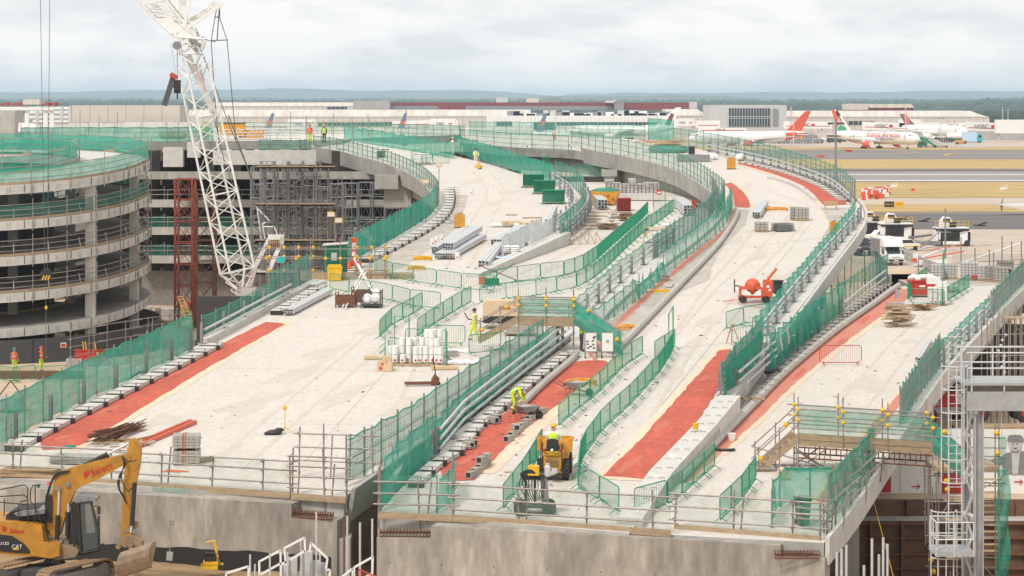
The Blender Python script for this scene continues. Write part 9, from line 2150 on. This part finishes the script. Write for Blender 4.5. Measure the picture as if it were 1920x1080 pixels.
gm=bpy.data.materials.new('darkened_glass');gm.use_nodes=True;gb=gm.node_tree.nodes['Principled BSDF'];gb.inputs['Base Color'].default_value=(.12,.15,.15,1);gb.inputs['Roughness'].default_value=.05;gb.inputs['Alpha'].default_value=.4;M['clear']=gm  # glass coloured darker to paint in the dim inside of the cab
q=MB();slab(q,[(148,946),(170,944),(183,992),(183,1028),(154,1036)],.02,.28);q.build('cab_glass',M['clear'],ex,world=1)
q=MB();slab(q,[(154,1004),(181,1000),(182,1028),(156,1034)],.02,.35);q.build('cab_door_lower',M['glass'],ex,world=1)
q=MB();slab(q,[(128,995),(145,992),(148,1030),(128,1030)],.4,.9);slab(q,[(132,960),(142,960),(145,995),(132,998)],.12,1.0);q.tube(E(155,1000,.8),E(152,985,.8),.03,5);q.build('seat',M['dark'],ex,world=1)
q=MB();q.path([E(176,950,.2),E(182,948,.1),E(186,952,.1),E(186,964,.1)],.018,5);slab(q,[(182,950),(188,950),(188,964),(183,966)],.04,.05);q.build('mirror',M['black'],ex,world=1)
q=MB();slab(q,[(84,1036),(104,1052),(140,1046),(146,1036),(140,1028),(110,1024)],2.0,1.2);q.build('turntable',M['muck'],ex,world=1);q=MB()
for i in range(5):q.tube(E(107+i*5,1012,.5),E(106+i*5,1036,.5),.03,6)
q.build('valve_block',M['galv_dk'],ex,world=1)
def track(cx,y0,w_,L_,h,ang,par):
 T=Matrix.Rotation(ang,4,'Z');T.translation=V((cx,y0,.6));q=MB();q.T=T;pts=[];r_=h/2;n_=44;per=2*(L_-h)+math.pi*h
 def pt(s_):
  s_%=per;s1=L_-h
  if s_<s1:return(-(L_-h)/2+s_,h,0)
  s_-=s1
  if s_<math.pi*r_:a=s_/r_;return((L_-h)/2+r_*math.sin(a),r_+r_*math.cos(a),a)
  s_-=math.pi*r_
  if s_<s1:return((L_-h)/2-s_,0,math.pi)
  s_-=s1;a=s_/r_;return(-(L_-h)/2-r_*math.sin(a),r_-r_*math.cos(a),math.pi+a)
 for i in range(n_):x,z,a=pt(i*per/n_);q.box((x,0,z),(per/n_*.86,w_,.05),ry=a);q.box((x,0,z+0),(.03,w_,.1),ry=a)
 o=q.build('crawler_track',M['muck'],par);o.parent=None;o.parent=par;o.location=-V(par.location)
 q=MB();q.T=T;q.box((0,0,r_),(L_-h,w_*.55,h*.45))
 for i in range(5):q.lathe([(.12,-w_*.4),(.12,w_*.4)],(-(L_-h)/2+i*(L_-h)/4,0,.16),12,'Y')
 for s_ in(-1,1):q.lathe([(r_*.75,-w_*.3),(r_*.75,w_*.3)],(s_*(L_-h)/2,0,r_),16,'Y')
 o=q.build('track_frame',M['galv_dk'],par);o.location=-V(par.location)
track(E(145,1080).x,EY-.5,.6,3.7,.86,R(58),ex);track(E(45,1080).x,EY+.4,.6,3.7,.86,R(58),ex)
q=MB();q.box((E(95,0).x,EY+.2,1.0),(2.0,1.6,.45));q.build('undercarriage',M['dark'],ex,world=1)
pcx=thing('plate_compactor','small yellow plate compactor standing against the left abutment wall','plate compactor',at(398,1066,103));q=MB();q.prism([(-.38,.0),(.38,.0),(.42,.18),(-.42,.18)],.5,'Y');q.b0(-.35,-.25,.16,.6,.5,.14);q.build('base_plate',M['yellow'],pcx);q=MB();q.b0(-.28,-.2,.3,.42,.4,.32);q.lathe([(.1,-.25),(.1,.25)],(-.1,0,.42),10,'Y');q.path([(-.35,-.25,.15),(-.35,-.25,.62),(.28,-.25,.62),(.28,-.25,.15)],.02,5);q.build('engine',M['black'],pcx)
q=MB();q.bar((.25,0,.2),(.08,0,1.08),.09,.09);q.tube((-.25,0,1.0),(.14,0,1.08),.03,5);q.build('handle',M['yellow'],pcx);q=MB();q.lathe([(.11,-.06),(.11,.06)],(.34,-.2,.08),12,'Y');q.build('wheel',M['black'],pcx)
sh=thing('shovel','long handled shovel leaning on the black membrane','shovel',at(318,1050,103));q=MB();q.tube((0,0,.3),(.06,.15,1.35),.018,6);q.build('handle',M['timber'],sh);q=MB();q.box((0,0,.15),(.24,.03,.34),ry=.1);q.build('blade',M['lt_grey'],sh);q=MB();q.path([(0.0,.15,1.35),(.0,.15,1.47),(.12,.15,1.47),(.12,.15,1.35)],.015,5,closed=True);q.build('grip',M['dark'],sh)
def wframe(pts,label,Y=95):
 t=thing('edge_guard',label,'guard frame',at(*pts[0],Y),group='white trench edge guard frames');q=MB();P_=[at(a,b,Y)for a,b in pts]
 for a,b in zip(P_,P_[1:]):q.bar(a,b,.07,.07)
 q.build('frame',M['white'],t,world=1)
wframe([(424,1110),(424,1075),(466,1062),(466,1110)],'leftmost white trench edge guard frame');wframe([(487,1110),(486,1053),(526,1032),(527,1110)],'second white trench edge guard frame from the left');wframe([(487,1078),(527,1056)],'mid rail of the second white guard frame')
wframe([(536,1060),(533,1028),(571,1008),(572,1035)],'tallest white guard frame over the grey trench sheets');wframe([(528,1058),(572,1033)],'mid rail of the tallest white guard frame');wframe([(580,1035),(583,1018),(614,1047),(611,1068),(619,1069),(616,1100)],'white guard frame folding down to the right');wframe([(637,1085),(661,1066),(662,1110)],'white guard frame left of the red barrier');wframe([(664,1090),(664,1064),(699,1044),(698,1075),(670,1090)],'white guard frame just behind the red barrier')
for i,(px,pt,w_)in enumerate([(532,1058,.26),(548,1046,.34),(575,1034,.4),(590,1052,.3),(606,1056,.25)]):
 p=at(px,pt,95.5+.1*i);q=MB();q.b0(p.x-w_/2,95.5+.1*i,-1.4,.05,.25,p.z+1.4);q.b0(p.x-w_/2+.05,95.6+.1*i,-1.4,w_-.1,.04,p.z+1.4);q.b0(p.x+w_/2-.05,95.5+.1*i,-1.4,.05,.25,p.z+1.4);tag(q.build('trench_sheet',M['galv']),ORD[i]+' grey steel trench sheet from the left among the white guard frames','trench sheet','grey steel trench sheets')
for i,(px,py)in enumerate([(469,1040),(478,1058),(506,1038),(539,1035),(564,1010),(593,960),(600,1028)]):
 p=at(px,py,94+.3*i);q=MB();q.tube((p.x,p.y,-1.4),p,.035,6);tag(q.build('steel_pole',M['galv']),ORD[i]+' thin upright pole from the left by the white guard frames','pole','thin poles by the guard frames')
a=at(672,1126,93);b=a+V((.95,-2.1,0));o=place_barrier(a,b,'red barrier cut by the bottom edge between the front walls')
for ch in list(o.children):ch.data=ch.data.copy();ch.data.materials.clear();ch.data.materials.append(M['red_p'])
# left site floor beyond the ramp
for i,(a,b)in enumerate((((0,715),(26,718)),((24,718),(64,713)),((68,716),(114,714)))):
 place_barrier(PL.at(*a),PL.at(*b),['leftmost','middle','rightmost'][i]+' green barrier in front of the dark hoarding workers')
q=MB();p=PL.at(30,712);q.b0(p.x-6,p.y+.5,-1.5,16,.6,.55);tag(q.build('rust_formwork',M['rust']),'low rust brown formwork behind the two orange vested workers','formwork')
rf=thing('red_formwork','red steel formwork panel with yellow props left of the netted fence','formwork',PL.at(165,690));q=MB();q.b0(-1.0,0,.6,2.1,.3,.75);q.b0(-1.05,-.05,1.3,2.2,.4,.08);q.b0(-1.05,-.05,.55,2.2,.4,.08);q.build('panel',M['red_p'],rf);q=MB()
for x in(-.3,-.1,.6):q.tube((x,0,1.3),(x-.1,0,2.0),.05,6)
q.box((.75,-.06,1.1),(.22,.03,.25));q.build('prop',M['yellow'],rf);q=MB();q.b0(-1.6,-.5,0,1.2,.8,.7);q.b0(-.2,-.4,0,1.8,.8,.5);q.build('base_block',M['fascia'],rf)
q=MB();p=PL.at(195,712);q.prism([(-1.7,0),(1.2,0),(2.6,.95),(1.2,1.0),(-1.7,.85)],.9,'Y',(p.x+.4,p.y,-1.5));tag(q.build('precast_unit',M['kerb']),'pale grey precast unit just beyond the left netted fence','precast unit')
L_=[PL.at(133,700),PL.at(220,680),PL.at(330,662)];handrail('tube handrail sloping up beyond the left netted fence',[V((v.x,v.y,0))for v in L_],Pl(-1.0,0),2.6,3.2,'net_faint',(.7,1.4,2.0,2.6),board=False,nets=False)
q=MB();a,b=at(338,556,196),at(356,604,196)
for dx in(-.2,.2):q.bar(a+V((dx,0,0)),b+V((dx,0,0)),.06,.08)
for i in range(9):c=a.lerp(b,i/8.5);q.tube(c+V((-.2,0,0)),c+V((.2,0,0)),.025,5)
tag(q.build('orange_ladder',M['yellow_m']),'orange ladder leaning near the foot of the red steel tower','ladder')
sb_=thing('concrete_skip','round grey concrete pouring skip with lifting frame at the left edge','concrete skip',PL.at(20,772));q=MB();q.lathe([(.5,0),(.85,.2),(.85,1.0),(.8,1.0)],(0,0,0),16);q.build('drum',M['fascia'],sb_);q=MB()
for a in((-.85,0),(.85,0)):q.tube((a[0],0,.9),(0,0,2.0),.04,5)
q.tube((-.85,0,.95),(.85,0,.95),.04,5);q.build('lifting_frame',M['ink'],sb_)
r=random.Random(8)
for i,(px,py,w_,h,m_,lab)in enumerate([(315,600,4,1.0,'fascia','grey concrete pad at the foot of the red tower'),(395,590,2.2,1.1,'red_p','red generator near the crane foot'),(370,585,1.6,.9,'red_p','red barrier stack below the crane mast'),(300,612,3,.5,'timber','timber heap on the ground behind the netted fence'),(420,585,1.5,1.4,'galv_dk','grey machine at the crane foot'),(440,592,2.4,.8,'rust','rusty offcuts beside the crane foot')]):
 p=PL.at(px,py);q=MB();q.b0(p.x-w_/2,p.y,-1.5,w_,1.5,h)
 for k in range(4):q.box((p.x+r.uniform(-w_/2,w_/2),p.y-.2,-1.5+h),(w_*.2,.5,.25),rz=r.uniform(0,1))
 tag(q.build('site_material',M[m_]),lab,'site material')
for i in range(5):place_barrier(PL.at(318+i*13,604-i),PL.at(331+i*13,603-i),f'{ORD[i]} red barrier from the left at the foot of the red tower')
yp=thing('yellow_plant','yellow powerpacks behind the scaffold rails right of the crane','plant',PT.at(440,262));q=MB();q.b0(-1.6,0,.4,2.6,1.4,1.3);q.b0(.4,.3,.2,2.6,1.4,.9);q.build('housing',M['yellow_m'],yp);q=MB();q.b0(-1.65,-.05,1.7,2.7,1.5,.12);q.build('lid',M['dark'],yp)
t=thing('pipe_rack','bent white pipes and rails on the upper deck beside the crane','pipes',PT.at(470,266));q=MB()
for i in range(9):q.path(smooth([(-3+i*.7,0,.2),(-2.7+i*.7,.2,1.0+.2*(i%3)),(-2.2+i*.7,.1,.5)]),.05,5)
for z in(.3,.6,.9,1.2):q.tube((-3.5,-.2,z),(5,-.1,z+.1),.04,5)
q.build('pipes',M['steel_wt'],t)
q=MB()
for i in range(5):q.ball((-1+.5*i,0,.5),(.5,.5,.45),8,5)
o=tag(q.build('covered_heap',M['sand']),'sheeted sandy heap left of the crane on the upper deck','heap');o.location=PT.at(324,262)
for i,(px,ht_)in enumerate([(150,3.2),(186,2.6),(220,3.0),(500,2.4),(545,3.0),(575,2.6),(625,2.8),(660,2.4),(690,2.8)]):
 p=PT.at(px,262);q=MB();q.tube(p,p+V((0,0,ht_)),.04,5);q.tube(p+V((-1.2,0,1.0)),p+V((1.2,0,1.0)),.035,5);q.tube(p+V((-1.5,0,1.8)),p+V((.8,0,1.85)),.035,5);tag(q.build('scaffold_post',M['tube']),ORD[i]+' tall scaffold post with cross tubes from the left along the upper deck','scaffold post','tall scaffold posts on the upper deck')
